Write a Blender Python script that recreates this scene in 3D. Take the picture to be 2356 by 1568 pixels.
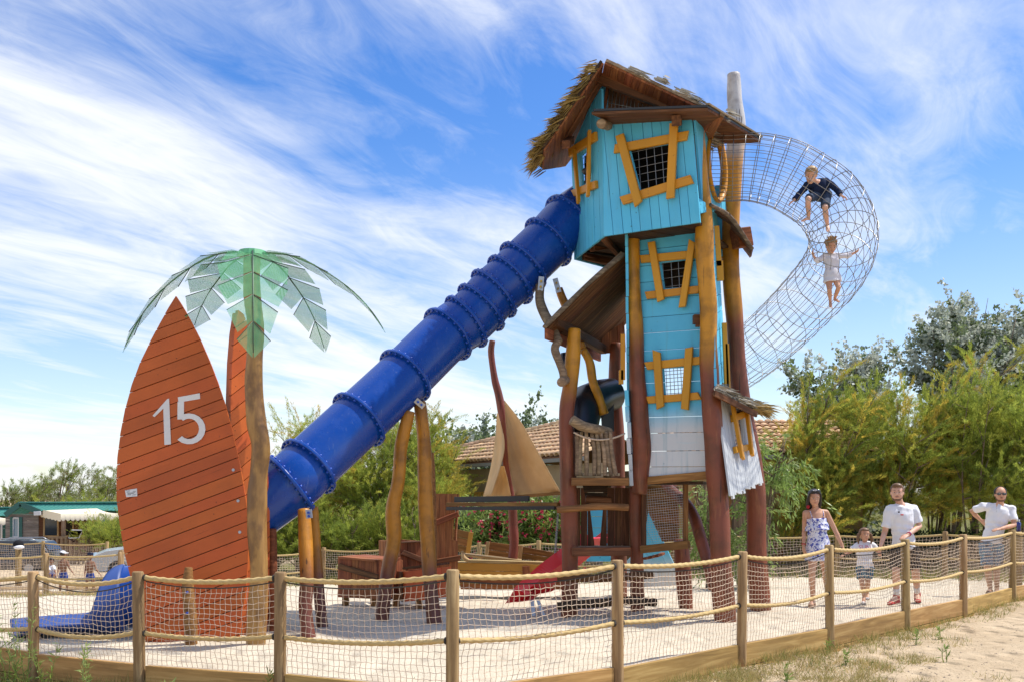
import bpy, math, random
import numpy as np
from mathutils import Vector, Matrix
random.seed(7)
RNG = np.random.default_rng(7)
scene = bpy.context.scene
COL = scene.collection
for _o in list(bpy.data.objects):
    bpy.data.objects.remove(_o)

# ------------------------------------------------------------------ camera
cam = bpy.data.cameras.new("camera")
cam.sensor_fit = 'HORIZONTAL'
cam.sensor_width = 36.0
cam.lens = 1000.0 / 1024.0 * 36.0
cam.shift_y = 0.1506
cam.clip_start = 0.1
cam.clip_end = 3000.0
camo = bpy.data.objects.new("camera", cam)
COL.objects.link(camo)
camo.location = (0, 0, 1.6)
camo.rotation_euler = (math.radians(90), 0, 0)
scene.camera = camo

# ------------------------------------------------------------------ sun and sky
SUN_EL = math.radians(59)
SUN_AZ = math.atan2(0.975, 0.22)          # measured from +Y towards +X
sun_dir = Vector((math.sin(SUN_AZ) * math.cos(SUN_EL), math.cos(SUN_AZ) * math.cos(SUN_EL), math.sin(SUN_EL)))
sl = bpy.data.lights.new("sun", 'SUN')
sl.energy = 4.4
sl.angle = math.radians(0.53)
sl.color = (1.0, 0.95, 0.86)
so = bpy.data.objects.new("sun", sl)
COL.objects.link(so)
so.rotation_euler = sun_dir.to_track_quat('Z', 'Y').to_euler()

W = bpy.data.worlds.new("World")
scene.world = W
W.use_nodes = True
nt = W.node_tree
nt.nodes.clear()
N = nt.nodes.new
L = nt.links.new
def wn(t, **k):
    n = N(t)
    for a, b in k.items():
        setattr(n, a, b)
    return n
def wmath(op, a, b=None, clamp=False):
    n = N('ShaderNodeMath'); n.operation = op; n.use_clamp = clamp
    for i, x in enumerate((a, b)):
        if x is None: continue
        if isinstance(x, (int, float)): n.inputs[i].default_value = x
        else: L(x, n.inputs[i])
    return n.outputs[0]
def wrange(x, a, b, c, d):
    n = N('ShaderNodeMapRange'); n.interpolation_type = 'SMOOTHSTEP'
    L(x, n.inputs[0])
    for i, q in enumerate((a, b, c, d)): n.inputs[i + 1].default_value = q
    return n.outputs[0]
def wnoise(vec, scale, detail, rough, dist=0.0):
    n = N('ShaderNodeTexNoise'); L(vec, n.inputs['Vector'])
    n.inputs['Scale'].default_value = scale; n.inputs['Detail'].default_value = detail
    n.inputs['Roughness'].default_value = rough; n.inputs['Distortion'].default_value = dist
    return n.outputs['Fac']
def wmap(vec, rot, sc, loc=(0, 0, 0)):
    n = N('ShaderNodeMapping'); L(vec, n.inputs[0])
    n.inputs['Rotation'].default_value = rot; n.inputs['Scale'].default_value = sc; n.inputs['Location'].default_value = loc
    return n.outputs[0]
sky = wn('ShaderNodeTexSky', sky_type='NISHITA', sun_disc=False)
sky.sun_elevation = SUN_EL
sky.sun_rotation = SUN_AZ
sky.air_density = 1.0
sky.dust_density = 0.6
sky.ozone_density = 2.2
hs = N('ShaderNodeHueSaturation'); hs.inputs['Saturation'].default_value = 1.45; hs.inputs['Value'].default_value = 1.0; hs.inputs['Hue'].default_value = 0.512
L(sky.outputs[0], hs.inputs['Color'])
SKYLOC = (1.1, 5.2, 0)
tc = N('ShaderNodeTexCoord')
sep = N('ShaderNodeSeparateXYZ'); L(tc.outputs['Generated'], sep.inputs[0])
zc = wmath('MAXIMUM', sep.outputs[2], 0.02)
zz = wmath('ADD', zc, 0.10)
cx = wmath('DIVIDE', sep.outputs[0], zz)
cy = wmath('DIVIDE', sep.outputs[1], zz)
cmb = N('ShaderNodeCombineXYZ'); L(cx, cmb.inputs[0]); L(cy, cmb.inputs[1])
CIRR = math.radians(-60)
v_rot = wmap(cmb.outputs[0], (0, 0, CIRR), (1, 1, 1))
v_str = wmap(v_rot, (0, 0, 0), (0.30, 0.85, 1.0), (3.1, 1.7, 0))
v_fin = wmap(v_rot, (0, 0, 0.12), (0.50, 1.4, 1.0), (1.3, 4.1, 0))
v_pat = wmap(v_rot, (0, 0, 0), (0.40, 0.62, 1.0), SKYLOC)
n_str = wnoise(v_str, 2.0, 9.0, 0.58, 1.0)
n_fin = wnoise(v_fin, 4.5, 8.0, 0.65, 1.2)
n_pat = wnoise(v_pat, 0.80, 4.0, 0.5, 0.4)
side = wrange(cx, -1.0, 1.5, 0.075, -0.055)
den = wmath('ADD', wmath('ADD', wmath('ADD', wmath('MULTIPLY', n_str, 0.42), wmath('MULTIPLY', n_fin, 0.20)), wmath('MULTIPLY', n_pat, 0.62)), side)
cirrus = wrange(den, 0.505, 0.80, 0.0, 0.97)
veil = wrange(sep.outputs[2], 0.0, 0.36, 0.36, 0.05)
# low cumulus above the horizon
el = sep.outputs[2]
az = wmath('ARCTAN2', sep.outputs[0], sep.outputs[1])
cb2 = N('ShaderNodeCombineXYZ'); L(az, cb2.inputs[0]); L(wmath('MULTIPLY', el, 2.4), cb2.inputs[1])
n_cu = wnoise(cb2.outputs[0], 6.5, 7.0, 0.55, 0.2)
cu_lim = wrange(el, 0.02, 0.15, 0.10, -0.26)
cumulus = wrange(wmath('ADD', n_cu, cu_lim), 0.51, 0.63, 0.0, 0.80)
cl = wmath('MAXIMUM', cirrus, wmath('MAXIMUM', cumulus, veil))
mix = N('ShaderNodeMix'); mix.data_type = 'RGBA'
L(cl, mix.inputs[0]); L(hs.outputs[0], mix.inputs[6]); mix.inputs[7].default_value = (5.5, 5.65, 5.85, 1)
bg = N('ShaderNodeBackground'); bg.inputs['Strength'].default_value = 0.15
L(mix.outputs[2], bg.inputs['Color'])
wo = N('ShaderNodeOutputWorld'); L(bg.outputs[0], wo.inputs['Surface'])

scene.view_settings.view_transform = 'Standard'
scene.view_settings.look = 'None'
scene.view_settings.exposure = 0.36
scene.view_settings.gamma = 1.0
scene.view_settings.use_curve_mapping = False
scene.cycles.max_bounces = 6
scene.cycles.diffuse_bounces = 3
scene.cycles.glossy_bounces = 3
scene.cycles.transmission_bounces = 3
scene.cycles.transparent_max_bounces = 24
scene.cycles.use_denoising = True

# ------------------------------------------------------------------ helpers
F = 2300.8
def P(u, v, Z):
    return Vector(((u - 1178.0) / F * Z, Z, 1.6 + (1138.0 - v) / F * Z))
def S(px, Z):
    return px / F * Z
def link(o, parent=None):
    COL.objects.link(o)
    if parent is not None:
        o.parent = parent
        if parent.parent is None and parent.type == 'EMPTY' or True:
            o.matrix_parent_inverse = pinv(parent)
    return o
def wmat(o):
    m = o.matrix_basis.copy()
    if o.parent is not None:
        m = wmat(o.parent) @ o.matrix_parent_inverse @ m
    return m
def pinv(p):
    return wmat(p).inverted()
def tag(o, label=None, cat=None, group=None, kind=None):
    if label: o["label"] = label
    if cat: o["category"] = cat
    if group: o["group"] = group
    if kind: o["kind"] = kind
    return o
def thing(name, label, cat, loc=(0, 0, 0), group=None):
    o = bpy.data.objects.new(name, None)
    o.empty_display_size = 0.2
    COL.objects.link(o)
    o.location = loc
    return tag(o, label, cat, group)

class MB:
    def __init__(s):
        s.v = []; s.f = []; s.m = []; s.cur = 0
    def add(s, vs, fs):
        o = len(s.v)
        s.v += [tuple(x) for x in vs]
        s.f += [tuple(i + o for i in f) for f in fs]
        s.m += [s.cur] * len(fs)
    def prism(s, poly, d):
        """poly: list of 3D points; extruded by the vector d"""
        n = len(poly); d = Vector(d)
        a = [Vector(p) for p in poly]; b = [p + d for p in a]
        nn = Vector((0, 0, 0))
        for i in range(n): nn += a[i].cross(a[(i + 1) % n])
        if nn.dot(d) > 0: a, b = b, a
        fs = [tuple(range(n)), tuple(reversed(range(n, 2 * n)))]
        for i in range(n):
            j = (i + 1) % n
            fs.append((i, i + n, j + n, j))
        s.add(a + b, fs)
    def box(s, c, sz, M=None):
        c = Vector(c); h = [x / 2 for x in sz]
        pts = []
        for z in (-h[2], h[2]):
            for x, y in ((-h[0], -h[1]), (h[0], -h[1]), (h[0], h[1]), (-h[0], h[1])):
                p = Vector((x, y, z))
                if M is not None: p = M @ p
                pts.append(c + p)
        s.add(pts, [(3, 2, 1, 0), (4, 5, 6, 7), (0, 1, 5, 4), (1, 2, 6, 5), (2, 3, 7, 6), (3, 0, 4, 7)])
    def beam(s, a, b, w, h, up=(0, 0, 1)):
        a = Vector(a); b = Vector(b); t = (b - a).normalized(); up = Vector(up)
        r = t.cross(up)
        if r.length < 1e-4: r = t.cross(Vector((1, 0, 0)))
        r.normalize(); q = r.cross(t)
        pts = []
        for p in (a, b):
            for i, j in ((-1, -1), (1, -1), (1, 1), (-1, 1)):
                pts.append(p + r * (i * w / 2) + q * (j * h / 2))
        s.add(pts, [(0, 1, 2, 3), (7, 6, 5, 4), (1, 0, 4, 5), (2, 1, 5, 6), (3, 2, 6, 7), (0, 3, 7, 4)])
    def tube(s, pts, rad, n=8, caps=True, side=None, twist=None):
        """rad: number or list of number / (rx, ry)"""
        pts = [Vector(p) for p in pts]; m = len(pts)
        if isinstance(rad, (int, float)): rad = [rad] * m
        vs = []; prev = None
        for i, p in enumerate(pts):
            t = (pts[min(i + 1, m - 1)] - pts[max(i - 1, 0)])
            t = t.normalized() if t.length > 1e-9 else Vector((0, 0, 1))
            if prev is None:
                x = Vector(side) if side is not None else (Vector((1, 0, 0)) if abs(t.x) < 0.8 else Vector((0, 1, 0)))
            else:
                x = Vector(side) if side is not None else prev
            x = (x - t * x.dot(t)).normalized()
            y = t.cross(x); prev = x
            r = rad[i]
            rx, ry = (r, r) if isinstance(r, (int, float)) else r
            for k in range(n):
                a = 2 * math.pi * k / n
                f = 1.0 if twist is None else twist(a, i)
                vs.append(p + x * (math.cos(a) * rx * f) + y * (math.sin(a) * ry * f))
        fs = []
        for i in range(m - 1):
            for k in range(n):
                k2 = (k + 1) % n
                fs.append((i * n + k, i * n + k2, (i + 1) * n + k2, (i + 1) * n + k))
        if caps:
            fs.append(tuple(reversed(range(n))))
            fs.append(tuple(range((m - 1) * n, m * n)))
        s.add(vs, fs)
    def rtube(s, pts, rad, n=12, side=None):
        """tube with rounded ends"""
        pts = [Vector(p) for p in pts]
        if isinstance(rad, (int, float)): rad = [rad] * len(pts)
        def sc(r, k): return r * k if isinstance(r, (int, float)) else (r[0] * k, r[1] * k)
        def mr(r): return r if isinstance(r, (int, float)) else min(r)
        t0 = (pts[0] - pts[1]).normalized(); t1 = (pts[-1] - pts[-2]).normalized()
        A = [(pts[0] + t0 * mr(rad[0]) * c, sc(rad[0], k)) for c, k in ((0.98, .15), (.86, .5), (.5, .86))]
        B = [(pts[-1] + t1 * mr(rad[-1]) * c, sc(rad[-1], k)) for c, k in ((.5, .86), (.86, .5), (.98, .15))]
        q = A + list(zip(pts, rad)) + B
        s.tube([a for a, _ in q], [b for _, b in q], n, True, side)
    def ball(s, c, r, n=12, m=8, M=None):
        c = Vector(c); r = (r, r, r) if isinstance(r, (int, float)) else r
        vs = []; fs = []
        for i in range(1, m):
            th = math.pi * i / m
            for k in range(n):
                a = 2 * math.pi * k / n
                p = Vector((r[0] * math.sin(th) * math.cos(a), r[1] * math.sin(th) * math.sin(a), r[2] * math.cos(th)))
                if M is not None: p = M @ p
                vs.append(c + p)
        tp = Vector((0, 0, r[2])); bt = Vector((0, 0, -r[2]))
        if M is not None: tp = M @ tp; bt = M @ bt
        vs += [c + tp, c + bt]; T = len(vs) - 2; B = T + 1
        for i in range(m - 2):
            for k in range(n):
                k2 = (k + 1) % n
                fs.append((i * n + k, (i + 1) * n + k, (i + 1) * n + k2, i * n + k2))
        for k in range(n):
            k2 = (k + 1) % n
            fs.append((T, k, k2)); fs.append((B, (m - 2) * n + k2, (m - 2) * n + k))
        s.add(vs, fs)
    def mesh(s, name, mats, smooth=False):
        me = bpy.data.meshes.new(name)
        me.from_pydata(s.v, [], s.f)
        if not isinstance(mats, (list, tuple)): mats = [mats]
        for m in mats: me.materials.append(m)
        if len(mats) > 1: me.polygons.foreach_set('material_index', s.m)
        if smooth: me.polygons.foreach_set('use_smooth', [True] * len(me.polygons))
        me.update()
        return me
    def build(s, name, mats, parent=None, smooth=False, kind=None):
        o = bpy.data.objects.new(name, s.mesh(name, mats, smooth))
        link(o, parent)
        if kind: o["kind"] = kind
        return o

def np_mesh(name, verts, faces, mat, parent=None, smooth=False):
    """faces: (M,k) int array"""
    me = bpy.data.meshes.new(name)
    verts = np.asarray(verts, dtype=np.float32); faces = np.asarray(faces, dtype=np.int32)
    k = faces.shape[1]; M = faces.shape[0]
    me.vertices.add(len(verts)); me.vertices.foreach_set('co', verts.ravel())
    me.loops.add(M * k); me.loops.foreach_set('vertex_index', faces.ravel())
    me.polygons.add(M)
    me.polygons.foreach_set('loop_start', np.arange(0, M * k, k, dtype=np.int32))
    me.polygons.foreach_set('loop_total', np.full(M, k, dtype=np.int32))
    if smooth: me.polygons.foreach_set('use_smooth', np.ones(M, dtype=bool))
    me.materials.append(mat)
    me.update(calc_edges=True)
    o = bpy.data.objects.new(name, me)
    return link(o, parent)

def catmull(pts, sub=6):
    """pts: list of tuples (any length); returns a smooth list"""
    A = [np.array(p, dtype=float) for p in pts]
    A = [2 * A[0] - A[1]] + A + [2 * A[-1] - A[-2]]
    out = []
    for i in range(1, len(A) - 2):
        p0, p1, p2, p3 = A[i - 1:i + 3]
        for k in range(sub):
            t = k / sub
            out.append(0.5 * ((2 * p1) + (-p0 + p2) * t + (2 * p0 - 5 * p1 + 4 * p2 - p3) * t * t + (-p0 + 3 * p1 - 3 * p2 + p3) * t ** 3))
    out.append(A[-2])
    return out

CAM = Vector((0, 0, 1.6))
class Frame:
    """a plane: origin, in-plane axes U and V, normal N towards the camera side"""
    def __init__(s, a, b, c, flip=False):
        a, b, c = Vector(a), Vector(b), Vector(c)
        s.o = a; s.U = (b - a).normalized()
        s.N = s.U.cross(c - a).normalized()
        if (s.N.dot(CAM - a) < 0) != flip: s.N = -s.N
        s.V = s.N.cross(s.U)
    def on(s, u, v):
        d = Vector(((u - 1178.0) / F, 1.0, (1138.0 - v) / F))
        t = (s.o - CAM).dot(s.N) / d.dot(s.N)
        q = CAM + d * t - s.o
        return (q.dot(s.U), q.dot(s.V))
    def at(s, p, n=0.0):
        return s.o + s.U * p[0] + s.V * p[1] + s.N * n
    def loc(s, p):
        q = Vector(p) - s.o
        return (q.dot(s.U), q.dot(s.V))
    def poly(s, px):
        return [s.on(*q) for q in px]
def clip(poly, nx, ny, d):
    """keep nx*x+ny*y <= d"""
    out = []; n = len(poly)
    for i in range(n):
        a = poly[i]; b = poly[(i + 1) % n]
        da = nx * a[0] + ny * a[1] - d; db = nx * b[0] + ny * b[1] - d
        if da <= 0: out.append(a)
        if (da < 0 < db) or (db < 0 < da):
            t = da / (da - db)
            out.append((a[0] + (b[0] - a[0]) * t, a[1] + (b[1] - a[1]) * t))
    return out
def area(p):
    return 0.5 * sum(p[i][0] * p[(i + 1) % len(p)][1] - p[(i + 1) % len(p)][0] * p[i][1] for i in range(len(p)))
def subtract(poly, hole):
    if area(hole) < 0: hole = hole[::-1]
    res = []; cur = poly
    for i in range(len(hole)):
        a = hole[i]; b = hole[(i + 1) % len(hole)]
        nx, ny = (b[1] - a[1]), -(b[0] - a[0])       # outward normal for a ccw polygon
        d = nx * a[0] + ny * a[1]
        outside = clip(cur, -nx, -ny, -d)
        if len(outside) > 2 and abs(area(outside)) > 1e-7: res.append(outside)
        cur = clip(cur, nx, ny, d)
        if len(cur) < 3: break
    return res
def touching(pcs):
    """groups convex pieces that share an edge"""
    pcs = [p for p in pcs if len(p) > 2]
    def near(p, a, b):
        vx, vy = b[0] - a[0], b[1] - a[1]; l2 = vx * vx + vy * vy
        if l2 < 1e-12: return False
        t = max(0, min(1, ((p[0] - a[0]) * vx + (p[1] - a[1]) * vy) / l2))
        return math.hypot(p[0] - a[0] - t * vx, p[1] - a[1] - t * vy) < 1e-4
    def adj(A, B):
        pts = []
        for X, Y in ((A, B), (B, A)):
            for p in X:
                if any(near(p, Y[i], Y[(i + 1) % len(Y)]) for i in range(len(Y))): pts.append(p)
        return any(math.hypot(p[0] - q[0], p[1] - q[1]) > 2e-3 for p in pts for q in pts)
    groups = []
    for p in pcs:
        hit = [g for g in groups if any(adj(p, q) for q in g)]
        groups = [g for g in groups if g not in hit] + [[p] + [q for g in hit for q in g]]
    return groups
def frame_matrix(fr, p, ang):
    c, s_ = math.cos(ang), math.sin(ang)
    X = fr.U * c + fr.V * s_; Y = -fr.U * s_ + fr.V * c
    o = fr.at(p)
    M = Matrix.Identity(4)
    for i in range(3):
        M[i][0] = X[i]; M[i][1] = Y[i]; M[i][2] = fr.N[i]; M[i][3] = o[i]
    return M
def place(name, mb, mats, M, parent, smooth=False):
    o = bpy.data.objects.new(name, mb.mesh(name, mats, smooth))
    COL.objects.link(o)
    o.matrix_basis = M
    if parent is not None:
        o.parent = parent
        o.matrix_parent_inverse = pinv(parent)
    return o
def plank_wall(parent, fr, poly, dpx, width, thick, mat, gap=0.007, holes=(), jit=0.003, jag=0.0, name='plank', off=0.0, wvar=0.0):
    """cuts the polygon (in-plane coordinates) into planks that run along dpx (in-plane direction)"""
    ang = math.atan2(dpx[1], dpx[0]); c, s_ = math.cos(-ang), math.sin(-ang)
    rot = lambda p: (p[0] * c - p[1] * s_, p[0] * s_ + p[1] * c)
    R = [rot(p) for p in poly]
    H = [[rot(p) for p in h] for h in holes]
    y0 = min(p[1] for p in R) + off; y1 = max(p[1] for p in R)
    n = max(1, round((y1 - y0) / width)); w = (y1 - y0) / n
    ys = [y0 + i * w + (random.uniform(-wvar, wvar) * w if 0 < i < n else 0) for i in range(n + 1)]
    ys[0] -= off
    objs = []
    for i in range(n):
        q = clip(clip(R, 0, -1, -(ys[i] + gap / 2)), 0, 1, ys[i + 1] - gap / 2)
        if len(q) < 3 or abs(area(q)) < 1e-5: continue
        xs = [p[0] for p in q]
        if jag:
            q = clip(q, 1, 0, max(xs) - random.uniform(0, jag))
            if len(q) < 3: continue
        pcs = [q]
        for h in H:
            nx_ = []
            for pc in pcs: nx_ += subtract(pc, h)
            pcs = nx_
        if not pcs: continue
        x0 = sum(p[0] for p in q) / len(q); ym = (ys[i] + ys[i + 1]) / 2
        dz = random.uniform(-jit, jit)
        cc, ss = math.cos(ang), math.sin(ang)
        M = frame_matrix(fr, (x0 * cc - ym * ss, x0 * ss + ym * cc), ang)
        for grp in touching(pcs):
            mb = MB()
            for pc in grp: mb.prism([(p[0] - x0, p[1] - ym, dz - thick) for p in pc], (0, 0, thick))
            objs.append(place(name, mb, mat, M, parent))
    return objs
def pxdir(fr, a, b):
    p, q = fr.on(*a), fr.on(*b)
    return (q[0] - p[0], q[1] - p[1])
def board_px(parent, fr, a, b, wpx, thick, mat, n=0.0, name='frame_board', skew=0.25):
    """a board lying on the plane, along the pixel line a-b"""
    A, B = fr.on(*a), fr.on(*b)
    Z = (fr.at(A).y + fr.at(B).y) / 2
    w = S(wpx, Z); l = math.hypot(B[0] - A[0], B[1] - A[1])
    ang = math.atan2(B[1] - A[1], B[0] - A[0])
    k1, k2 = random.uniform(-skew, skew) * w, random.uniform(-skew, skew) * w
    mb = MB()
    e = min(0.006, thick * .3)
    q = [(-l / 2 + k1, -w / 2), (l / 2 + k2, -w / 2), (l / 2 - k2, w / 2), (-l / 2 - k1, w / 2)]
    q2 = [(x - math.copysign(e, x), y - math.copysign(e, y)) for x, y in q]
    lo = [(x, y, n) for x, y in q]; mi = [(x, y, n + thick - e) for x, y in q]; hi = [(x, y, n + thick) for x, y in q2]
    mb.add(lo + mi + hi, [(3, 2, 1, 0)] + [(i, (i + 1) % 4, 4 + (i + 1) % 4, 4 + i) for i in range(4)] +
           [(4 + i, 4 + (i + 1) % 4, 8 + (i + 1) % 4, 8 + i) for i in range(4)] + [(8, 9, 10, 11)])
    M = frame_matrix(fr, ((A[0] + B[0]) / 2, (A[1] + B[1]) / 2), ang)
    return place(name, mb, mat, M, parent)
def beam_obj(parent, name, a, b, w, h, mat, up=(0, 0, 1)):
    """a squared timber whose local x runs along it"""
    a = Vector(a); b = Vector(b); X = (b - a).normalized(); up = Vector(up)
    Y = up.cross(X)
    if Y.length < 1e-4: Y = Vector((0, 1, 0))
    Y.normalize(); Z = X.cross(Y)
    M = Matrix.Identity(4); c = (a + b) / 2
    for i in range(3):
        M[i][0] = X[i]; M[i][1] = Y[i]; M[i][2] = Z[i]; M[i][3] = c[i]
    l = (b - a).length; e = min(w, h) * 0.07
    mb = MB()
    y, z = w / 2, h / 2
    ring = [(-y + e, -z), (y - e, -z), (y, -z + e), (y, z - e), (y - e, z), (-y + e, z), (-y, z - e), (-y, -z + e)]
    pts = [(-l / 2, q[0], q[1]) for q in ring] + [(l / 2, q[0], q[1]) for q in ring]
    mb.add(pts, [tuple(reversed(range(8))), tuple(range(8, 16))] + [(i, (i + 1) % 8, 8 + (i + 1) % 8, 8 + i) for i in range(8)])
    return place(name, mb, mat, M, parent)
def log_obj(parent, name, pts, mat, n=14, sub=7, wob=0.06, seed=None, kz=1.0):
    """crooked round timber: pts = (u, v, Z, radius in px)"""
    rs = random.Random(seed if seed is not None else int(pts[0][0] * 7 + pts[0][1] * 13 + len(pts)) % 9999)
    w = []
    for u, v, Z, r in pts:
        p = P(u, v, Z); w.append((p.x, p.y, p.z, S(r, Z) * kz))
    return log3(parent, name, w, mat, n, sub, wob, rs)
def log3(parent, name, w, mat, n=14, sub=7, wob=0.06, rs=None):
    rs = rs or random.Random(len(w))
    C = catmull(w, sub)
    ph = [rs.uniform(0, 6.28) for _ in range(6)]
    m = len(C)
    def tw(a, i):
        t = i / sub
        return 1 + wob * (0.6 * math.sin(a + ph[0] + t * 1.1) * math.sin(t * 1.7 + ph[1]) + 0.45 * math.sin(2 * a + ph[2] - t * 1.9) + 0.35 * math.sin(3 * a + ph[3] + t * 3.1) + 0.4 * math.sin(t * 4.3 + ph[4]))
    pts = [c[:3] for c in C]; rad = [float(c[3]) for c in C]
    # rounded ends
    d0 = Vector(pts[0]) - Vector(pts[1]); d0.normalize()
    d1 = Vector(pts[-1]) - Vector(pts[-2]); d1.normalize()
    pts = [Vector(pts[0]) + d0 * rad[0] * .12] + [Vector(p) for p in pts] + [Vector(pts[-1]) + d1 * rad[-1] * .12]
    rad = [rad[0] * .86] + rad + [rad[-1] * .86]
    mb = MB(); mb.tube(pts, rad, n, True, None, tw)
    o = mb.build(name, mat, parent, True)
    return o

# ------------------------------------------------------------------ materials
MATS = {}
def newmat(name):
    m = bpy.data.materials.new(name); m.use_nodes = True
    t = m.node_tree; b = t.nodes['Principled BSDF']
    return m, t, b
class G:
    """tiny node helper"""
    def __init__(s, t): s.t = t
    def n(s, typ, **k):
        q = s.t.nodes.new(typ)
        for a, b in k.items(): setattr(q, a, b)
        return q
    def l(s, a, b): s.t.links.new(a, b)
    def coords(s, kind='Object', scale=(1, 1, 1), rnd=True):
        tc = s.n('ShaderNodeTexCoord'); mp = s.n('ShaderNodeMapping')
        if kind == 'World':
            gm = s.n('ShaderNodeNewGeometry'); s.l(gm.outputs['Position'], mp.inputs[0])
        else:
            s.l(tc.outputs[kind], mp.inputs[0])
        mp.inputs['Scale'].default_value = scale
        if rnd:
            oi = s.n('ShaderNodeObjectInfo')
            ad = s.n('ShaderNodeMath', operation='MULTIPLY'); s.l(oi.outputs['Random'], ad.inputs[0]); ad.inputs[1].default_value = 37.0
            cb = s.n('ShaderNodeCombineXYZ')
            for i in range(3): s.l(ad.outputs[0], cb.inputs[i])
            s.l(cb.outputs[0], mp.inputs['Location'])
        return mp.outputs[0]
    def noise(s, vec, scale=1.0, detail=4, rough=.5, dist=0.0):
        q = s.n('ShaderNodeTexNoise'); s.l(vec, q.inputs['Vector'])
        q.inputs['Scale'].default_value = scale; q.inputs['Detail'].default_value = detail
        q.inputs['Roughness'].default_value = rough; q.inputs['Distortion'].default_value = dist
        return q.outputs['Fac']
    def ramp(s, fac, stops):
        q = s.n('ShaderNodeValToRGB'); s.l(fac, q.inputs[0])
        e = q.color_ramp.elements
        while len(e) < len(stops): e.new(0.5)
        for i, (p, c) in enumerate(stops):
            e[i].position = p; e[i].color = (*c, 1) if len(c) == 3 else c
        return q.outputs[0]
    def mix(s, fac, a, b, mode='MIX'):
        q = s.n('ShaderNodeMix'); q.data_type = 'RGBA'; q.blend_type = mode
        for x, i in ((fac, 0), (a, 6), (b, 7)):
            if isinstance(x, (int, float)): q.inputs[i].default_value = x
            elif isinstance(x, tuple): q.inputs[i].default_value = (*x, 1) if len(x) == 3 else x
            else: s.l(x, q.inputs[i])
        return q.outputs[2]
    def rng(s, x, a, b, c=0.0, d=1.0):
        q = s.n('ShaderNodeMapRange'); q.interpolation_type = 'SMOOTHSTEP'; s.l(x, q.inputs[0])
        for i, z in enumerate((a, b, c, d)): q.inputs[i + 1].default_value = z
        return q.outputs[0]
    def math(s, op, a, b):
        q = s.n('ShaderNodeMath', operation=op)
        for i, x in enumerate((a, b)):
            if isinstance(x, (int, float)): q.inputs[i].default_value = x
            else: s.l(x, q.inputs[i])
        return q.outputs[0]
    def bump(s, h, b, strength=.3, dist=.01):
        q = s.n('ShaderNodeBump'); s.l(h, q.inputs['Height'])
        q.inputs['Strength'].default_value = strength; q.inputs['Distance'].default_value = dist
        s.l(q.outputs[0], b.inputs['Normal'])
    def vary(s, col, amt=.12, hue=.008):
        oi = s.n('ShaderNodeObjectInfo'); h = s.n('ShaderNodeHueSaturation')
        r = s.rng(oi.outputs['Random'], 0, 1, 1 - amt, 1 + amt); s.l(r, h.inputs['Value'])
        r2 = s.n('ShaderNodeMapRange'); s.l(oi.outputs['Random'], r2.inputs[0])
        mu = s.math('FRACT', s.math('MULTIPLY', oi.outputs['Random'], 7.31), 0)
        s.l(mu, r2.inputs[0]); r2.inputs[3].default_value = .5 - hue; r2.inputs[4].default_value = .5 + hue
        s.l(r2.outputs[0], h.inputs['Hue'])
        s.l(col, h.inputs['Color'])
        return h.outputs[0]
def wood(name, c1, c2, dark=None, scale=1.0, rough=.72, var=.14, bump=.35):
    m, t, b = newmat(name); g = G(t)
    vec = g.coords('Object', (1.1 * scale, 15 * scale, 15 * scale))
    n1 = g.noise(vec, 1.6, 6, .6, 0.7)
    vec2 = g.coords('Object', (.8, 3, 3))
    n2 = g.noise(vec2, 1.5, 3, .5)
    col = g.ramp(n1, [(.36, tuple(x * .72 for x in c1)), (.5, c1), (.64, c2)])
    col = g.mix(g.rng(n2, .45, .75, 0, .55), col, dark or tuple(x * .6 for x in c1))
    col = g.vary(col, var)
    g.l(col, b.inputs['Base Color']); b.inputs['Roughness'].default_value = rough
    g.bump(n1, b, bump, .006)
    b.inputs['Specular IOR Level'].default_value = .3
    MATS[name] = m
    return m
def paint(name, c, wear=None, rough=.5, var=.06, amt=.35, spec=.4, scale=1.0):
    """painted timber: soft blotches, faint grain, a little wear"""
    m, t, b = newmat(name); g = G(t)
    vec = g.coords('Object', (2 * scale, 14 * scale, 14 * scale))
    n1 = g.noise(vec, 1.5, 5, .6, .4)
    n2 = g.noise(g.coords('World', (1, 1, 1), False), 2.3 * scale, 4, .55)
    n3 = g.noise(g.coords('World', (1, 1, 1), False), 31 * scale, 3, .6)
    col = g.mix(g.rng(n2, .35, .7, 0, amt), tuple(c), tuple(x * .74 for x in c))
    col = g.mix(g.rng(n1, .5, .8, 0, .3), col, tuple(min(1, x * 1.18 + .01) for x in c))
    if wear:
        col = g.mix(g.rng(n3, .66, .74, 0, .75), col, tuple(wear))
        vo = g.n('ShaderNodeTexVoronoi'); g.l(g.coords('Object', (1, 1, 1)), vo.inputs['Vector']); vo.inputs['Scale'].default_value = 7.0
        col = g.mix(g.rng(vo.outputs['Distance'], .062, .045, 0, .8), col, tuple(x * .22 for x in c))
        ck = g.noise(g.coords('Object', (1.1, 30, 30)), 1.6, 4, .55, .3); col = g.mix(g.rng(ck, .69, .72, 0, .55), col, tuple(x * .35 for x in c))
    col = g.vary(col, var, .004)
    g.l(col, b.inputs['Base Color'])
    b.inputs['Roughness'].default_value = rough; b.inputs['Specular IOR Level'].default_value = spec
    g.bump(n1, b, .18, .004)
    MATS[name] = m
    return m
RED = (.215, .055, .022); YEL = (.56, .245, .010); GRY = (.55, .53, .50)
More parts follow.
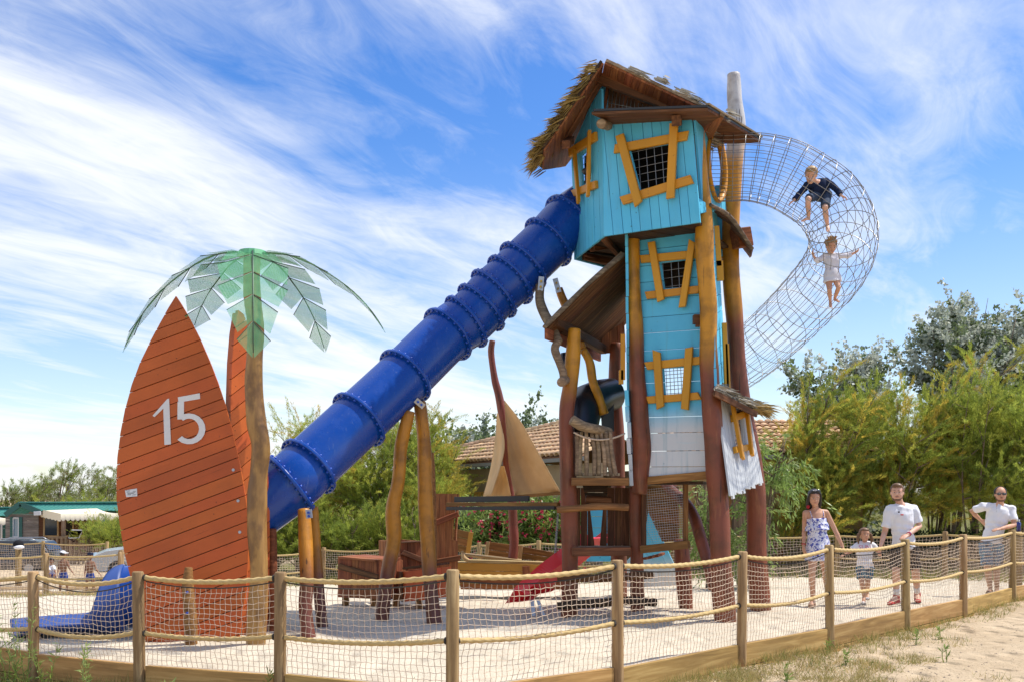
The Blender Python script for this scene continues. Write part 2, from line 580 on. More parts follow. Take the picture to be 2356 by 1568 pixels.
def postpaint(name, z1, z2=99.0, yel=YEL, red=RED, soft=.28):
    """log painted red-brown at the foot, ochre above z1, grey above z2"""
    m, t, b = newmat(name); g = G(t)
    ge = g.n('ShaderNodeNewGeometry'); sp = g.n('ShaderNodeSeparateXYZ'); g.l(ge.outputs['Position'], sp.inputs[0])
    wv = g.coords('World', (1, 1, 1), False)
    n2 = g.noise(wv, 3.5, 4, .6)
    nn = g.noise(g.coords('World', (9, 9, 1.0), False), 1.6, 5, .6, .3)
    zz = g.math('ADD', sp.outputs[2], g.math('MULTIPLY', g.math('SUBTRACT', n2, .5), .7))
    col = g.mix(g.rng(zz, z1 - soft, z1 + soft), red, yel)
    col = g.mix(g.rng(zz, z2 - .25, z2 + .25), col, GRY)
    col = g.mix(g.rng(n2, .40, .68, 0, .5), col, (.07, .030, .008))
    col = g.mix(g.rng(nn, .55, .8, 0, .28), col, (.62, .30, .10))
    crack = g.noise(g.coords('World', (14, 14, .35), False), 2.0, 3, .5, .1)
    col = g.mix(g.rng(crack, .665, .70, 0, .75), col, (.035, .014, .007))
    g.l(col, b.inputs['Base Color']); b.inputs['Roughness'].default_value = .48
    b.inputs['Specular IOR Level'].default_value = .45
    g.bump(g.math('ADD', nn, g.math('MULTIPLY', n2, .8)), b, .45, .018)
    MATS[name] = m
    return m
def plain(name, c, rough=.5, metal=0.0, spec=.5, var=0.0, nz=.25, nscale=6.0, bump=0.0, coat=0.0):
    m, t, b = newmat(name); g = G(t)
    n = g.noise(g.coords('Object', (1, 1, 1)), nscale, 5, .6)
    col = g.mix(g.rng(n, .35, .75, 0, nz), tuple(c), tuple(x * .6 for x in c))
    if var: col = g.vary(col, var)
    g.l(col, b.inputs['Base Color'])
    b.inputs['Roughness'].default_value = rough; b.inputs['Metallic'].default_value = metal
    b.inputs['Specular IOR Level'].default_value = spec
    if coat: b.inputs['Coat Weight'].default_value = coat; b.inputs['Coat Roughness'].default_value = .15
    if bump: g.bump(n, b, bump, .01)
    MATS[name] = m
    return m
def leafmat(name, c1, c2, c3=None, trans=.35, rough=.6, patch=1.2, spec=.25):
    m, t, b = newmat(name); g = G(t)
    t.nodes.remove(b); out = t.nodes['Material Output']
    ge = g.n('ShaderNodeNewGeometry')
    n = g.noise(g.coords('World', (1, 1, 1), False), patch, 3, .55)
    col = g.mix(ge.outputs['Random Per Island'], c1, c2)
    col = g.mix(g.rng(n, .42, .68, 0, .85), col, c3 or c2)
    h = g.n('ShaderNodeHueSaturation'); g.l(col, h.inputs['Color'])
    fr = g.math('FRACT', g.math('MULTIPLY', ge.outputs['Random Per Island'], 13.7), 0)
    g.l(g.rng(fr, 0, 1, .72, 1.25), h.inputs['Value'])
    p = g.n('ShaderNodeBsdfPrincipled'); g.l(h.outputs[0], p.inputs['Base Color']); p.inputs['Roughness'].default_value = rough
    p.inputs['Specular IOR Level'].default_value = spec
    tr = g.n('ShaderNodeBsdfTranslucent'); g.l(h.outputs[0], tr.inputs['Color'])
    mx = g.n('ShaderNodeMixShader'); mx.inputs[0].default_value = trans
    g.l(p.outputs[0], mx.inputs[1]); g.l(tr.outputs[0], mx.inputs[2]); g.l(mx.outputs[0], out.inputs['Surface'])
    MATS[name] = m
    return m
CYAN = (.11, .525, .76)
def cyanpaint(name, z_white=None):
    m, t, b = newmat(name); g = G(t)
    wv = g.coords('World', (1, 1, 1), False)
    n2 = g.noise(wv, 1.9, 4, .55)
    n1 = g.noise(g.coords('Object', (1.5, 13, 13)), 1.5, 5, .6, .4)
    n3 = g.noise(g.coords('World', (1, 1, 1), False), 24, 3, .6)
    col = g.mix(g.rng(n2, .35, .7, 0, .5), CYAN, (.07, .43, .68))
    if z_white is not None:
        ge = g.n('ShaderNodeNewGeometry'); sp = g.n('ShaderNodeSeparateXYZ'); g.l(ge.outputs['Position'], sp.inputs[0])
        zz = g.math('ADD', sp.outputs[2], g.math('MULTIPLY', g.math('SUBTRACT', n2, .5), .25))
        col = g.mix(g.rng(zz, z_white - .16, z_white + .30), (.62, .635, .64), col)
    col = g.mix(g.rng(n1, .5, .8, 0, .16), col, (.20, .60, .78))
    col = g.mix(g.rng(n3, .69, .74, 0, .5), col, (.10, .22, .25))
    vo = g.n('ShaderNodeTexVoronoi'); g.l(g.coords('Object', (1, 1, 1)), vo.inputs['Vector']); vo.inputs['Scale'].default_value = 6.0
    col = g.mix(g.rng(vo.outputs['Distance'], .065, .05, 0, .7), col, (.05, .14, .18))
    st = g.noise(g.coords('World', (7, 7, .8), False), 1.5, 4, .6, .2); col = g.mix(g.rng(st, .54, .76, 0, .42), col, (.13, .34, .42))
    col = g.vary(col, .055, .004)
    g.l(col, b.inputs['Base Color']); b.inputs['Roughness'].default_value = .55; b.inputs['Specular IOR Level'].default_value = .3
    g.bump(n1, b, .2, .004)
    MATS[name] = m
    return m
cyanpaint('cyan'); cyanpaint('cyan_white', 2.55)
wood('brown', (.115, .045, .016), (.21, .085, .032), (.055, .022, .010))
wood('ochre_wood', (.25, .115, .032), (.37, .18, .055), (.12, .055, .018))
wood('red_wood', (.25, .080, .028), (.38, .135, .048), (.14, .045, .018))
wood('cabin_wood_lit', (.38, .145, .050), (.52, .22, .075), (.24, .09, .03))  # lighter copy of the red wood, sunlight put into the base colour
wood('grey_wood', (.24, .165, .095), (.37, .26, .155), (.13, .085, .05), var=.18)
wood('pale_wood', (.40, .27, .12), (.55, .40, .20), (.26, .17, .08))
wood('fence_wood', (.33, .21, .090), (.47, .325, .150), (.19, .12, .052), scale=.9, bump=.6, var=.1)
wood('fence_board', (.42, .25, .080), (.56, .365, .135), (.27, .15, .045), scale=.7)
wood('bark', (.16, .115, .075), (.29, .21, .135), (.08, .055, .035))
wood('dark_wood', (.055, .030, .016), (.10, .055, .028), (.03, .016, .01))
wood('weather_board', (.20, .17, .14), (.30, .25, .21), (.13, .105, .085))
paint('yellow_paint', (.60, .27, .012), (.28, .11, .02), .5, .07)
paint('orange_paint', (.53, .108, .016), (.22, .05, .02), .5, .09, .6)
paint('white_paint', (.72, .72, .70), (.45, .45, .43), .55, .04)
paint('skirt_paint', (.50, .52, .53), (.42, .42, .40), .55, .05)
paint('digit_paint', (.74, .72, .69), None, .6, .02, .25)
paint('hull_yellow', (.52, .25, .035), (.30, .13, .03), .5, .07)
paint('box_orange', (.62, .10, .02), None, .5, .06)
plain('black_paint', (.016, .016, .018), .45)
plain('rubber', (.008, .009, .012), .32, spec=.6, nz=.4)
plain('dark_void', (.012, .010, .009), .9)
plain('steel', (.27, .26, .245), .36, .9, nz=.15)
plain('galv', (.45, .46, .47), .42, .7, nz=.3)
plain('bolt_yellow', (.55, .33, .02), .4)
def bluemat():
    m, t, b = newmat('slide_blue'); g = G(t)
    n = g.noise(g.coords('World', (1, 1, 1), False), 5, 5, .65)
    sc = g.noise(g.coords('World', (1, 1, 1), False), 60, 2, .5)
    col = g.mix(g.rng(n, .4, .75, 0, .35), (.002, .052, .30), (.004, .068, .37))
    col = g.mix(g.rng(sc, .68, .78, 0, .35), col, (.12, .17, .36))
    scr = g.noise(g.coords('World', (40, 40, 3), False), 1.0, 3, .6, .3); col = g.mix(g.rng(scr, .63, .70, 0, .28), col, (.16, .22, .42))
    du = g.noise(g.coords('World', (1, 1, 1), False), 1.3, 5, .7); col = g.mix(g.rng(du, .50, .75, 0, .07), col, (.22, .25, .33))
    g.l(col, b.inputs['Base Color']); g.l(g.rng(n, .3, .8, .20, .36), b.inputs['Roughness'])
    b.inputs['Specular IOR Level'].default_value = .42
    MATS['slide_blue'] = m
bluemat()
plain('bolt_blue', (.010, .07, .42), .3, nz=.1)
plain('slide_pale', (.025, .070, .27), .5, nz=.3, nscale=3)
plain('red_plastic', (.85, .014, .016), .3, nz=.15, nscale=2)
plain('net_cord', (.60, .46, .33), .85, nz=.3)
plain('dark_cord', (.045, .038, .03), .85)
plain('rope', (.56, .40, .17), .85, nz=.4, nscale=40, bump=.4)
plain('straw', (.40, .27, .08), .8, nz=.5, nscale=9)
plain('sail_cloth', (.60, .42, .20), .9, nz=.25, nscale=3)
plain('glass_dark', (.03, .04, .05), .08, spec=.8)
plain('glass_sky', (.22, .32, .38), .1, spec=.9)
# ------------------------------------------------------------------ terrain
def sstep(a, b, x):
    t = min(1, max(0, (x - a) / (b - a))); return t * t * (3 - 2 * t)
FPX = [(78, 1312, 9.6, 25), (323, 1312, 9.0, 25), (643, 1313, 8.5, 25), (1040, 1308, 7.75, 28), (1422, 1286, 8.8, 26),
       (1705, 1266, 10.25, 23), (1910, 1251, 11.5, 22), (2085, 1238, 13.1, 20), (2217, 1227, 14.6, 18), (2330, 1216, 16.6, 18)]
FP = [P(u, v, Z) for u, v, Z, w in FPX]
FP = [Vector((-6.3, 10.7, .82)), *FP, Vector((10.2, 18.3, 1.0))]
FP = [Vector((-8.4, 11.9, .72))] + FP + [Vector((12.3, 19.6, .95))]
def fence_y(x):
    if x <= FP[0].x: return FP[0].y + (FP[0].x - x) * .6
    for a, b in zip(FP, FP[1:]):
        if a.x <= x <= b.x: return a.y + (b.y - a.y) * (x - a.x) / (b.x - a.x)
    return FP[-1].y + (x - FP[-1].x) * .55
def slope(x):
    if x < -2: return .064 + (min(1, (-2 - x) / 9)) * .022
    return .064 - min(1, (x + 2) / 9) * .030
def ground_z(x, y):
    t = y - 13.0
    if t <= 0: d = 0.0
    elif t < 3: d = t * t / 6
    else: d = t - 1.5
    d = min(d, 12.5)
    return -slope(x) * d - .72 * sstep(37.8, 42, y) * sstep(-7, -13, x)
def outer_z(x, y):
    """natural ground around the playground"""
    fy = fence_y(x)
    front = 1 - sstep(fy + .0, fy + 1.2, y)
    z = ground_z(x, y) - .03
    low = -.14 - .10 * sstep(0, -6, x)
    return z * (1 - front) + low * front if y < fy + 1.2 else z - .0
def grid_mesh(name, xs, ys, zf, mat, kind='structure', yf=None):
    V = []; nx = len(xs); ny = len(ys)
    for j, y in enumerate(ys):
        for x in xs:
            yy = yf(x, y) if yf else y
            V.append((x, yy, zf(x, yy)))
    Fc = [(j * nx + i, j * nx + i + 1, (j + 1) * nx + i + 1, (j + 1) * nx + i) for j in range(ny - 1) for i in range(nx - 1)]
    o = np_mesh(name, V, Fc, mat, None, True)
    o["kind"] = kind
    return o
def sandmat(name, c1, c2, c3, pebb=.5, bscale=1.0):
    m, t, b = newmat(name); g = G(t)
    wv = g.coords('World', (1, 1, 1), False)
    n1 = g.noise(wv, .55, 4, .55); n2 = g.noise(wv, 5, 5, .6); n3 = g.noise(wv, 70, 3, .6); n4 = g.noise(wv, 24, 4, .65)
    col = g.mix(g.rng(n1, .35, .65), c1, c2)
    col = g.mix(g.rng(n2, .45, .75, 0, .5), col, c3)
    col = g.mix(g.rng(n3, .60, .72, 0, pebb), col, tuple(x * .45 for x in c3))
    col = g.mix(g.rng(n3, .42, .30, 0, pebb * .6), col, tuple(min(.85, x * 1.2) for x in c1))
    g.l(col, b.inputs['Base Color']); b.inputs['Roughness'].default_value = .95; b.inputs['Specular IOR Level'].default_value = .1
    vo = g.n('ShaderNodeTexVoronoi'); g.l(g.coords('World', (1, .8, 1), False), vo.inputs['Vector']); vo.inputs['Scale'].default_value = 3.6; vo.feature = 'SMOOTH_F1'
    dent = g.rng(vo.outputs['Distance'], .0, .45, 0, 1.6)
    n2 = g.math('ADD', n2, dent)
    g.bump(g.math('ADD', g.math('MULTIPLY', n2, 1.2), g.math('ADD', g.math('MULTIPLY', n4, .6), g.math('MULTIPLY', n3, .25))), b, .85 * bscale, .075)
    MATS[name] = m
sandmat('sand', (.57, .50, .385), (.63, .555, .435), (.49, .42, .315), .28, .62)
sandmat('dirt', (.50, .385, .25), (.56, .44, .295), (.36, .265, .165), .8, .9)
def add_far_grass():
    m = MATS['dirt']; t = m.node_tree; g = G(t); b = t.nodes['Principled BSDF']
    src = b.inputs['Base Color'].links[0].from_socket
    ge = g.n('ShaderNodeNewGeometry'); sp = g.n('ShaderNodeSeparateXYZ'); g.l(ge.outputs['Position'], sp.inputs[0])
    n = g.noise(g.coords('World', (1, 1, 1), False), .6, 4, .6)
    yy = g.math('ADD', sp.outputs[1], g.math('MULTIPLY', g.math('SUBTRACT', n, .5), 4.0))
    xg = g.rng(sp.outputs[0], -11.0, -8.0)
    g.l(g.mix(g.math('MULTIPLY', xg, g.rng(yy, 28.0, 30.5)), src, g.mix(n, (.10, .12, .03), (.20, .17, .06))), b.inputs['Base Color'])
add_far_grass()
gx = [-400, -200, -100, -60, -40, -30] + list(np.arange(-24, 24.1, .5)) + [30, 40, 60, 100, 200, 400]
gy = [-20, -5, 0, 2, 4, 5, 5.5] + list(np.arange(6, 20, .3)) + list(np.arange(20, 34, 1)) + [36, 40, 45, 50, 60, 80, 120, 200, 400, 900]
def ground_h(x, y):
    fy = fence_y(x)
    z = outer_z(x, y)
    if fy + .02 < y < 29 and -17 < x < 16: z = min(z, ground_z(x, y)) - .22
    nz = .02 * math.sin(x * 1.7 + y * .9) * math.sin(y * 2.1 - x * .6) if y < 20 else 0
    return z + nz
grid_mesh('ground', gx, gy, ground_h, MATS['dirt'])
def sand_h(x, y):
    e = y - fence_y(x)
    h = .030 * math.sin(x * 2.3 + 1.3 * math.sin(y * 1.1)) * math.sin(y * 2.7 + .8 * math.sin(x * 1.9)) + .018 * math.sin(x * 5.1 + y * 3.3) * math.sin(y * 6.2 - x * 2.2)
    return ground_z(x, y) + h * min(1, e / .6) + .0
sx_ = list(np.arange(-17, 16.01, .18))
sy_ = [0, .12] + list(np.geomspace(.25, 1, 90) * 24)[0:]
sy_ = sorted(set([0.0, .1, .22] + [24 * (k / 110) ** 1.35 for k in range(1, 111)]))
grid_mesh('sand', sx_, sy_, sand_h, MATS['sand'], yf=lambda x, y: fence_y(x) + .02 + y * (29.0 - fence_y(x)) / 24)

# ------------------------------------------------------------------ rope fences
def rope_curve(a, b, sag, n):
    return [a.lerp(b, i / n) - Vector((0, 0, sag * 4 * (i / n) * (1 - i / n))) for i in range(n + 1)]
def twisted_rope(parent, name, a, b, sag, r, seg=.0065, sides=9):
    L_ = (b - a).length; n = max(6, int(L_ / seg))
    pts = rope_curve(a, b, sag, n)
    k = L_ / n / (r * 4.6) * 2 * math.pi
    mb = MB(); mb.tube(pts, r, sides, True, (0, 0, 1), lambda an, i: 1 + .13 * math.cos(3 * an - i * k * 1.0))
    return mb.build(name, MATS['rope'], parent, True)
def net_panel(parent, a, b, a2, b2, sag, cell, r, sides=3, jit=.006, bulge=None, name='net'):
    """knotted net hung between the top line a-b and the bottom line a2-b2"""
    L_ = (b - a).length; nc = max(4, round(L_ / cell)); nr = max(3, round(((a - a2).length) / (cell * .92)))
    bul = bulge or Vector((0, 0, 0))
    w1, w2, w3 = random.uniform(2, 5), random.uniform(1.5, 4), random.uniform(.4, 1.1) * cell * .35
    ph = random.uniform(0, 6)
    grid = []
    for i in range(nc + 1):
        t = i / nc
        top = a.lerp(b, t) - Vector((0, 0, sag * 4 * t * (1 - t))); bot = a2.lerp(b2, t)
        col = []
        for j in range(nr + 1):
            s_ = j / nr
            q = top.lerp(bot, s_ + .018 * math.sin(7 * t + ph) * math.sin(math.pi * s_)) + bul * (math.sin(math.pi * t) * math.sin(math.pi * s_))
            e = jit if 0 < j < nr else 0
            q = q + (b - a).normalized() * (w3 * math.sin(w1 * s_ * 3 + t * 5 + ph) * math.sin(math.pi * s_)) + Vector((0, 0, w3 * math.sin(w2 * t * 4 + ph) * math.sin(math.pi * s_)))
            q = q + Vector((random.gauss(0, e) + .0045 * math.sin(j * 1.9 + i * .35 + ph), random.gauss(0, e * .6), random.gauss(0, e) + (.003 if (i + j) % 2 else -.003) * (e > 0)))
            col.append(q)
        grid.append(col)
    vs = []; fs = []
    ax = [(math.cos(2 * math.pi * k / sides), math.sin(2 * math.pi * k / sides)) for k in range(sides)]
    d = (b - a).normalized(); nrm = Vector((d.y, -d.x, 0))
    up = Vector((0, 0, 1))
    def strand(pts, s1, s2):
        o = len(vs)
        for p in pts:
            for c, s_ in ax: vs.append(p + s1 * (c * r) + s2 * (s_ * r))
        for i in range(len(pts) - 1):
            for k in range(sides):
                k2 = (k + 1) % sides
                fs.append((o + i * sides + k, o + i * sides + k2, o + (i + 1) * sides + k2, o + (i + 1) * sides + k))
    for i in range(nc + 1): strand(grid[i], d, nrm)
    for j in range(nr + 1): strand([grid[i][j] for i in range(nc + 1)], up, nrm)
    # knots
    kr = r * 2.1
    for i in range(nc + 1):
        for j in range(1, nr):
            p = grid[i][j]; o = len(vs)
            vs.extend([p + d * kr, p - d * kr, p + up * kr, p - up * kr, p + nrm * kr, p - nrm * kr])
            for x, y, z in ((0, 2, 4), (2, 1, 4), (1, 3, 4), (3, 0, 4), (2, 0, 5), (1, 2, 5), (3, 1, 5), (0, 3, 5)): fs.append((o + x, o + y, o + z))
    me = bpy.data.meshes.new(name); me.from_pydata([tuple(v) for v in vs], [], fs); me.materials.append(MATS['net_cord'])
    o = bpy.data.objects.new(name, me); link(o, parent)
    return o
def post_obj(parent, top, zb, r, mat, lean=(0, 0), n=16, name='post'):
    M = Matrix.Identity(4)
    # local x runs up the post so that the grain follows it
    X = Vector((lean[0], lean[1], 1)).normalized(); Y = X.cross(Vector((0, 1, 0))).normalized(); Zv = X.cross(Y)
    h = top.z - zb
    for i in range(3):
        M[i][0] = X[i]; M[i][1] = Y[i]; M[i][2] = Zv[i]; M[i][3] = (top.x, top.y, zb)[i]
    mb = MB()
    xs = [0, h * .3, h * .6, h - r * .22, h]
    rr = [r * 1.01, r * 1.0, r * .99, r * .98, r * .80]
    mb.tube([(x, 0, 0) for x in xs], rr, n)
    o = place(name, mb, mat, M, parent, False)
    sm = [True] * len(o.data.polygons); sm[-1] = sm[-2] = False
    o.data.polygons.foreach_set('use_smooth', sm)
    return o
fence = thing('rope_fence', 'front rope and net fence with round timber posts and low boards, nearest the viewer', 'fence', (FP[4].x, FP[4].y, -.15))
bt = .085
for i, t in enumerate(FP):
    r = S((FPX[i - 2][3] if 2 <= i < 12 else 20) / 2.0, FPX[i - 2][2] if 2 <= i < 12 else 14) * .97
    r = .052 if r < .052 else min(r, .06)
    post_obj(fence, t, -.45, r * random.uniform(.97, 1.04), MATS['fence_wood'], (random.uniform(-.014, .014), random.uniform(-.014, .014)))
for i, (a, b) in enumerate(zip(FP, FP[1:])):
    d = (b - a); d.z = 0; d.normalize()
    e = .055
    A = a + d * e + Vector((0, 0, -.055)); B = b - d * e + Vector((0, 0, -.055))
    sg = random.uniform(.035, .075)
    twisted_rope(fence, 'rope', A, B, sg, .0215)
    A2 = A - Vector((0, 0, .50)); B2 = B - Vector((0, 0, .50))
    twisted_rope(fence, 'rope', A2, B2, sg * .9, .0205)
    nrm = Vector((-d.y, d.x, 0))                       # inward
    # board
    b0 = Vector((a.x, a.y, 0)) + d * .065 + nrm * .012; b1 = Vector((b.x, b.y, 0)) - d * .060 + nrm * .012
    zt = bt + .01 * math.sin(i * 1.7)
    for k in range(2):
        zc_ = zt - .115 - k * .236
        o = beam_obj(fence, 'board', b0 + Vector((0, 0, zc_)), b1 + Vector((0, 0, zc_)), .045, .226, MATS['fence_board'])
    # net
    dn = nrm * .03
    tp = Vector((0, 0, -.035))
    topA, topB = A + tp + dn * .3, B + tp + dn * .3
    botA = Vector((A.x, A.y, zt + .004)) + dn; botB = Vector((B.x, B.y, zt + .004)) + dn
    net_panel(fence, topA, topB, botA, botB, sg * 1.55, .054, .0027, 3, .0022, nrm * random.uniform(-.04, .03))
    mb = MB(); mb.tube(rope_curve(topA, topB, sg * 1.55, 14), .0062, 5); mb.build('edge_cord', MATS['dark_cord'], fence)
    # dark eyelets where the ropes enter the posts
    for q, s_ in ((A, -1), (A2, -1), (B, 1), (B2, 1)):
        mb = MB(); mb.tube([q + d * s_ * -.004, q + d * s_ * .012], .029, 12); mb.build('eyelet', MATS['dark_cord'], fence)

def back_fence(label, pts, step, cell=.075, group=None, lower=True):
    """pts: (x, y) polyline"""
    f = thing('rope_fence', label, 'fence', (pts[0][0], pts[0][1], ground_z(*pts[0])))
    P2 = []
    for (x0, y0), (x1, y1) in zip(pts, pts[1:]):
        l = math.hypot(x1 - x0, y1 - y0); n = max(1, round(l / step))
        for k in range(n): P2.append((x0 + (x1 - x0) * k / n, y0 + (y1 - y0) * k / n))
    P2.append(pts[-1])
    T = [Vector((x, y, ground_z(x, y) + 1.05 + random.uniform(-.03, .03))) for x, y in P2]
    for t in T: post_obj(f, t, t.z - 1.3, .06, MATS['fence_wood'], (random.uniform(-.02, .02), random.uniform(-.02, .02)), 10)
    for a, b in zip(T, T[1:]):
        A = a - Vector((0, 0, .07)); B = b - Vector((0, 0, .07)); sg = random.uniform(.04, .09)
        for q in ((0, .52) if lower else (0,)):
            mb = MB(); mb.tube(rope_curve(A - Vector((0, 0, q)), B - Vector((0, 0, q)), sg, 10), .022, 6); mb.build('rope', MATS['rope'], f, True)
        net_panel(f, A - Vector((0, 0, .03)), B - Vector((0, 0, .03)), A - Vector((0, 0, .93)), B - Vector((0, 0, .93)), sg, cell, .0045, 3, .006)
    return f
back_fence('rope and net fence along the back of the sand, below the feathery green trees',
           [(-9.2, 23.6), (-7.2, 27.5), (-5.4, 28.6), (-3.4, 27.8), (-2.2, 27.0), (-.8, 25.2), (.66, 24.2), (3.0, 24.2), (5.2, 24.0), (7.6, 23.4), (9.6, 22.2), (11.6, 20.8)], 1.75)
back_fence('rope fence on the left, in front of the small children playing', [(-15.5, 23.6), (-13.2, 23.7), (-11.0, 23.6), (-9.25, 23.58)], 2.2, .08)
back_fence('farthest rope fence on the left, in front of the grey chalet', [(-24.5, 37.5), (-14.6, 36.0)], 2.45, .09)
# ------------------------------------------------------------------ play tower
tower = thing('play_tower', 'tall turquoise wooden play tower with crooked hut on top and painted log posts', 'play tower', (2.2, 13.3, 0))
pA = postpaint('post_paint_a', 3.0); pB = postpaint('post_paint_b', 3.75); pC = postpaint('post_paint_c', 3.35, 6.15); pD = postpaint('post_paint_d', 4.15, 6.35)
pR = postpaint('post_paint_red', 50.0)
pY = postpaint('post_paint_yellow', -5.0)
log_obj(tower, 'post', [(1322, 757, 13.3, 15), (1318, 820, 13.3, 17), (1311, 890, 13.3, 17), (1303, 955, 13.3, 18), (1306, 1050, 13.3, 19), (1309, 1160, 13.3, 19), (1311, 1300, 13.3, 19), (1311, 1440, 13.3, 20)], pA, seed=1)
log_obj(tower, 'post', [(1455, 520, 13.42, 16), (1456, 640, 13.42, 17), (1463, 760, 13.42, 17), (1466, 860, 13.42, 18), (1472, 960, 13.42, 22), (1478, 1030, 13.42, 22), (1473, 1085, 13.42, 20), (1472, 1133, 13.42, 18)], pB, seed=2)
log_obj(tower, 'post', [(1466, 1120, 13.75, 17), (1464, 1220, 13.75, 15), (1466, 1310, 13.75, 16), (1468, 1425, 13.75, 17)], pR, seed=3)
log_obj(tower, 'post', [(1606, 272, 12.85, 13), (1609, 330, 12.82, 14), (1613, 400, 12.8, 15), (1621, 455, 12.8, 14), (1620, 520, 12.8, 20), (1622, 600, 12.8, 21), (1630, 700, 12.8, 20), (1630, 800, 12.8, 20), (1634, 880, 12.78, 22), (1639, 960, 12.75, 23), (1645, 1050, 12.72, 23), (1653, 1150, 12.7, 23), (1656, 1240, 12.65, 24), (1662, 1340, 12.62, 25), (1670, 1455, 12.6, 25)], pC, n=18, seed=4)
log_obj(tower, 'post', [(1687, 171, 13.95, 15), (1690, 220, 13.95, 17), (1695, 290, 13.95, 19), (1688, 380, 13.95, 22), (1682, 470, 13.95, 22), (1680, 560, 13.95, 20), (1684, 660, 13.95, 20), (1692, 760, 13.98, 20), (1698, 860, 14.0, 20), (1712, 960, 14.0, 21), (1732, 1070, 14.02, 23), (1740, 1160, 14.05, 22), (1741, 1280, 14.05, 22), (1752, 1420, 14.05, 25)], pD, n=18, seed=5)
log_obj(tower, 'post', [(1420, 790, 14.9, 16), (1415, 900, 14.9, 15), (1421, 1020, 14.9, 16), (1424, 1200, 14.9, 17), (1426, 1400, 14.9, 17)], pR, seed=6)
log_obj(tower, 'post', [(1566, 1240, 14.3, 17), (1572, 1310, 14.3, 18), (1579, 1420, 14.3, 16)], pR, seed=7)
log_obj(tower, 'post', [(1545, 1110, 14.8, 12), (1550, 1240, 14.8, 12)], pR, seed=8)
log_obj(tower, 'brace', [(1530, 1112, 14.6, 10), (1588, 1170, 13.8, 13), (1618, 1258, 13.2, 14), (1645, 1350, 12.9, 15)], pR, seed=9)

# upper hut, front wall with upright planks and the big crooked window
hut_front = Frame(P(1389, 543, 13.05), P(1611, 511, 12.4), P(1384, 300, 13.05))
front = thing('hut_front_wall', None, None); front.parent = tower; front.matrix_parent_inverse = pinv(tower)
hole = hut_front.poly([(1450, 344), (1544, 331), (1539, 423), (1475, 441)])
plank_wall(front, hut_front, hut_front.poly([(1383, 266), (1591, 264), (1611, 511), (1389, 543)]), pxdir(hut_front, (1460, 280), (1482, 520)), .135, .03, MATS['cyan'], holes=[hole], wvar=.1)
def window(parent, fr, opening, boards, pitch, grid=True, mat='yellow_paint', thick=.045, slant=0.0):
    w = thing('window', None, None, fr.at(fr.on(*opening[0]))); w.parent = parent; w.matrix_parent_inverse = pinv(parent)
    for i, (a, b, wp) in enumerate(boards):
        board_px(w, fr, a, b, wp, thick, MATS[mat], n=.004 + (.0 if i < 2 else thick * .98))
    if grid:
        poly = fr.poly(opening)
        if area(poly) < 0: poly = poly[::-1]
        mb = MB()
        for ang in (0.03 + slant, math.pi / 2 + .06 + slant):
            c, s_ = math.cos(ang), math.sin(ang)
            ds = [-s_ * p[0] + c * p[1] for p in poly]
            d = min(ds) + pitch * .4
            while d < max(ds):
                q = clip(clip(poly, -s_, c, d + .004), s_, -c, -(d - .004))
                if len(q) >= 3:
                    ts = sorted(c * p[0] + s_ * p[1] for p in q)
                    p0 = (c * ts[0] - s_ * d, s_ * ts[0] + c * d); p1 = (c * ts[-1] - s_ * d, s_ * ts[-1] + c * d)
                    mb.tube([fr.at(p0, -.035), fr.at(p1, -.035)], .0045, 5, False)
                d += pitch * random.uniform(.9, 1.12)
        if mb.v: mb.build('wire_grid', MATS['steel'], w, True)
    return w
window(tower, hut_front, [(1450, 344), (1544, 331), (1539, 423), (1475, 441)],
       [((1416, 344), (1584, 313), 20), ((1432, 463), (1594, 413), 20), ((1431, 314), (1474, 472), 20), ((1555, 287), (1547, 459), 19)], .10)
# left wall with the small window
hut_left = Frame(P(1389, 543, 13.05), P(1324.5, 594, 14.1), P(1384, 300, 13.05))
leftw = thing('hut_left_wall', None, None); leftw.parent = tower; leftw.matrix_parent_inverse = pinv(tower)
lop = [(1336, 358), (1360, 338), (1360, 412), (1340, 428)]
plank_wall(leftw, hut_left, hut_left.poly([(1389, 543), (1324.5, 594), (1315, 362), (1322, 326), (1378, 198), (1384, 205)]), pxdir(hut_left, (1350, 400), (1356, 570)), .115, .03, MATS['cyan'], holes=[hut_left.poly(lop)], wvar=.1)
window(tower, hut_left, lop, [((1315, 352), (1376, 313), 20), ((1321, 446), (1377, 424), 17), ((1332, 345), (1342, 466), 10), ((1367, 302), (1364, 452), 9)], .09)
mb = MB(); a_ = P(1344, 396, 13.45); b_ = P(1362, 380, 13.5); mb.tube([a_, b_], [.045, .035], 12, True); mb.build('spyglass', MATS['black_paint'], tower, True)
# gable above the lean-to roof with wire panel
gable = Frame(P(1384, 300, 13.22), P(1600, 300, 12.75), P(1384, 200, 13.22))
gab = thing('gable_wall', None, None); gab.parent = tower; gab.matrix_parent_inverse = pinv(tower)
plank_wall(gab, gable, gable.poly([(1378, 192), (1398, 200), (1398, 300), (1384, 300)]), pxdir(gable, (1385, 210), (1387, 290)), .10, .03, MATS['cyan'])
plank_wall(gab, gable, gable.poly([(1398, 250), (1530, 250), (1530, 300), (1398, 300)]), pxdir(gable, (1385, 210), (1387, 290)), .14, .03, MATS['cyan'])
pan = gable.poly([(1398, 203), (1398, 258), (1520, 258)])
mb = MB()
for k in range(14):
    t = (k + .6) / 14.5
    x = pan[0][0] + (pan[2][0] - pan[0][0]) * t
    y1 = pan[0][1] + (pan[2][1] - pan[0][1]) * t
    mb.tube([gable.at((x, pan[1][1] - .02), .0), gable.at((x, y1), .0)], .005, 5, False)
mb.tube([gable.at((pan[0][0], pan[0][1] - .18)), gable.at((pan[2][0] * .8, pan[1][1] + .01))], .005, 5, False)
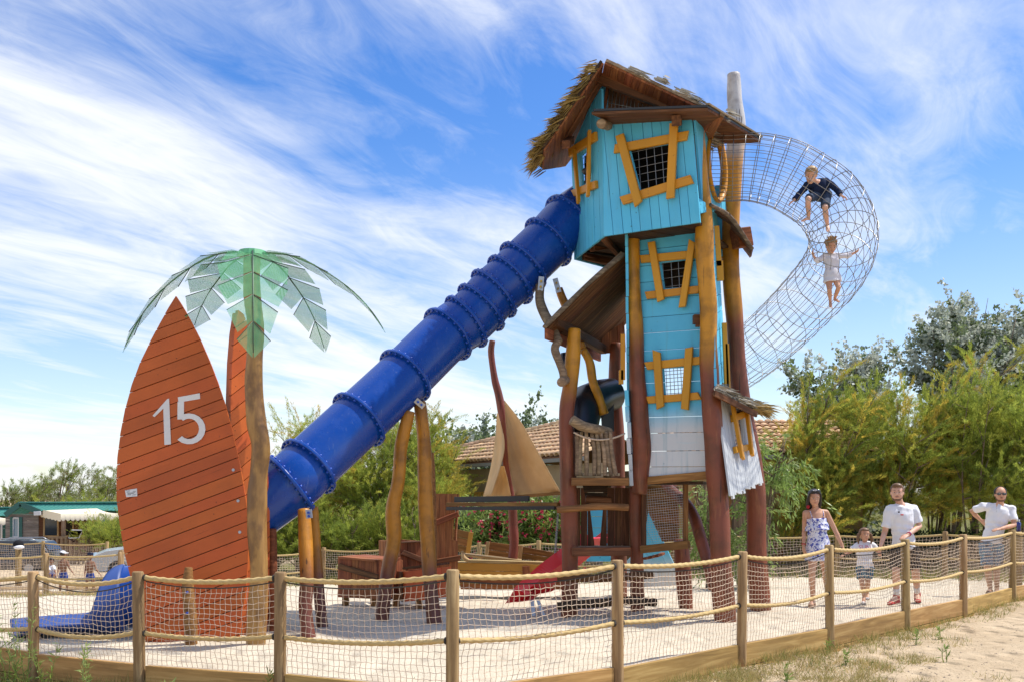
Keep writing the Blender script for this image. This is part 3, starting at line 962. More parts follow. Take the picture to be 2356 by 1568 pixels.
mb.build('wire_panel', MATS['steel'], gab, True)
mb = MB(); mb.prism([gable.at((p[0] + .12 * i, p[1]), -.7) for i, p in enumerate(pan)], gable.N * -.02); mb.build('back_panel', MATS['red_wood'], gab)
beam_obj(gab, 'trim', gable.at((pan[0][0], pan[0][1] + .02), .01), gable.at((pan[0][0], pan[1][1]), .01), .035, .04, MATS['red_wood'])
# main roof: ridge runs away from the viewer
AP = P(1390, 146, 12.6); RB_ = Vector((AP.x + .02, 15.1, AP.z))
RE = P(1612, 251, 12.3); LE = P(1254, 347, 12.9)
RE2 = RE + (RE - AP) * .22
def roof_side(eave, name, mat, cover, w, inset=.0):
    fr = Frame(AP, AP + (RB_ - AP), eave)
    q = eave + Vector((0, 15.0 - eave.y, 0))
    mid_ = AP.lerp(eave, .5); mid_ = Vector((mid_.x, 15.0, mid_.z))
    short = eave.x < AP.x
    if short: q = eave + Vector((0, .75, 0))
    P3 = [AP, RB_, mid_, q, eave] if short else [AP, RB_, q, eave]
    poly = [fr.loc(p) for p in P3]
    e = thing(name, None, None, AP); e.parent = tower; e.matrix_parent_inverse = pinv(tower)
    plank_wall(e, fr, poly, (1, 0), w, .025, mat, gap=.004, jit=.002)
    # covering slab on the outside
    n = (eave - AP).cross(RB_ - AP).normalized()
    if n.z < 0: n = -n
    mb = MB(); mb.prism([p + n * .028 + Vector((0, -.02, 0)) for p in P3], n * .035)
    mb.build('roof_felt', cover, e)
    return e, fr, n
r_right, fr_r, n_r = roof_side(RE2, 'roof_slope', MATS['red_wood'], MATS['grey_wood'], .105)
r_left, fr_l, n_l = roof_side(LE, 'roof_slope', MATS['red_wood'], MATS['dark_wood'], .12)
# rafters under the overhang
beam_obj(tower, 'rafter', P(1370, 176, 13.0), P(1560, 251, 12.72), .10, .13, MATS['brown'])
beam_obj(tower, 'rafter', P(1376, 188, 13.05), P(1298, 318, 13.5), .09, .12, MATS['brown'])
beam_obj(tower, 'rafter', P(1312, 322, 13.55), P(1302, 332, 13.0), .10, .10, MATS['brown'])
leafmat('thatch', (.34, .22, .055), (.14, .09, .035), (.42, .29, .09), trans=.12, patch=4.0)
leafmat('thatch_grey', (.30, .27, .21), (.42, .38, .30), (.24, .20, .14), trans=.1, patch=4.0)
def thatch(parent, rows, n, mat, ln=(.22, .42), r=.006, name='thatch', droop=.35, spread=.35, tuft=9):
    """rows: list of (p0, p1, direction): tufts of straw rooted along p0-p1 pointing along direction"""
    V = []; Fc = []
    for p0, p1, d in rows:
        p0, p1, d = Vector(p0), Vector(p1), Vector(d).normalized()
        for k in range(max(1, n // tuft)):
            pc = p0.lerp(p1, random.random()) + Vector((random.gauss(0, .02), random.gauss(0, .02), random.gauss(0, .02)))
            dc = (d + Vector((random.gauss(0, spread * .5), random.gauss(0, spread * .5), random.gauss(0, spread * .35)))).normalized()
            lc = random.uniform(*ln); dr_ = droop * random.uniform(-.1, .8)
            for q in range(tuft):
                p = pc + Vector((random.gauss(0, .022), random.gauss(0, .022), random.gauss(0, .015)))
                dd = (dc + Vector((random.gauss(0, .07), random.gauss(0, .07), random.gauss(0, .07)))).normalized()
                l = lc * random.uniform(.7, 1.1); w = r * random.uniform(.7, 1.6)
                s_ = dd.cross(Vector((random.gauss(0, 1), random.gauss(0, 1), random.gauss(0, 1)))).normalized() * w
                m = p + dd * l * .55 - Vector((0, 0, l * dr_ * .25)); t = p + dd * l - Vector((0, 0, l * dr_ * .9))
                o = len(V)
                V += [p - s_, p + s_, m + s_ * .9, m - s_ * .9, t]
                Fc += [(o, o + 1, o + 2), (o, o + 2, o + 3), (o + 3, o + 2, o + 4)]
    o = np_mesh(name, [tuple(v) for v in V], Fc, mat, parent); o["kind"] = 'stuff'
    return o
dl = (LE - AP).normalized(); bk = Vector((0, 1, 0))
rows = []
for k in range(13):
    t = .04 + k * .08
    a = AP.lerp(LE, t) + n_l * .075
    rows.append((a + Vector((0, -.05, 0)), a + Vector((0, 2.0 - 1.25 * min(1, max(0, t - .4) / .5), 0)), dl + n_l * .16))
thatch(tower, rows, 130, MATS['thatch'], (.16, .27), droop=.1)
rows = []
for k in range(26):
    t = .03 + k * .039
    a = AP.lerp(LE, t) + n_l * .06
    rows.append((a + Vector((0, -.03, 0)), a + Vector((0, .08, 0)), Vector((-.72, -.42, -.05)) + dl * .45))
rows += [(LE + n_l * .05, LE + Vector((0, .75, 0)) + n_l * .05, dl * .6 + Vector((-.45, -.1, .15)))] * 4
thatch(tower, rows, 18, MATS['thatch'], (.16, .30), .007, spread=.5, droop=.15)
# bright dry covering on the right slope edge
rows = []
dr = (RE2 - AP).normalized()
for k in range(22):
    a = AP.lerp(RE2, k / 21) + n_r * .075
    rows.append((a + Vector((0, -.06, 0)), a + Vector((0, 1.2, 0)), dr + n_r * .03))
thatch(tower, rows, 40, MATS['thatch_grey'], (.12, .22), .010, spread=.12, droop=.05)
# lean-to roof over the big window
q1, q2, q3 = P(1361, 262, 12.55), P(1627, 253, 11.95), P(1750, 328, 13.25)
q4 = q1 + (q3 - q2)
lean = thing('lean_to_roof', None, None, q1); lean.parent = tower; lean.matrix_parent_inverse = pinv(tower)
fl = Frame(q1, q2, q4)
plank_wall(lean, fl, [fl.loc(p) for p in (q1, q2, q3, q4)], (1, 0), .14, .03, MATS['brown'], gap=.004)
nl_ = fl.N if fl.N.z > 0 else -fl.N
mb = MB(); mb.prism([p + nl_ * .034 for p in (q1 + (q2 - q1).normalized() * .02, q2, q3, q4)], nl_ * .028); mb.build('roof_felt', MATS['black_paint'], lean)
mb = MB(); mb.prism([p + nl_ * .064 for p in (q2 + (q1 - q2) * .02, q2 + (q3 - q2) * .0 + (q2 - q1).normalized() * .02, q3 + (q2 - q1).normalized() * .02, q3 + (q1 - q2) * .02)], nl_ * .02); mb.build('edge_strip', MATS['grey_wood'], lean)
log_obj(tower, 'log_beam', [(1383, 284, 12.62, 11), (1404, 290, 13.1, 11)], MATS['grey_wood'], seed=21, wob=.03)
beam_obj(tower, 'log_beam', P(1556, 277, 12.25), P(1562, 276, 12.9), .115, .13, MATS['brown'])
# right wall of the hut with a round doorway into the wire tunnel
hut_right = Frame(P(1618, 490, 12.75), P(1668, 480, 13.75), P(1618, 270, 12.75))
rw = thing('hut_right_wall', None, None, P(1618, 490, 12.75)); rw.parent = tower; rw.matrix_parent_inverse = pinv(tower)
rc = hut_right.on(1646, 385)
R0 = .43
oct_ = [(rc[0] + R0 * math.cos(k * math.pi / 6), rc[1] + R0 * math.sin(k * math.pi / 6)) for k in range(12)]
plank_wall(rw, hut_right, [(-.02, -.05), (1.25, -.05), (1.25, .98), (-.02, 1.15)], (0, 1), .14, .03, MATS['cyan'], holes=[oct_])
mb = MB(); mb.tube([hut_right.at((rc[0] + R0 * 1.0 * math.cos(k * math.pi / 16), rc[1] + R0 * math.sin(k * math.pi / 16)), .01) for k in range(33)], [(.05, .03)] * 33, 6, False)
mb.build('door_ring', MATS['yellow_paint'], rw, True)
# rear walls and floor close the hut
zF = 4.97
cL, cK, cR = P(1324.5, 594, 14.1), P(1389, 543, 13.05), P(1611, 511, 12.4)
cQ = Vector((3.0, 13.85, zF)); cB = Vector((1.75, 15.0, zF))
for a, b in ((cQ, cB), (cB, cL)):
    a0 = Vector((a.x, a.y, zF)); b0 = Vector((b.x, b.y, zF))
    fr = Frame(a0, b0, a0 + Vector((0, 0, 1)))
    if fr.V.z < 0: fr = Frame(b0, a0, b0 + Vector((0, 0, 1)))
    l = (b0 - a0).length
    w_ = thing('hut_rear_wall', None, None, a0); w_.parent = tower; w_.matrix_parent_inverse = pinv(tower)
    hl = [[(l * .38, .25), (l * .62, .25), (l * .62, .65), (l * .38, .65)]] if a is cQ else []
    plank_wall(w_, fr, [(0, -.05), (l, -.05), (l, .95 if a is cQ else 1.0), (0, .95 if a is cQ else 1.0)], (0, 1), .16, .03, MATS['cyan'], holes=hl, gap=.002)
floor = thing('hut_floor', None, None, cK); floor.parent = tower; floor.matrix_parent_inverse = pinv(tower)
fp = [Vector((p.x, p.y, zF + .05)) for p in (cL + Vector((.04, -.02, 0)), cK + Vector((.03, .04, 0)), cR + Vector((-.03, .08, 0)), cQ, cB)]
ff = Frame(fp[0], fp[1], fp[2])
plank_wall(floor, ff, [ff.loc(p) for p in fp], (0.3, 1), .17, .03, MATS['dark_wood'], gap=.004)
for a, b, w_ in ((P(1340, 590, 14.2), P(1432, 607, 14.7), .10), (P(1362, 570, 13.75), P(1440, 556, 14.2), .10), (P(1345, 580, 14.1), P(1420, 606, 14.75), .06), (P(1390, 545, 13.2), P(1440, 600, 14.6), .08)):
    beam_obj(tower, 'floor_beam', a, b, w_, .10, MATS['brown'])
# unseen near-black lining, added so the hut looks dark through its windows
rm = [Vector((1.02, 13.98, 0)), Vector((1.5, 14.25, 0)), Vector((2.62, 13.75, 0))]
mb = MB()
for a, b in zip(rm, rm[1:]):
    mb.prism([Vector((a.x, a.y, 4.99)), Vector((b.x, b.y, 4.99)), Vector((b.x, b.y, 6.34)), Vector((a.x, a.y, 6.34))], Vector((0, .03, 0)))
mb.build('dark_lining', MATS['dark_void'], tower)
mb = MB(); mb.prism([Vector((1.27, 13.12, 6.34)), Vector((2.28, 12.55, 6.20)), Vector((2.62, 13.75, 6.20)), Vector((1.5, 14.25, 6.36)), Vector((1.02, 13.98, 6.30))], Vector((0, 0, .02))); mb.build('dark_lining_top', MATS['dark_void'], tower)
# triangular bracket
mb = MB(); mb.prism([P(1607, 455, 12.6), P(1648, 482, 12.9), P(1612, 490, 12.6)], (.0, .03, 0)); mb.build('bracket', MATS['cyan'], tower)

# shaft, front wall with level planks
sh = Frame(P(1470, 700, 13.45), P(1618, 687, 13.02), P(1470, 900, 13.45))
shaft = thing('shaft_front_wall', None, None, P(1470, 1100, 13.45)); shaft.parent = tower; shaft.matrix_parent_inverse = pinv(tower)
h1 = [(1521, 604), (1583, 597), (1575, 660), (1529, 663)]
h2 = [(1527, 846), (1576, 844), (1574, 904), (1531, 907)]
plank_wall(shaft, sh, sh.poly([(1462, 500), (1618, 500), (1626, 1090), (1468, 1112)]), (1, 0.0), .218, .03, MATS['cyan_white'], holes=[sh.poly(h1), sh.poly(h2)], wvar=.06)
window(tower, sh, h1, [((1476, 597), (1605, 585), 18), ((1488, 680), (1611, 666), 17), ((1503, 559), (1525, 693), 17), ((1597, 557), (1574, 708), 16)], .105)
window(tower, sh, h2, [((1488, 841), (1614, 828), 18), ((1491, 919), (1612, 909), 17), ((1515, 808), (1524, 937), 18), ((1590, 800), (1580, 941), 18)], .05)
beam_obj(tower, 'sill_beam', P(1487, 1104, 13.42), P(1628, 1091, 12.98), .10, S(18, 13.2), MATS['ochre_wood'])
mb = MB(); c_ = P(1604, 734, 12.93); mb.box(c_, (.10, .12, .11)); mb.box(c_ + Vector((0, -.03, -.075)), (.05, .05, .05)); mb.build('lamp_box', MATS['brown'], tower)
# side walls of the shaft (seen edge on)
sl_ = Frame(P(1440, 700, 13.3), P(1452, 700, 14.6), P(1440, 900, 13.3), flip=True)
ls = thing('shaft_left_wall', None, None, P(1440, 1000, 13.3)); ls.parent = tower; ls.matrix_parent_inverse = pinv(tower)
z0 = lambda v: (1138 - v) / F * 13.3 + 1.6
o_ = sl_.loc(Vector((0, 0, 0)))
def vertpoly(fr, l0, l1, za, zb):
    return [(l0, (za - fr.o.z) / fr.V.z), (l1, (za - fr.o.z) / fr.V.z), (l1, (zb - fr.o.z) / fr.V.z), (l0, (zb - fr.o.z) / fr.V.z)]
plank_wall(ls, sl_, vertpoly(sl_, 0, 1.25, z0(905), z0(535)), (1, 0), .21, .035, MATS['cyan_white'])
sl2 = Frame(P(1439, 895, 13.25), P(1452, 895, 14.4), P(1447, 1120, 13.1), flip=True)
plank_wall(ls, sl2, [(0, 0), (1.1, 0), (1.1, (1.28) * (-1 if sl2.V.z > 0 else 1)), (0, 1.28 * (-1 if sl2.V.z > 0 else 1))], (1, 0), .2, .05, MATS['cyan_white'], jit=.02)
for a, b in (((1433, 768), (1433, 872)), ((1429, 850), (1429, 882))):
    beam_obj(tower, 'window_board', P(*a, 13.3), P(*b, 13.3), .05, .06, MATS['yellow_paint'])
srw = Frame(P(1640, 520, 13.0), P(1662, 520, 13.9), P(1656, 900, 12.9))
rs_ = thing('shaft_right_wall', None, None, P(1650, 900, 13.0)); rs_.parent = tower; rs_.matrix_parent_inverse = pinv(tower)
plank_wall(rs_, srw, srw.poly([(1636, 485), (1650, 490), (1672, 900), (1649, 905)]), (1, 0), .22, .03, MATS['cyan_white'])
for a, b, w_ in (((1648, 520), (1654, 612), .07), ((1655, 600), (1657, 645), .09), ((1666, 742), (1672, 892), .06), ((1672, 790), (1676, 905), .05)):
    beam_obj(tower, 'window_board', P(*a, 13.15), P(*b, 13.15), .05, w_, MATS['yellow_paint'])
mb = MB(); mb.prism([Vector((1.72, 14.3, 3.95)), Vector((2.75, 14.0, 3.95)), Vector((2.75, 14.0, 5.0)), Vector((1.72, 14.3, 5.0))], (0, .03, 0)); mb.build('shaft_light_block', MATS['dark_wood'], tower)  # unseen panel added to keep light out of the upper shaft
mb = MB(); mb.prism([Vector((1.7, 13.5, 3.93)), Vector((2.5, 13.1, 3.93)), Vector((2.75, 14.0, 3.93)), Vector((1.75, 14.3, 3.93))], (0, 0, .03)); mb.build('shaft_floor', MATS['dark_wood'], tower)
mb = MB(); mb.prism([Vector((1.7, 13.5, 1.75)), Vector((2.5, 13.1, 1.75)), Vector((2.75, 14.0, 1.75)), Vector((1.75, 14.3, 1.75))], (0, 0, .04)); mb.build('shaft_floor', MATS['dark_wood'], tower)

# small roof half way up on the right
def slab_roof(name, a, b, back, thick, mat, plk=.12):
    a, b, back = Vector(a), Vector(b), Vector(back)
    e = thing(name, None, None, a); e.parent = tower; e.matrix_parent_inverse = pinv(tower)
    fr = Frame(a, b, a + back)
    plank_wall(e, fr, [fr.loc(p) for p in (a, b, b + back, a + back)], (0, 1), plk, thick, mat, gap=.004)
    return e
m1, m2, m3 = P(1634, 474, 12.75), P(1682, 507, 13.05), P(1730, 573, 13.35)
slab_roof('side_roof', m1, m2, (.25, .8, .1), .03, MATS['brown'])
slab_roof('side_roof', m2, m3, (.15, .75, .06), .03, MATS['brown'])
log_obj(tower, 'roof_edge', [(1634, 470, 12.7, 4), (1682, 501, 13.0, 5), (1731, 572, 13.33, 4)], MATS['bark'], seed=33)
beam_obj(tower, 'log_beam', P(1690, 549, 13.6), P(1722, 545, 13.7), .16, .26, MATS['red_wood'])
# flared white skirt on the right with a window and thatched awning
sk = Frame(P(1655, 915, 12.78), P(1722, 942, 13.65), P(1682, 1140, 12.45))
skw = thing('skirt_wall', None, None, P(1680, 1140, 12.5)); skw.parent = tower; skw.matrix_parent_inverse = pinv(tower)
wo_ = [(1688, 964), (1706, 958), (1712, 1026), (1694, 1030)]
plank_wall(skw, sk, sk.poly([(1650, 903), (1722, 932), (1757, 1112), (1683, 1148)]), pxdir(sk, (1688, 930), (1718, 1125)), .07, .025, MATS['skirt_paint'], holes=[sk.poly(wo_)], jag=.07, gap=.004)
window(tower, sk, wo_, [((1680, 962), (1710, 951), 16), ((1686, 1034), (1722, 1027), 15), ((1674, 930), (1697, 1056), 12), ((1706, 938), (1719, 1048), 11)], .05)
e1, e2 = P(1643, 901, 12.45), P(1740, 950, 12.95)
bkv = Vector((.16, .95, .16))
slab_roof('awning', e1, e2, bkv, .03, MATS['brown'])
beam_obj(tower, 'fascia', e1 + Vector((0, -.02, -.01)), e2 + Vector((0, -.02, -.01)), .03, .075, MATS['brown'])
de = (e2 - e1).normalized(); ne = de.cross(bkv).normalized(); ne = ne if ne.z > 0 else -ne
rows = []
for k in range(9):
    a = e1.lerp(e2, k / 8) + ne * .05
    rows.append((a, a + bkv, de + ne * .12))
thatch(tower, rows, 70, MATS['thatch_grey'], (.16, .28), .008, spread=.2, droop=.15)
rows = [(e2 + ne * .045 - de * .05, e2 + bkv + ne * .045 - de * .05, de + ne * .25)] * 3
thatch(tower, rows, 150, MATS['thatch'], (.24, .44), .007, spread=.35, droop=.55)

# low roof on the left with its eave beam, carried by the front post
E1, E2 = P(1256, 758, 13.0), P(1380, 812, 15.4)
R1, R2 = P(1437, 584, 13.35), Vector((1.62, 15.6, 4.95))
lr = thing('porch_roof', None, None, E1); lr.parent = tower; lr.matrix_parent_inverse = pinv(tower)
fr = Frame(E1, E2, R1)
plank_wall(lr, fr, [fr.loc(p) for p in (E1, E2, R2, R1)], (E2 - E1).length and (fr.loc(R1)[0] - fr.loc(E1)[0], fr.loc(R1)[1] - fr.loc(E1)[1]), .15, .03, MATS['brown'], gap=.004)
nr_ = fr.N if fr.N.z > 0 else -fr.N
mb = MB(); mb.prism([p + nr_ * .035 for p in (E1, E2, R2, R1)], nr_ * .03); mb.build('roof_felt', MATS['grey_wood'], lr)
log_obj(lr, 'roof_edge', [(1252, 752, 12.97, 5), (1300, 705, 13.05, 6), (1350, 655, 13.15, 5), (1400, 612, 13.25, 6), (1436, 584, 13.33, 5)], MATS['bark'], seed=41)
beam_obj(tower, 'eave_beam', P(1276, 738, 13.1), P(1388, 803, 15.0), .10, .13, MATS['brown'])
beam_obj(tower, 'fascia', E1 + Vector((0, -.02, -.05)), E2 + Vector((0, 0, -.05)), .04, .14, MATS['red_wood'])
hg = Frame(P(1384, 745, 15.0), P(1436, 735, 15.1), P(1384, 810, 15.0))
hgw = thing('porch_gable', None, None, P(1384, 810, 15.0)); hgw.parent = tower; hgw.matrix_parent_inverse = pinv(tower)
plank_wall(hgw, hg, hg.poly([(1384, 775), (1436, 738), (1440, 808), (1384, 812)]), pxdir(hg, (1400, 750), (1401, 810)), .12, .03, MATS['red_wood'])
# climbing branches beside the porch
log_obj(tower, 'branch', [(1343, 805, 13.9, 9), (1357, 833, 13.9, 10), (1364, 875, 13.9, 10), (1377, 908, 13.9, 10), (1390, 950, 13.9, 11)], pY, seed=44)
log_obj(tower, 'branch', [(1283, 785, 13.15, 9), (1277, 803, 13.12, 10), (1287, 832, 13.1, 9), (1296, 856, 13.1, 9), (1294, 880, 13.12, 8)], MATS['grey_wood'], seed=45)
log_obj(tower, 'branch', [(1292, 877, 12.95, 11), (1303, 872, 13.3, 11)], MATS['grey_wood'], seed=46, wob=.03)
# black rubber tunnel on the first floor
mb = MB()
pts = [P(1408, 905, 14.7), P(1380, 912, 14.5), P(1352, 925, 14.2), P(1338, 950, 14.0), P(1334, 985, 13.9)]
mb.tube(pts, [.24, .26, .27, .27, .25], 20, False); mb.build('black_tunnel', MATS['rubber'], tower, True)
mb = MB(); mb.tube([P(1300, 810, 13.9), P(1306, 870, 13.9)], [.06, .09], 14); mb.build('black_tunnel', MATS['rubber'], tower, True)
mb = MB(); mb.prism([P(1380, 912, 14.35), P(1412, 903, 14.35), P(1413, 990, 14.35), P(1386, 1000, 14.35)], (0, .03, 0)); mb.build('rubber_flap', MATS['rubber'], tower)
# balcony
log_obj(tower, 'rail_log', [(1316, 964, 12.95, 12), (1340, 978, 13.0, 12), (1368, 984, 13.1, 11), (1402, 992, 13.3, 10)], MATS['grey_wood'], seed=50)
mb = MB(); mb.tube(rope_curve(P(1320, 993, 13.0), P(1438, 995, 13.2), .09, 12), .012, 6); mb.build('hand_rope', MATS['net_cord'], tower, True)
for k, (ut, ub) in enumerate(((1328, 1328), (1338, 1334), (1349, 1350), (1361, 1367), (1372, 1378), (1382, 1392), (1394, 1406), (1404, 1417))):
    log_obj(tower, 'baluster', [(ut, 992, 13.15, 4.5), ((ut + ub) / 2 + random.uniform(-4, 4), 1040, 13.15, 5.5), (ub, 1092, 13.15, 5)], MATS['grey_wood'], n=8, seed=60 + k)
beam_obj(tower, 'platform_beam', P(1315, 1106, 13.1), P(1446, 1106, 13.1), .10, S(18, 13.1), MATS['ochre_wood'])
mb = MB(); mb.prism([P(1318, 1096, 13.15), P(1446, 1096, 13.15), P(1440, 1098, 14.6), P(1330, 1098, 14.6)], (0, 0, -.03)); mb.build('platform', MATS['brown'], tower)
beam_obj(tower, 'plank_step', P(1340, 1090, 13.2), P(1425, 1090, 13.2), .12, .04, MATS['grey_wood'])
log_obj(tower, 'step_log', [(1282, 1171, 13.0, 8), (1330, 1167, 13.0, 8), (1380, 1163, 13.0, 8), (1445, 1165, 13.05, 8)], MATS['ochre_wood'], seed=70)
log_obj(tower, 'step_log', [(1348, 1146, 13.7, 9), (1405, 1150, 13.7, 9)], MATS['brown'], seed=71)
# dark boards under the platform with an opening between
bd = Frame(P(1321, 1120, 14.0), P(1446, 1120, 14.0), P(1321, 1252, 14.0))
bw = thing('lower_boards', None, None, P(1380, 1252, 14.0)); bw.parent = tower; bw.matrix_parent_inverse = pinv(tower)
plank_wall(bw, bd, bd.poly([(1320, 1120), (1352, 1120), (1368, 1254), (1320, 1254)]), (0, 1), .09, .03, MATS['brown'])
plank_wall(bw, bd, bd.poly([(1392, 1120), (1448, 1120), (1448, 1254), (1380, 1254)]), (0, 1), .1, .03, MATS['brown'])
plank_wall(bw, bd, bd.poly([(1340, 1110), (1400, 1110), (1392, 1172), (1352, 1172)]), (1, 0), .12, .03, MATS['dark_wood'])
beam_obj(tower, 'platform_beam', P(1316, 1267, 13.1), P(1450, 1266, 13.1), .12, S(20, 13.1), MATS['brown'])
mb = MB(); mb.prism([P(1318, 1256, 13.15), P(1450, 1256, 13.15), P(1446, 1252, 14.4), P(1325, 1252, 14.4)], (0, 0, -.03)); mb.build('platform', MATS['grey_wood'], tower)
log_obj(tower, 'step_log', [(1283, 1326, 12.95, 9), (1380, 1328, 12.95, 9), (1500, 1320, 13.1, 9)], MATS['brown'], seed=72)
log_obj(tower, 'step_log', [(1282, 1392, 13.0, 9), (1370, 1386, 13.0, 10), (1450, 1380, 13.0, 10), (1508, 1384, 13.1, 10)], MATS['dark_wood'], seed=73)
# wire cage under the shaft
beam_obj(tower, 'cage_post', P(1481, 1135, 13.6), P(1481, 1252, 13.6), .10, .06, MATS['brown'], (1, 0, 0))
beam_obj(tower, 'cage_post', P(1577, 1112, 13.4), P(1577, 1246, 13.4), .10, .06, MATS['ochre_wood'], (1, 0, 0))
beam_obj(tower, 'cage_sill', P(1476, 1262, 13.6), P(1585, 1250, 13.3), .11, S(18, 13.5), MATS['ochre_wood'])
cg = Frame(P(1491, 1120, 13.58), P(1569, 1112, 13.42), P(1491, 1250, 13.58))
mb = MB()
x0, y0 = cg.on(1489, 1248); x1, y1 = cg.on(1571, 1114)
k = x0
while k < x1: mb.tube([cg.at((k, y0)), cg.at((k, y1))], .0022, 3, False); k += .033
k = min(y0, y1)
while k < max(y0, y1): mb.tube([cg.at((x0, k)), cg.at((x1, k))], .0022, 3, False); k += .033
mb.build('wire_mesh', MATS['galv'], tower)
bw2 = thing('slanted_boards', None, None, P(1520, 1250, 14.6)); bw2.parent = tower; bw2.matrix_parent_inverse = pinv(tower)
bf = Frame(P(1490, 1120, 14.7), P(1566, 1120, 14.7), P(1490, 1250, 14.7))
plank_wall(bw2, bf, bf.poly([(1490, 1116), (1562, 1116), (1562, 1244), (1524, 1244), (1490, 1172)]), (1, -.12), .13, .03, MATS['ochre_wood'])
bf2 = Frame(P(1584, 1152, 14.0), P(1624, 1242, 14.4), P(1592, 1240, 13.8))
plank_wall(bw2, bf2, bf2.poly([(1583, 1150), (1594, 1165), (1624, 1235), (1620, 1243), (1605, 1240), (1586, 1180)]), pxdir(bf2, (1590, 1190), (1610, 1183)), .13, .03, MATS['ochre_wood'])
mb = MB()
for k in range(3): mb.beam(P(1482 + k * 14, 1283 - k * 3, 13.7), P(1510 + k * 8, 1277 - k * 3, 14.3), .05, .03)
mb.build('rung', MATS['red_wood'], tower)
# ------------------------------------------------------------------ blue tube slide
slide = thing('tube_slide', 'long dark blue plastic tube slide running down from the tower hut', 'slide', (-2.4, 12.2, 0))
def z3(x, y): return (575.2 + .5136 * x, 402.6 + .5136 * y)
FL = [((1425, 205), 14.25), ((1335, 300), 14.12), ((1222, 408), 13.98), ((1165, 468), 13.90), ((1092, 530), 13.83), ((1035, 592), 13.77), ((968, 655), 13.70),
      ((885, 712), 13.60), ((695, 897), 13.18), ((487, 1092), 12.72), ((262, 1302), 12.25), ((180, 1378), 12.08)]
cent = []
for (x, y), Z in FL:
    u, v = z3(x, y); cent.append(P(u, v, Z))
cent = [P(1360, 470, 14.45)] + cent
low = [P(560, 1190, 11.98), P(470, 1265, 11.92), P(395, 1325, 11.88), P(330, 1362, 11.85), P(285, 1372, 11.8)]
axis = [tuple(p) for p in cent + low]
TR = .365
dense = [Vector(c) for c in catmull(axis, 8)]
# one tube piece between each pair of flanges
idx = [i * 8 for i in range(len(axis))]
def ring_frame(i):
    t = (dense[min(i + 1, len(dense) - 1)] - dense[max(i - 1, 0)]).normalized()
    x = t.cross(Vector((0, 0, 1))).normalized(); return t, x, t.cross(x)
flange_at = idx[1:13] + [idx[15]]
cuts = [0] + flange_at + [idx[-1]]
for a, b in zip(cuts, cuts[1:]):
    mb = MB(); mb.tube(dense[a:b + 1], TR, 40, False, (0, 0, 1)); mb.build('tube_section', MATS['slide_blue'], slide, True)
for i in flange_at:
    t, x, y = ring_frame(i); c = dense[i]
    mb = MB(); n = 40; vs = []; fs = []
    prof = [(TR - .005, -.022), (TR + .052, -.022), (TR + .058, -.012), (TR + .058, .012), (TR + .052, .022), (TR - .005, .022)]
    for k in range(n):
        a = 2 * math.pi * k / n; d = x * math.cos(a) + y * math.sin(a)
        for r, h in prof: vs.append(c + d * r + t * h)
    m = len(prof)
    for k in range(n):
        for j in range(m):
            fs.append((k * m + j, k * m + (j + 1) % m, ((k + 1) % n) * m + (j + 1) % m, ((k + 1) % n) * m + j))
    mb.add(vs, fs)
    fl_ = mb.build('flange', MATS['slide_blue'], slide)
    mb = MB()
    nb = 24
    for k in range(nb):
        a = 2 * math.pi * (k + .3) / nb; d = x * math.cos(a) + y * math.sin(a); p = c + d * (TR + .030)
        mb.tube([p - t * .052, p - t * .040, p - t * .022], [.008, .017, .019], 8)
        mb.tube([p + t * .022, p + t * .036, p + t * .044], [.018, .016, .008], 8)
    mb.build('bolts', MATS['bolt_blue'], fl_, True, 'stuff')
# exit: hood and open trough running left
ex = [P(285, 1372, 11.8), P(240, 1385, 11.75), P(205, 1398, 11.7), P(160, 1405, 11.6), P(95, 1408, 11.45), P(34, 1412, 11.3)]
exd = [Vector(c) for c in catmull([tuple(p) for p in ex], 6)]
n_ex = len(exd)
mb = MB(); vs = []; fs = []; m = 25
for i, p in enumerate(exd):
    t = (exd[min(i + 1, n_ex - 1)] - exd[max(i - 1, 0)]).normalized(); xx = t.cross(Vector((0, 0, 1))).normalized()
    f = i / (n_ex - 1)
    g_ = sstep(0, .42, f)
    R_ = TR * (1.08 - .10 * f)
    half = math.pi * (.985 - .61 * g_)              # how far the wall wraps up from the bottom
    zb = ground_z(p.x, p.y) - .02
    cz = zb + R_
    flat = .35 * g_
    for k in range(m):
        a = -half + 2 * half * k / (m - 1)
        dx = math.sin(a) * R_ * (1 + .25 * g_); dz = -math.cos(a) * R_
        if dz < 0: dz *= 1 - flat * .4
        vs.append(Vector((p.x, p.y, cz * (1 - 0) - .0)) + xx * dx + Vector((0, 0, dz - flat * .18 * (dz > -.2))))
for i in range(n_ex - 1):
    for k in range(m - 1):
        fs.append((i * m + k, i * m + k + 1, (i + 1) * m + k + 1, (i + 1) * m + k))
mb.add(vs, fs)
eo = mb.build('exit_trough', MATS['slide_pale'], slide, True)
sm_ = eo.modifiers.new('thick', 'SOLIDIFY'); sm_.thickness = .05; sm_.offset = 0
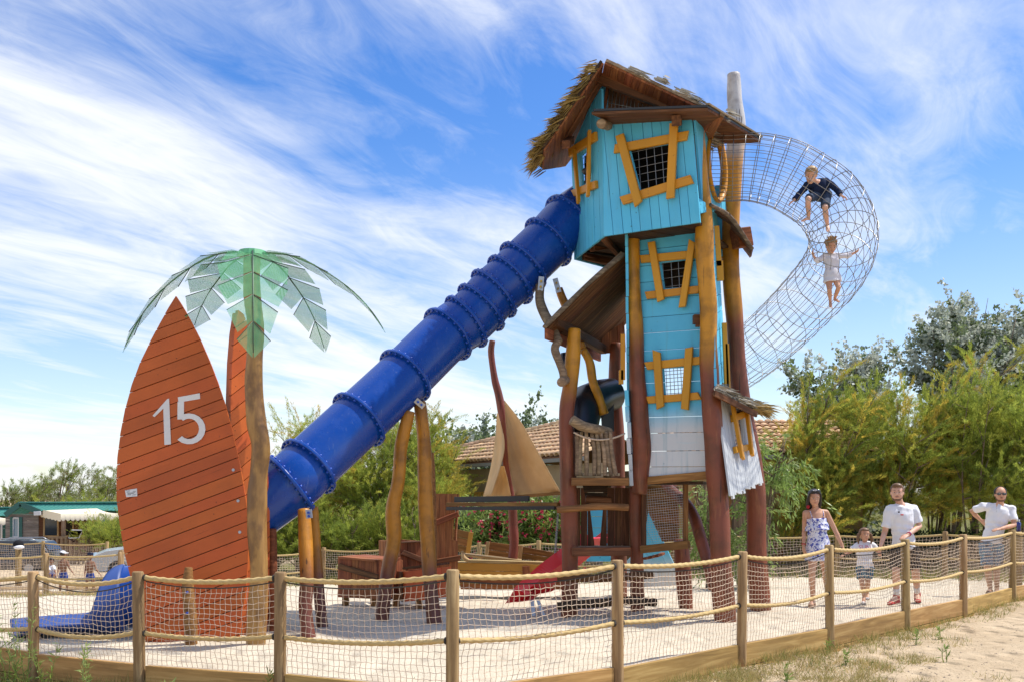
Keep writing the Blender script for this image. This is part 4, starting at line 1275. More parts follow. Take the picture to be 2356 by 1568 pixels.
# supports
sup = postpaint('slide_post_paint', .75, yel=(.50, .20, .012), red=(.15, .042, .024))
for k, pts in enumerate(([(700, 1172, 11.75, 15), (703, 1240, 11.65, 16), (706, 1330, 11.5, 16), (703, 1400, 11.45, 16), (712, 1475, 11.35, 16)],
                         [(722, 1165, 12.25, 10), (726, 1250, 12.2, 12), (732, 1340, 12.1, 13), (744, 1460, 12.0, 14)],
                         [(942, 945, 12.95, 13), (924, 1020, 12.95, 15), (917, 1100, 12.9, 15), (905, 1165, 12.9, 17), (906, 1240, 12.9, 17), (893, 1310, 12.85, 16), (876, 1440, 12.8, 17)],
                         [(966, 925, 13.15, 14), (976, 1010, 13.1, 16), (978, 1090, 13.0, 17), (980, 1170, 12.9, 17), (986, 1270, 12.8, 18), (990, 1340, 12.7, 16), (1000, 1445, 12.6, 17)])):
    log_obj(slide, 'support_post', pts, sup, seed=80 + k)
log_obj(slide, 'support_post', [(990, 1040, 13.5, 8), (994, 1120, 13.5, 9), (996, 1290, 13.5, 9)], MATS['ochre_wood'], seed=84)
log_obj(slide, 'support_post', [(1243, 655, 13.75, 10), (1242, 690, 13.7, 11), (1253, 722, 13.55, 12), (1268, 748, 13.4, 11), (1285, 786, 13.2, 10)], MATS['grey_wood'], seed=85)
log_obj(slide, 'support_post', [(1286, 664, 14.3, 9), (1296, 690, 14.3, 10), (1306, 712, 14.25, 10), (1341, 801, 14.1, 9)], sup, seed=86)
for a, b in ((P(1246, 636, 13.68), P(1243, 668, 13.68)), (P(1277, 640, 14.2), P(1286, 672, 14.2)), (P(710, 1170, 11.62), P(712, 1190, 11.6)), (P(956, 918, 12.95), P(975, 934, 13.0))):
    br = beam_obj(slide, 'bracket', a, b, .075, .012, MATS['galv'], (0, 1, 0))
    mb = MB()
    for t in (.35, .75):
        q = a.lerp(b, t) + Vector((0, -.02, 0)); mb.tube([q, q + Vector((0, -.015, 0))], .016, 8)
    mb.build('bolt', MATS['bolt_yellow'] if a.z > 3.5 else MATS['bolt_blue'], br)

# ------------------------------------------------------------------ wire climbing tunnel
tun = thing('wire_tunnel', 'curving steel wire climbing tunnel looping out of the tower, two children inside', 'climbing tunnel', (4.5, 13.5, 0))
def z4(x, y): return (1610.6 + .4770 * x, 230 + .4770 * y)
TP = [((50, 325), 13.25, .43), ((140, 325), 13.2, .43), ((230, 322), 13.15, .43), ((320, 333), 13.1, .435), ((420, 362), 13.05, .44), ((515, 415), 13.05, .44), ((600, 475), 13.1, .445), ((662, 560), 13.2, .445), ((692, 655), 13.4, .445),
      ((675, 755), 13.7, .445), ((620, 850), 14.1, .445), ((540, 940), 14.6, .44), ((450, 1035), 15.1, .44), ((350, 1130), 15.6, .44), ((250, 1215), 16.0, .44), ((150, 1285), 16.3, .44)]
tw = []
for (x, y), Z, r in TP:
    u, v = z4(x, y); p = P(u, v, Z); tw.append((p.x, p.y, p.z, r))
TD = catmull(tw, 5)
tpos = [Vector(c[:3]) for c in TD]; trad = [float(c[3]) for c in TD]
frs = []; prev = None
for i in range(len(tpos)):
    t = (tpos[min(i + 1, len(tpos) - 1)] - tpos[max(i - 1, 0)]).normalized()
    x = Vector((0, 0, 1)) if prev is None else prev
    x = (x - t * x.dot(t)).normalized(); prev = x
    frs.append((t, x, t.cross(x)))
NS = 26
for k in range(NS):
    a = 2 * math.pi * k / NS
    mb = MB(); mb.tube([tpos[i] + (frs[i][1] * math.cos(a) + frs[i][2] * math.sin(a)) * trad[i] for i in range(len(tpos))], .0039, 5, False)
    mb.build('strand', MATS['steel'], tun, True)
i = 0
while i < len(tpos):
    t, x, y = frs[i]
    mb = MB(); mb.tube([tpos[i] + (x * math.cos(q * 2 * math.pi / 32) + y * math.sin(q * 2 * math.pi / 32)) * (trad[i] + .006) for q in range(33)], .0050, 5, False)
    mb.build('hoop', MATS['steel'], tun, True)
    i += 3 if 20 < i < 50 else 3

# ------------------------------------------------------------------ surfboards
def z6(x, y): return (230.1 + .3484 * x, 546.4 + .3484 * y)
outline = [(405, 680), (388, 707), (368, 742), (345, 785), (322, 832), (303, 884), (288, 938), (277, 995), (270, 1050), (267.5, 1103), (268.5, 1150), (273.5, 1190), (285, 1266), (299, 1320), (313, 1377), (326, 1430), (345, 1520),
           (548, 1520), (552, 1450), (559, 1400), (566, 1350), (570, 1300), (572, 1250), (571, 1200), (566, 1150), (557, 1095), (546, 1040), (533, 985), (519, 932), (502, 880), (482, 828), (460, 778), (437, 733), (418, 700)]
sb = thing('surfboard', 'large orange plank surfboard standing upright with the white number 15', 'surfboard', P(440, 1475, 11.05))
sf = Frame(P(330, 1450, 11.02), P(550, 1450, 11.06), P(405, 700, 11.28))
op = sf.poly(outline)
plank_wall(sb, sf, op, pxdir(sf, (300, 1000), (500, 926)), .143, .035, MATS['orange_paint'], gap=.009, jit=.004, wvar=.10)
cx_ = sum(p[0] for p in op) / len(op); cy_ = sum(p[1] for p in op) / len(op)
mb = MB(); mb.prism([sf.at((cx_ + (p[0] - cx_) * .975, cy_ + (p[1] - cy_) * .985), -.075) for p in op], sf.N * .036); mb.build('backing', MATS['dark_wood'], sb)
def stroke(parent, fr, pieces, mat, n, name):
    mb = MB()
    for ip, pc in enumerate(pieces):
        q = [fr.on(*z6(*p)) for p in pc]
        mb.prism([fr.at(p, n) for p in q], fr.N * (.004 + .0003 * ip))
    return mb.build(name, MATS[mat], parent)
d1 = stroke(sb, sf, [[(348, 1172), (362, 1180), (452, 1092), (455, 1060), (446, 1061)], [(452, 1060), (458, 1058), (470, 1360), (427, 1364), (419, 1100)]], 'digit_paint', .0065, 'digit')
d1["label"] = 'white painted digit one'
arc = []
def ap(c, rx, ry, a): return (c[0] + rx * math.cos(a), c[1] + ry * math.sin(a))
pcs = [[(515, 1050), (660, 1023), (663, 1060), (520, 1084)], [(514, 1080), (556, 1074), (556, 1195), (513, 1196)]]
N5 = 14; c5 = (590, 1258)
for k in range(N5):
    a0 = math.radians(-128 + 262 * k / N5); a1 = math.radians(-128 + 262 * (k + 1) / N5 + 1)
    pcs.append([ap(c5, 108, 102, a0), ap(c5, 108, 102, a1), ap(c5, 66, 68, a1), ap(c5, 66, 68, a0)])
d5 = stroke(sb, sf, pcs, 'digit_paint', .0065, 'digit'); d5["label"] = 'white painted digit five'
# plaque with tiny print
plq = [(288, 1126), (315.5, 1121.5), (316.5, 1139.5), (291, 1141.5)]
mb = MB(); mb.prism([sf.at(p, .005) for p in sf.poly(plq)], sf.N * .004); pq = mb.build('plaque', MATS['white_paint'], sb)
mb = MB()
for y, x0, x1 in ((1127.5, 293, 300), (1130.5, 292, 299), (1129.0, 306, 313), (1132.8, 294, 311), (1134.6, 294, 309), (1136.8, 294, 302), (1136.6, 305, 313), (1126.5, 290, 292.5)):
    q = sf.poly([(x0, y - .45), (x1, y - .45 - (x1 - x0) * .12), (x1, y + .25 - (x1 - x0) * .12), (x0, y + .25)])
    mb.prism([sf.at(p, .0095) for p in q], sf.N * .001)
mb.build('print', MATS['black_paint'], pq)
mb = MB()
for u, v in ((537, 1079), (548, 1150), (552, 1222)):
    c = sf.at(sf.on(u, v), .004); mb.tube([c, c + sf.N * .006], .017, 12)
mb.build('bolt', MATS['galv'], sb)
# stake bolted to its foot
st = log_obj(sb, 'stake', [(434, 1304, 10.75, 9), (432, 1350, 10.72, 13), (438, 1420, 10.68, 15), (440, 1500, 10.65, 15)], MATS['ochre_wood'], seed=90)
mb = MB()
for v in (1360, 1408, 1461):
    c = P(431, v, 10.60); mb.tube([c, c + Vector((0, -.025, 0))], .013, 8)
mb.build('bolt', MATS['bolt_blue'], st)
# second board, set edge-on behind
sb2 = thing('surfboard', 'second orange plank surfboard behind the numbered one, seen nearly edge-on beside the palm trunk', 'surfboard', P(570, 1470, 11.4))
s2 = Frame(P(531, 1000, 11.3), P(632, 1000, 11.75), P(531, 1300, 11.3))
o2 = [(548, 712), (540, 760), (534, 830), (531, 920), (531, 1020), (535, 1130), (541, 1250), (550, 1370), (562, 1490), (612, 1490), (618, 1380), (621, 1260), (620, 1150), (614, 1040), (605, 930), (592, 830), (576, 760), (561, 722)]
p2 = s2.poly(o2)
plank_wall(sb2, s2, p2, pxdir(s2, (540, 960), (600, 912)), .145, .05, MATS['orange_paint'], gap=.009, jit=.004)
mb = MB(); c2 = (sum(p[0] for p in p2) / len(p2), sum(p[1] for p in p2) / len(p2))
mb.prism([s2.at((c2[0] + (p[0] - c2[0]) * .96, c2[1] + (p[1] - c2[1]) * .985), -.115) for p in p2], s2.N * .06); mb.build('backing', MATS['orange_paint'], sb2)
log_obj(sb2, 'stake', [(626, 1215, 11.85, 10), (627, 1330, 11.82, 11), (628, 1470, 11.8, 12)], MATS['red_wood'], seed=91)  # added log, stands in for the shaded lower part of this board

# ------------------------------------------------------------------ metal palm
palm = thing('palm_tree', 'artificial palm with wavy log trunk and green perforated metal fronds', 'palm', P(590, 1480, 10.6))
wood('palm_wood', (.20, .115, .042), (.34, .20, .065), (.09, .048, .018), scale=.5, rough=.5)
def palm_trunk_mat():
    m, t, b = newmat('palm_trunk'); g = G(t)
    n1 = g.noise(g.coords('World', (8, 8, 1.1), False), 1.6, 5, .6, .5); n2 = g.noise(g.coords('World', (1, 1, .6), False), 5, 4, .6)
    col = g.ramp(n1, [(.3, (.22, .11, .03)), (.7, (.44, .24, .065))])
    col = g.mix(g.rng(n2, .42, .62, 0, .75), col, (.13, .062, .02))
    vo = g.n('ShaderNodeTexVoronoi'); g.l(g.coords('World', (1, 1, .7), False), vo.inputs['Vector']); vo.inputs['Scale'].default_value = 3.4
    col = g.mix(g.rng(vo.outputs['Distance'], .10, .05, 0, .9), col, (.02, .010, .005))
    g.l(col, b.inputs['Base Color']); b.inputs['Roughness'].default_value = .45; g.bump(g.math('ADD', n1, n2), b, .4, .02)
    MATS['palm_trunk'] = m
palm_trunk_mat()
TRK = [(580, 582, 19), (579, 640, 19), (581, 690, 19), (588, 752, 19), (586, 820, 19), (584, 890, 20), (590, 965, 22), (600, 1020, 22), (597, 1075, 20), (592, 1140, 22), (591, 1210, 23), (596, 1300, 20), (592, 1390, 22), (588, 1510, 23)]
log_obj(palm, 'trunk', [(u, v, 10.6, r) for u, v, r in TRK], MATS['palm_trunk'], n=20, seed=95, wob=.05)
def frondmat():
    m, t, b = newmat('frond_mesh'); g = G(t)
    uv = g.n('ShaderNodeUVMap'); mp = g.n('ShaderNodeMapping'); g.l(uv.outputs[0], mp.inputs[0]); mp.inputs['Scale'].default_value = (95, 95, 1)
    fr_ = g.n('ShaderNodeVectorMath', operation='FRACTION'); g.l(mp.outputs[0], fr_.inputs[0])
    sb_ = g.n('ShaderNodeVectorMath', operation='SUBTRACT'); g.l(fr_.outputs[0], sb_.inputs[0]); sb_.inputs[1].default_value = (.5, .5, 0)
    ln = g.n('ShaderNodeVectorMath', operation='LENGTH'); g.l(sb_.outputs[0], ln.inputs[0])
    hole_ = g.math('LESS_THAN', ln.outputs['Value'], .445)
    n = g.noise(g.coords('World', (1, 1, 1), False), 6, 4, .6)
    col = g.mix(g.rng(n, .35, .7), (.09, .36, .16), (.15, .46, .21))
    g.l(col, b.inputs['Base Color']); b.inputs['Roughness'].default_value = .38
    tr = g.n('ShaderNodeBsdfTransparent'); mx = g.n('ShaderNodeMixShader')
    g.l(hole_, mx.inputs[0]); g.l(b.outputs[0], mx.inputs[1]); g.l(tr.outputs[0], mx.inputs[2])
    g.l(mx.outputs[0], t.nodes['Material Output'].inputs['Surface'])
    MATS['frond_mesh'] = m
frondmat()
plain('rib_green', (.012, .05, .025), .4)
top = P(581, 583, 10.6)
def frond(phi, length, drop, width, bend=0.0, tilt=0.0, seg=6, z0=.0, gap=.20, start=.0, curve=1.9):
    """one frond: curved rib with notched perforated leaflets on both sides"""
    d = Vector((math.cos(phi), math.sin(phi), 0)); lat = Vector((-math.sin(phi), math.cos(phi), 0))
    def sp(s):
        return top + Vector((0, 0, z0)) + d * (.05 + length * (s - .16 * s ** 3)) + lat * (bend * s * s) + Vector((0, 0, .03 * math.sin(math.pi * min(1, s * 2.2)) - drop * s ** curve))
    def w(s): return max(.02, width * min(1.0, .62 + 1.6 * s) * (1 - max(0, s - .30) / .80) ** .85)
    mb = MB(); mb.tube([sp(i / 16) for i in range(17)], [.010 - .006 * i / 16 for i in range(17)], 6)
    cells = []
    for k in range(seg):
        for sd in (-1, 1):
            s0, s1 = k / seg, (k + 1) / seg
            sh = .50 / seg; cut = gap / seg * random.uniform(.7, 1.3) * (0 if k == 0 else 1)
            q0, q1 = sp(s0 + cut * .25), sp(s1 - .004)
            w0, w1 = w(s0) * random.uniform(.92, 1.08), w(s1) * random.uniform(.86, 1.0)
            e0 = sp(min(1.02, s0 + sh + cut)); e1 = sp(min(1.04, s1 + sh * .72))
            if k == seg - 1: w1 = .01; e1 = sp(1.03)
            dn = Vector((0, 0, -tilt))
            o0 = e0 + lat * sd * w0 + dn * w0; o1 = e1 + lat * sd * w1 + dn * w1
            cells.append((q0, q1, o1, o0))
            if k: mb.tube([q0, o0], .0045, 4)
    rib = mb.build('frond', MATS['rib_green'], palm, True)
    for q0, q1, o1, o0 in cells:
        me = bpy.data.meshes.new('leaflet')
        mid0 = q0.lerp(o0, .5); mid1 = q1.lerp(o1, .5)
        me.from_pydata([tuple(v) for v in (q0, q1, mid1, mid0, o1, o0)], [], [(0, 1, 2, 3), (3, 2, 4, 5)])
        uvl = me.uv_layers.new(name='UVMap')
        nn = (q1 - q0).cross(o0 - q0).normalized(); X = (q1 - q0).normalized(); Y = nn.cross(X)
        for li, lp in enumerate(me.loops):
            p = Vector(me.vertices[lp.vertex_index].co) - q0
            uvl.data[li].uv = (p.dot(X), p.dot(Y))
        me.materials.append(MATS['frond_mesh'])
        lo_ = bpy.data.objects.new('leaflet', me); link(lo_, rib)
        mo = lo_.modifiers.new('thick', 'SOLIDIFY'); mo.thickness = .003
R_ = math.radians
frond(R_(3), 1.58, .78, .32, 0, .10, seg=5, gap=.10)
frond(R_(60), 1.30, .84, .36, 0, .10, z0=-.01, seg=5, gap=.10)
frond(R_(137), 1.36, .60, .37, 0, .10, z0=-.02, seg=5, gap=.10)
frond(R_(192), 1.46, 1.02, .32, 0, .10, seg=5, gap=.10)
frond(R_(285), .95, 1.18, .38, 0, .10, z0=.02, curve=1.45, seg=5, gap=.08)
mb = MB(); mb.tube([top + Vector((0, 0, -.03)), top + Vector((0, 0, .025))], [.16, .14], 16); mb.build('crown_plate', MATS['frond_mesh'], palm)

# ------------------------------------------------------------------ pirate ship, boxes, bridge beam, red slide
ship = thing('play_ship', 'wooden play ship with yellow plank hull, red-brown mast and sand coloured sail', 'play ship', (.2, 16.5, -.15))
def zb(x, y): return (575.2 + .33975 * x, 1035.4 + .33975 * y)
hull = Frame(P(1054, 1292, 16.6), P(1290, 1297, 16.4), P(1054, 1330, 16.6))
hw = thing('hull_side', None, None, P(1054, 1330, 16.6)); hw.parent = ship; hw.matrix_parent_inverse = pinv(ship)
plank_wall(hw, hull, hull.poly([(1050, 1292), (1330, 1300), (1330, 1330), (1050, 1328)]), (1, 0), .13, .04, MATS['hull_yellow'])
plank_wall(hw, hull, hull.poly([(1056, 1329), (1330, 1331), (1330, 1354), (1060, 1354)]), (1, 0), .09, .04, MATS['red_wood'], off=0)
mb = MB(); mb.prism([P(1050, 1291, 16.62), P(1330, 1299, 16.42), P(1330, 1294, 18.0), P(1055, 1288, 18.0)], (0, 0, -.04)); mb.build('deck', MATS['pale_wood'], ship)
beam_obj(ship, 'hull_rib', P(1210, 1300, 16.38), P(1211, 1328, 16.38), .06, .12, MATS['red_wood'], (1, 0, 0))
# deck boards and cockpit panels
beam_obj(ship, 'deck_plank', P(1070, 1274, 16.9), P(1200, 1288, 16.9), .30, .045, MATS['pale_wood'])
beam_obj(ship, 'deck_plank', P(1080, 1288, 16.65), P(1285, 1294, 16.6), .22, .045, MATS['pale_wood'])
log_obj(ship, 'knee', [(1063, 1266, 16.6, 3), (1068, 1281, 16.6, 5), (1085, 1292, 16.6, 4)], MATS['pale_wood'], seed=101)
cf = Frame(P(1119, 1245, 17.4), P(1197, 1252, 17.4), P(1119, 1280, 17.4))
cw = thing('cabin_side', None, None, P(1119, 1280, 17.4)); cw.parent = ship; cw.matrix_parent_inverse = pinv(ship)
plank_wall(cw, cf, cf.poly([(1118, 1243), (1198, 1254), (1197, 1284), (1116, 1280)]), pxdir(cf, (1119, 1250), (1197, 1260)), .12, .04, MATS['ochre_wood'])
cf2 = Frame(P(1197, 1254, 17.2), P(1292, 1270, 17.0), P(1197, 1285, 17.2))
plank_wall(cw, cf2, cf2.poly([(1196, 1254), (1300, 1274), (1300, 1292), (1196, 1284)]), pxdir(cf2, (1197, 1260), (1290, 1275)), .13, .04, MATS['ochre_wood'])
beam_obj(cw, 'stile', P(1123, 1244, 17.3), P(1118, 1282, 17.3), .05, .06, MATS['pale_wood'], (1, 0, 0))
beam_obj(cw, 'stile', P(1199, 1252, 17.1), P(1195, 1286, 17.1), .05, .07, MATS['pale_wood'], (1, 0, 0))
sf_ = Frame(P(1040, 1215, 18.0), P(1084, 1226, 18.0), P(1040, 1268, 18.0))
sw_ = thing('stern_panel', None, None, P(1040, 1268, 18.0)); sw_.parent = ship; sw_.matrix_parent_inverse = pinv(ship)
plank_wall(sw_, sf_, sf_.poly([(1037, 1212), (1080, 1222), (1074, 1270), (1034, 1264)]), pxdir(sf_, (1040, 1230), (1076, 1238)), .13, .04, MATS['ochre_wood'])
beam_obj(sw_, 'stile', P(1084, 1222, 17.95), P(1076, 1272, 17.95), .05, .08, MATS['hull_yellow'], (1, 0, 0))
# mast and sails
MP = [(1133, 783, 7), (1130, 812, 7.5), (1138, 868, 8), (1147, 905, 9), (1156, 953, 10), (1162, 1004, 10), (1166, 1060, 10), (1172, 1107, 10.5), (1178, 1151, 10.5), (1181, 1206, 10.5), (1183, 1243, 10.5), (1179, 1290, 11), (1178, 1318, 11)]
log_obj(ship, 'mast', [(u, v, 16.95, r) for u, v, r in MP], postpaint('mast_paint', 50, red=(.20, .042, .025)), seed=102)
def sail(name, left, right, bulge, ns=14, nt=16):
    """left/right: edge polylines in px (top to bottom) with Z"""
    A = catmull(left, nt // (len(left) - 1) + 1); B = catmull(right, nt // (len(right) - 1) + 1)
    V = []; Fc = []
    for i in range(nt + 1):
        a = A[round(i / nt * (len(A) - 1))]; b = B[round(i / nt * (len(B) - 1))]
        for j in range(ns + 1):
            t = j / ns
            p = P(a[0] + (b[0] - a[0]) * t, a[1] + (b[1] - a[1]) * t, a[2] + (b[2] - a[2]) * t)
            f = math.sin(math.pi * t) * min(1, i / nt * 1.5)
            fold = .025 * math.sin(9 * t + i * .35) * (i / nt) + .012 * math.sin(23 * t - i * .5) * (i / nt)
            V.append((p.x, p.y + bulge * f + fold, p.z))
    for i in range(nt):
        for j in range(ns):
            Fc.append((i * (ns + 1) + j, i * (ns + 1) + j + 1, (i + 1) * (ns + 1) + j + 1, (i + 1) * (ns + 1) + j))
    o = np_mesh(name, V, Fc, MATS['sail_cloth'], ship, True)
    md = o.modifiers.new('thick', 'SOLIDIFY'); md.thickness = .006
    return o
def sailmat():
    m, t, b = newmat('sail_canvas'); g = G(t); out = t.nodes['Material Output']
    n = g.noise(g.coords('Object', (1, 1, 1)), 3, 4, .6)
    col = g.mix(g.rng(n, .35, .7), (.62, .47, .27), (.70, .55, .33))
    g.l(col, b.inputs['Base Color']); b.inputs['Roughness'].default_value = .9; b.inputs['Specular IOR Level'].default_value = .1
    tr = g.n('ShaderNodeBsdfTranslucent'); g.l(g.mix(.5, col, (.70, .40, .10)), tr.inputs['Color'])
    mx = g.n('ShaderNodeMixShader'); mx.inputs[0].default_value = .38
    g.l(b.outputs[0], mx.inputs[1]); g.l(tr.outputs[0], mx.inputs[2]); g.l(mx.outputs[0], out.inputs['Surface'])
    MATS['sail_cloth'] = m
sailmat()
sail('sail', [(1160, 920, 16.4), (1166, 1004, 16.4), (1172, 1075, 16.4), (1184, 1137, 16.4)], [(1161, 919, 16.4), (1200, 970, 16.2), (1245, 1050, 16.0), (1290, 1129, 15.9)], .18)
sail('sail', [(1144, 948, 16.7), (1140, 1003, 17.0), (1128, 1080, 17.2), (1112, 1140, 17.2)], [(1146, 950, 16.55), (1159, 1000, 16.2), (1158, 1050, 16.1), (1131, 1137, 16.3)], .10)
sail('sail', [(1150, 1070, 16.6), (1143, 1095, 16.7), (1120, 1139, 16.8)], [(1160, 1070, 16.55), (1168, 1100, 16.55), (1176, 1139, 16.55)], .05)
beam_obj(ship, 'boom', P(1183, 1141, 16.4), P(1292, 1132, 15.95), .05, .05, MATS['ochre_wood'])
# red-brown stern tower beside the ship
cab = thing('plank_cabin', 'tall red-brown plank cabin panel with cross battens next to the ochre slide posts', 'cabin', P(1020, 1330, 15.3))
cfr = Frame(P(992, 1134, 15.2), P(1051, 1134, 15.3), P(992, 1300, 15.2))
plank_wall(cab, cfr, cfr.poly([(988, 1133), (1052, 1134), (1043, 1215), (1040, 1310), (986, 1330)]), pxdir(cfr, (1020, 1140), (1021, 1300)), .10, .04, MATS['cabin_wood_lit'], gap=.006)
plank_wall(cab, cfr, cfr.poly([(1038, 1241), (1054, 1241), (1054, 1325), (1036, 1330)]), (0, 1), .11, .05, MATS['cabin_wood_lit'])
board_px(cab, cfr, (990, 1205), (1054, 1180), 13, .05, MATS['red_wood'], .0, 'batten')
board_px(cab, cfr, (1000, 1291), (1058, 1281), 13, .05, MATS['red_wood'], .0, 'batten')
mb = MB(); mb.prism([P(1051, 1134, 15.3), P(1053, 1142, 16.2), P(1045, 1270, 16.2), P(1040, 1310, 15.3)], (.03, 0, 0)); mb.build('side_panel', MATS['red_wood'], cab)
c2f = Frame(P(922, 1246, 14.9), P(972, 1243, 15.1), P(922, 1320, 14.9))
def crate(name, label, cat, fr, poly, depth, mat, pw, lid=None, battens=(), legs=()):
    c = thing(name, label, cat, fr.at(fr.on(*poly[-1])))
    q = fr.poly(poly)
    plank_wall(c, fr, q, (0, 1), pw, .03, mat, gap=.006)
    w3 = [fr.at(p) for p in q]
    back = -fr.N; back.z = 0; back.normalize(); back *= depth
    # side, back and lid boards
    for a, b in ((w3[1], w3[2]), (w3[0], w3[3])):
        g2 = Frame(a, a + back, b)
        plank_wall(c, g2, [g2.loc(p) for p in (a, a + back, b + back, b)], (g2.loc(b)[0] - g2.loc(a)[0], g2.loc(b)[1] - g2.loc(a)[1]), pw, .028, mat, gap=.006)
    mb = MB(); mb.prism([w3[0] + back, w3[1] + back, w3[2] + back, w3[3] + back], back.normalized() * .03); mb.build('back_panel', mat, c)
    if lid:
        up = Vector((0, 0, .035))
        fr3 = Frame(w3[0] + up, w3[1] + up, w3[0] + back + up, flip=False)
        e = fr.N * .03
        plank_wall(c, fr3, [fr3.loc(p) for p in (w3[0] + up + e, w3[1] + up + e, w3[1] + back + up, w3[0] + back + up)], (1, 0), .17, .03, lid, gap=.006, name='lid_plank')
    for a, b, wp in battens: board_px(c, fr, a, b, wp, .035, MATS['brown'], .004, 'batten')
    for (u, v0, v1, Z) in legs: beam_obj(c, 'leg', P(u, v0, Z), P(u, v1, Z), .09, .09, MATS['ochre_wood'], (1, 0, 0))
    return c
crate('plank_box', 'dark brown plank box with black rim in front of the tall cabin panel', 'box', c2f, [(920, 1245), (972, 1243), (974, 1318), (922, 1322)], .7, MATS['red_wood'], .11, None, [((924, 1268), (974, 1288), 12), ((920, 1246), (972, 1243), 4)])
c3f = Frame(P(779, 1282, 14.6), P(865, 1293, 14.2), P(779, 1372, 14.6))
crate('plank_box', 'long low brown plank box with slanted lid, leftmost of the boxes behind the slide posts', 'box', c3f, [(780, 1283), (866, 1291), (868, 1376), (780, 1372)], .55, MATS['red_wood'], .12, MATS['red_wood'], [((781, 1300), (872, 1326), 13)], [(860, 1370, 1398, 14.3), (795, 1370, 1390, 14.9)])
c4f = Frame(P(930, 1318, 14.2), P(978, 1310, 14.0), P(930, 1380, 14.2))
crate('plank_box', 'small bright orange plank box on short legs between the two ochre slide posts', 'box', c4f, [(929, 1313), (977, 1307), (977, 1378), (932, 1382)], .6, MATS['box_orange'], .2, MATS['brown'], [((925, 1313), (925, 1380), 8)], [(964, 1375, 1400, 14.1), (912, 1365, 1396, 14.5)])
crate('plank_box', 'low red-brown plank box squeezed between the long box and the small orange box', 'box', Frame(P(902, 1312, 14.6), P(930, 1312, 14.5), P(902, 1378, 14.6)), [(900, 1312), (932, 1312), (932, 1376), (900, 1376)], .4, MATS['red_wood'], .1)
bridge = thing('bridge_beam', 'long narrow wooden bridge beam with black edging between the cabin and the tower', 'bridge', P(1170, 1163, 14.4))
beam_obj(bridge, 'beam', P(1042, 1158, 14.9), P(1296, 1158, 13.6), .30, S(9, 14.3), MATS['ochre_wood'])
beam_obj(bridge, 'edging', P(1042, 1167.5, 14.88), P(1290, 1166, 13.6), .29, S(8, 14.3), MATS['black_paint'])
beam_obj(bridge, 'guard_board', P(1047, 1147, 14.75), P(1217, 1145, 13.9), .04, S(13, 14.3), MATS['black_paint'])
# red slide
rsl = thing('red_slide', 'small bright red plastic slide beneath the tower', 'slide', P(1215, 1400, 13.2))
rp = [P(1385, 1232, 14.6), P(1330, 1275, 14.3), P(1280, 1313, 14.05), P(1240, 1345, 13.8), P(1215, 1368, 13.6), P(1195, 1377, 13.4)]
rd = [Vector(c) for c in catmull([tuple(p) for p in rp], 10)]
prof = [(-.25, .17), (-.27, .17), (-.27, -.05), (.27, -.05), (.27, .17), (.25, .17), (.235, .0), (.18, -.022), (-.18, -.022), (-.235, .0)]
vs = []; fs = []
wdir = Vector((.62, .78, 0)).normalized()
for i, p in enumerate(rd):
    t = (rd[min(i + 1, len(rd) - 1)] - rd[max(i - 1, 0)]).normalized(); up = wdir.cross(t); up = up if up.z > 0 else -up
    k = 1.0 if i < len(rd) - 3 else 1 + .0 * i
    for x, y in prof: vs.append(p + wdir * x * k + up.normalized() * y)
m = len(prof)
for i in range(len(rd) - 1):
    for k in range(m): fs.append((i * m + k, i * m + (k + 1) % m, (i + 1) * m + (k + 1) % m, (i + 1) * m + k))
fs.append(tuple(range(m))); fs.append(tuple(reversed(range((len(rd) - 1) * m, len(rd) * m))))
mb = MB(); mb.add(vs, fs); mb.build('chute', MATS['red_plastic'], rsl)
for du in (0, 14):
    beam_obj(rsl, 'leg', P(1224 + du, 1378, 13.5), P(1228 + du * 1.6, 1415, 13.45), .03, .05, MATS['galv'], (1, 0, 0))
mb = MB(); 
for k in range(40):
    a = P(1284, 1175, 14.0).lerp(P(1276, 1290, 14.2), k / 39); r_ = .014
    mb.tube([a + Vector((r_ * math.cos(q * 1.047) * (k % 2), r_ * math.cos(q * 1.047) * (1 - k % 2), r_ * 1.5 * math.sin(q * 1.047))) for q in range(7)], .004, 4, False)
ch = mb.build('hanging_chain', MATS['galv'], None); tag(ch, 'thin steel chain hanging beside the left tower post', 'chain')
# small turquoise hut behind the tower
hut = thing('play_hut', 'small turquoise slant-walled play hut half hidden behind the tower legs', 'hut', P(1510, 1330, 16.0))
hf = Frame(P(1491, 1200, 16.0), P(1552, 1300, 16.0), P(1440, 1300, 16.2))
plank_wall(hut, hf, hf.poly([(1492, 1172), (1553, 1300), (1565, 1345), (1440, 1350), (1440, 1290), (1480, 1250)]), (1, 0), .2, .03, cyanpaint('cyan_low', .45))
hf2 = Frame(P(1354, 1171, 16.4), P(1400, 1171, 16.4), P(1354, 1260, 16.4))
plank_wall(hut, hf2, hf2.poly([(1350, 1160), (1405, 1160), (1405, 1290), (1350, 1290)]), (1, 0), .2, .03, MATS['cyan'])
mb = MB(); mb.prism([P(1400, 1165, 16.5), P(1490, 1172, 16.1), P(1500, 1340, 17.5), P(1410, 1340, 17.5)], (0, .04, 0)); mb.build('back_wall', MATS['dark_wood'], hut)
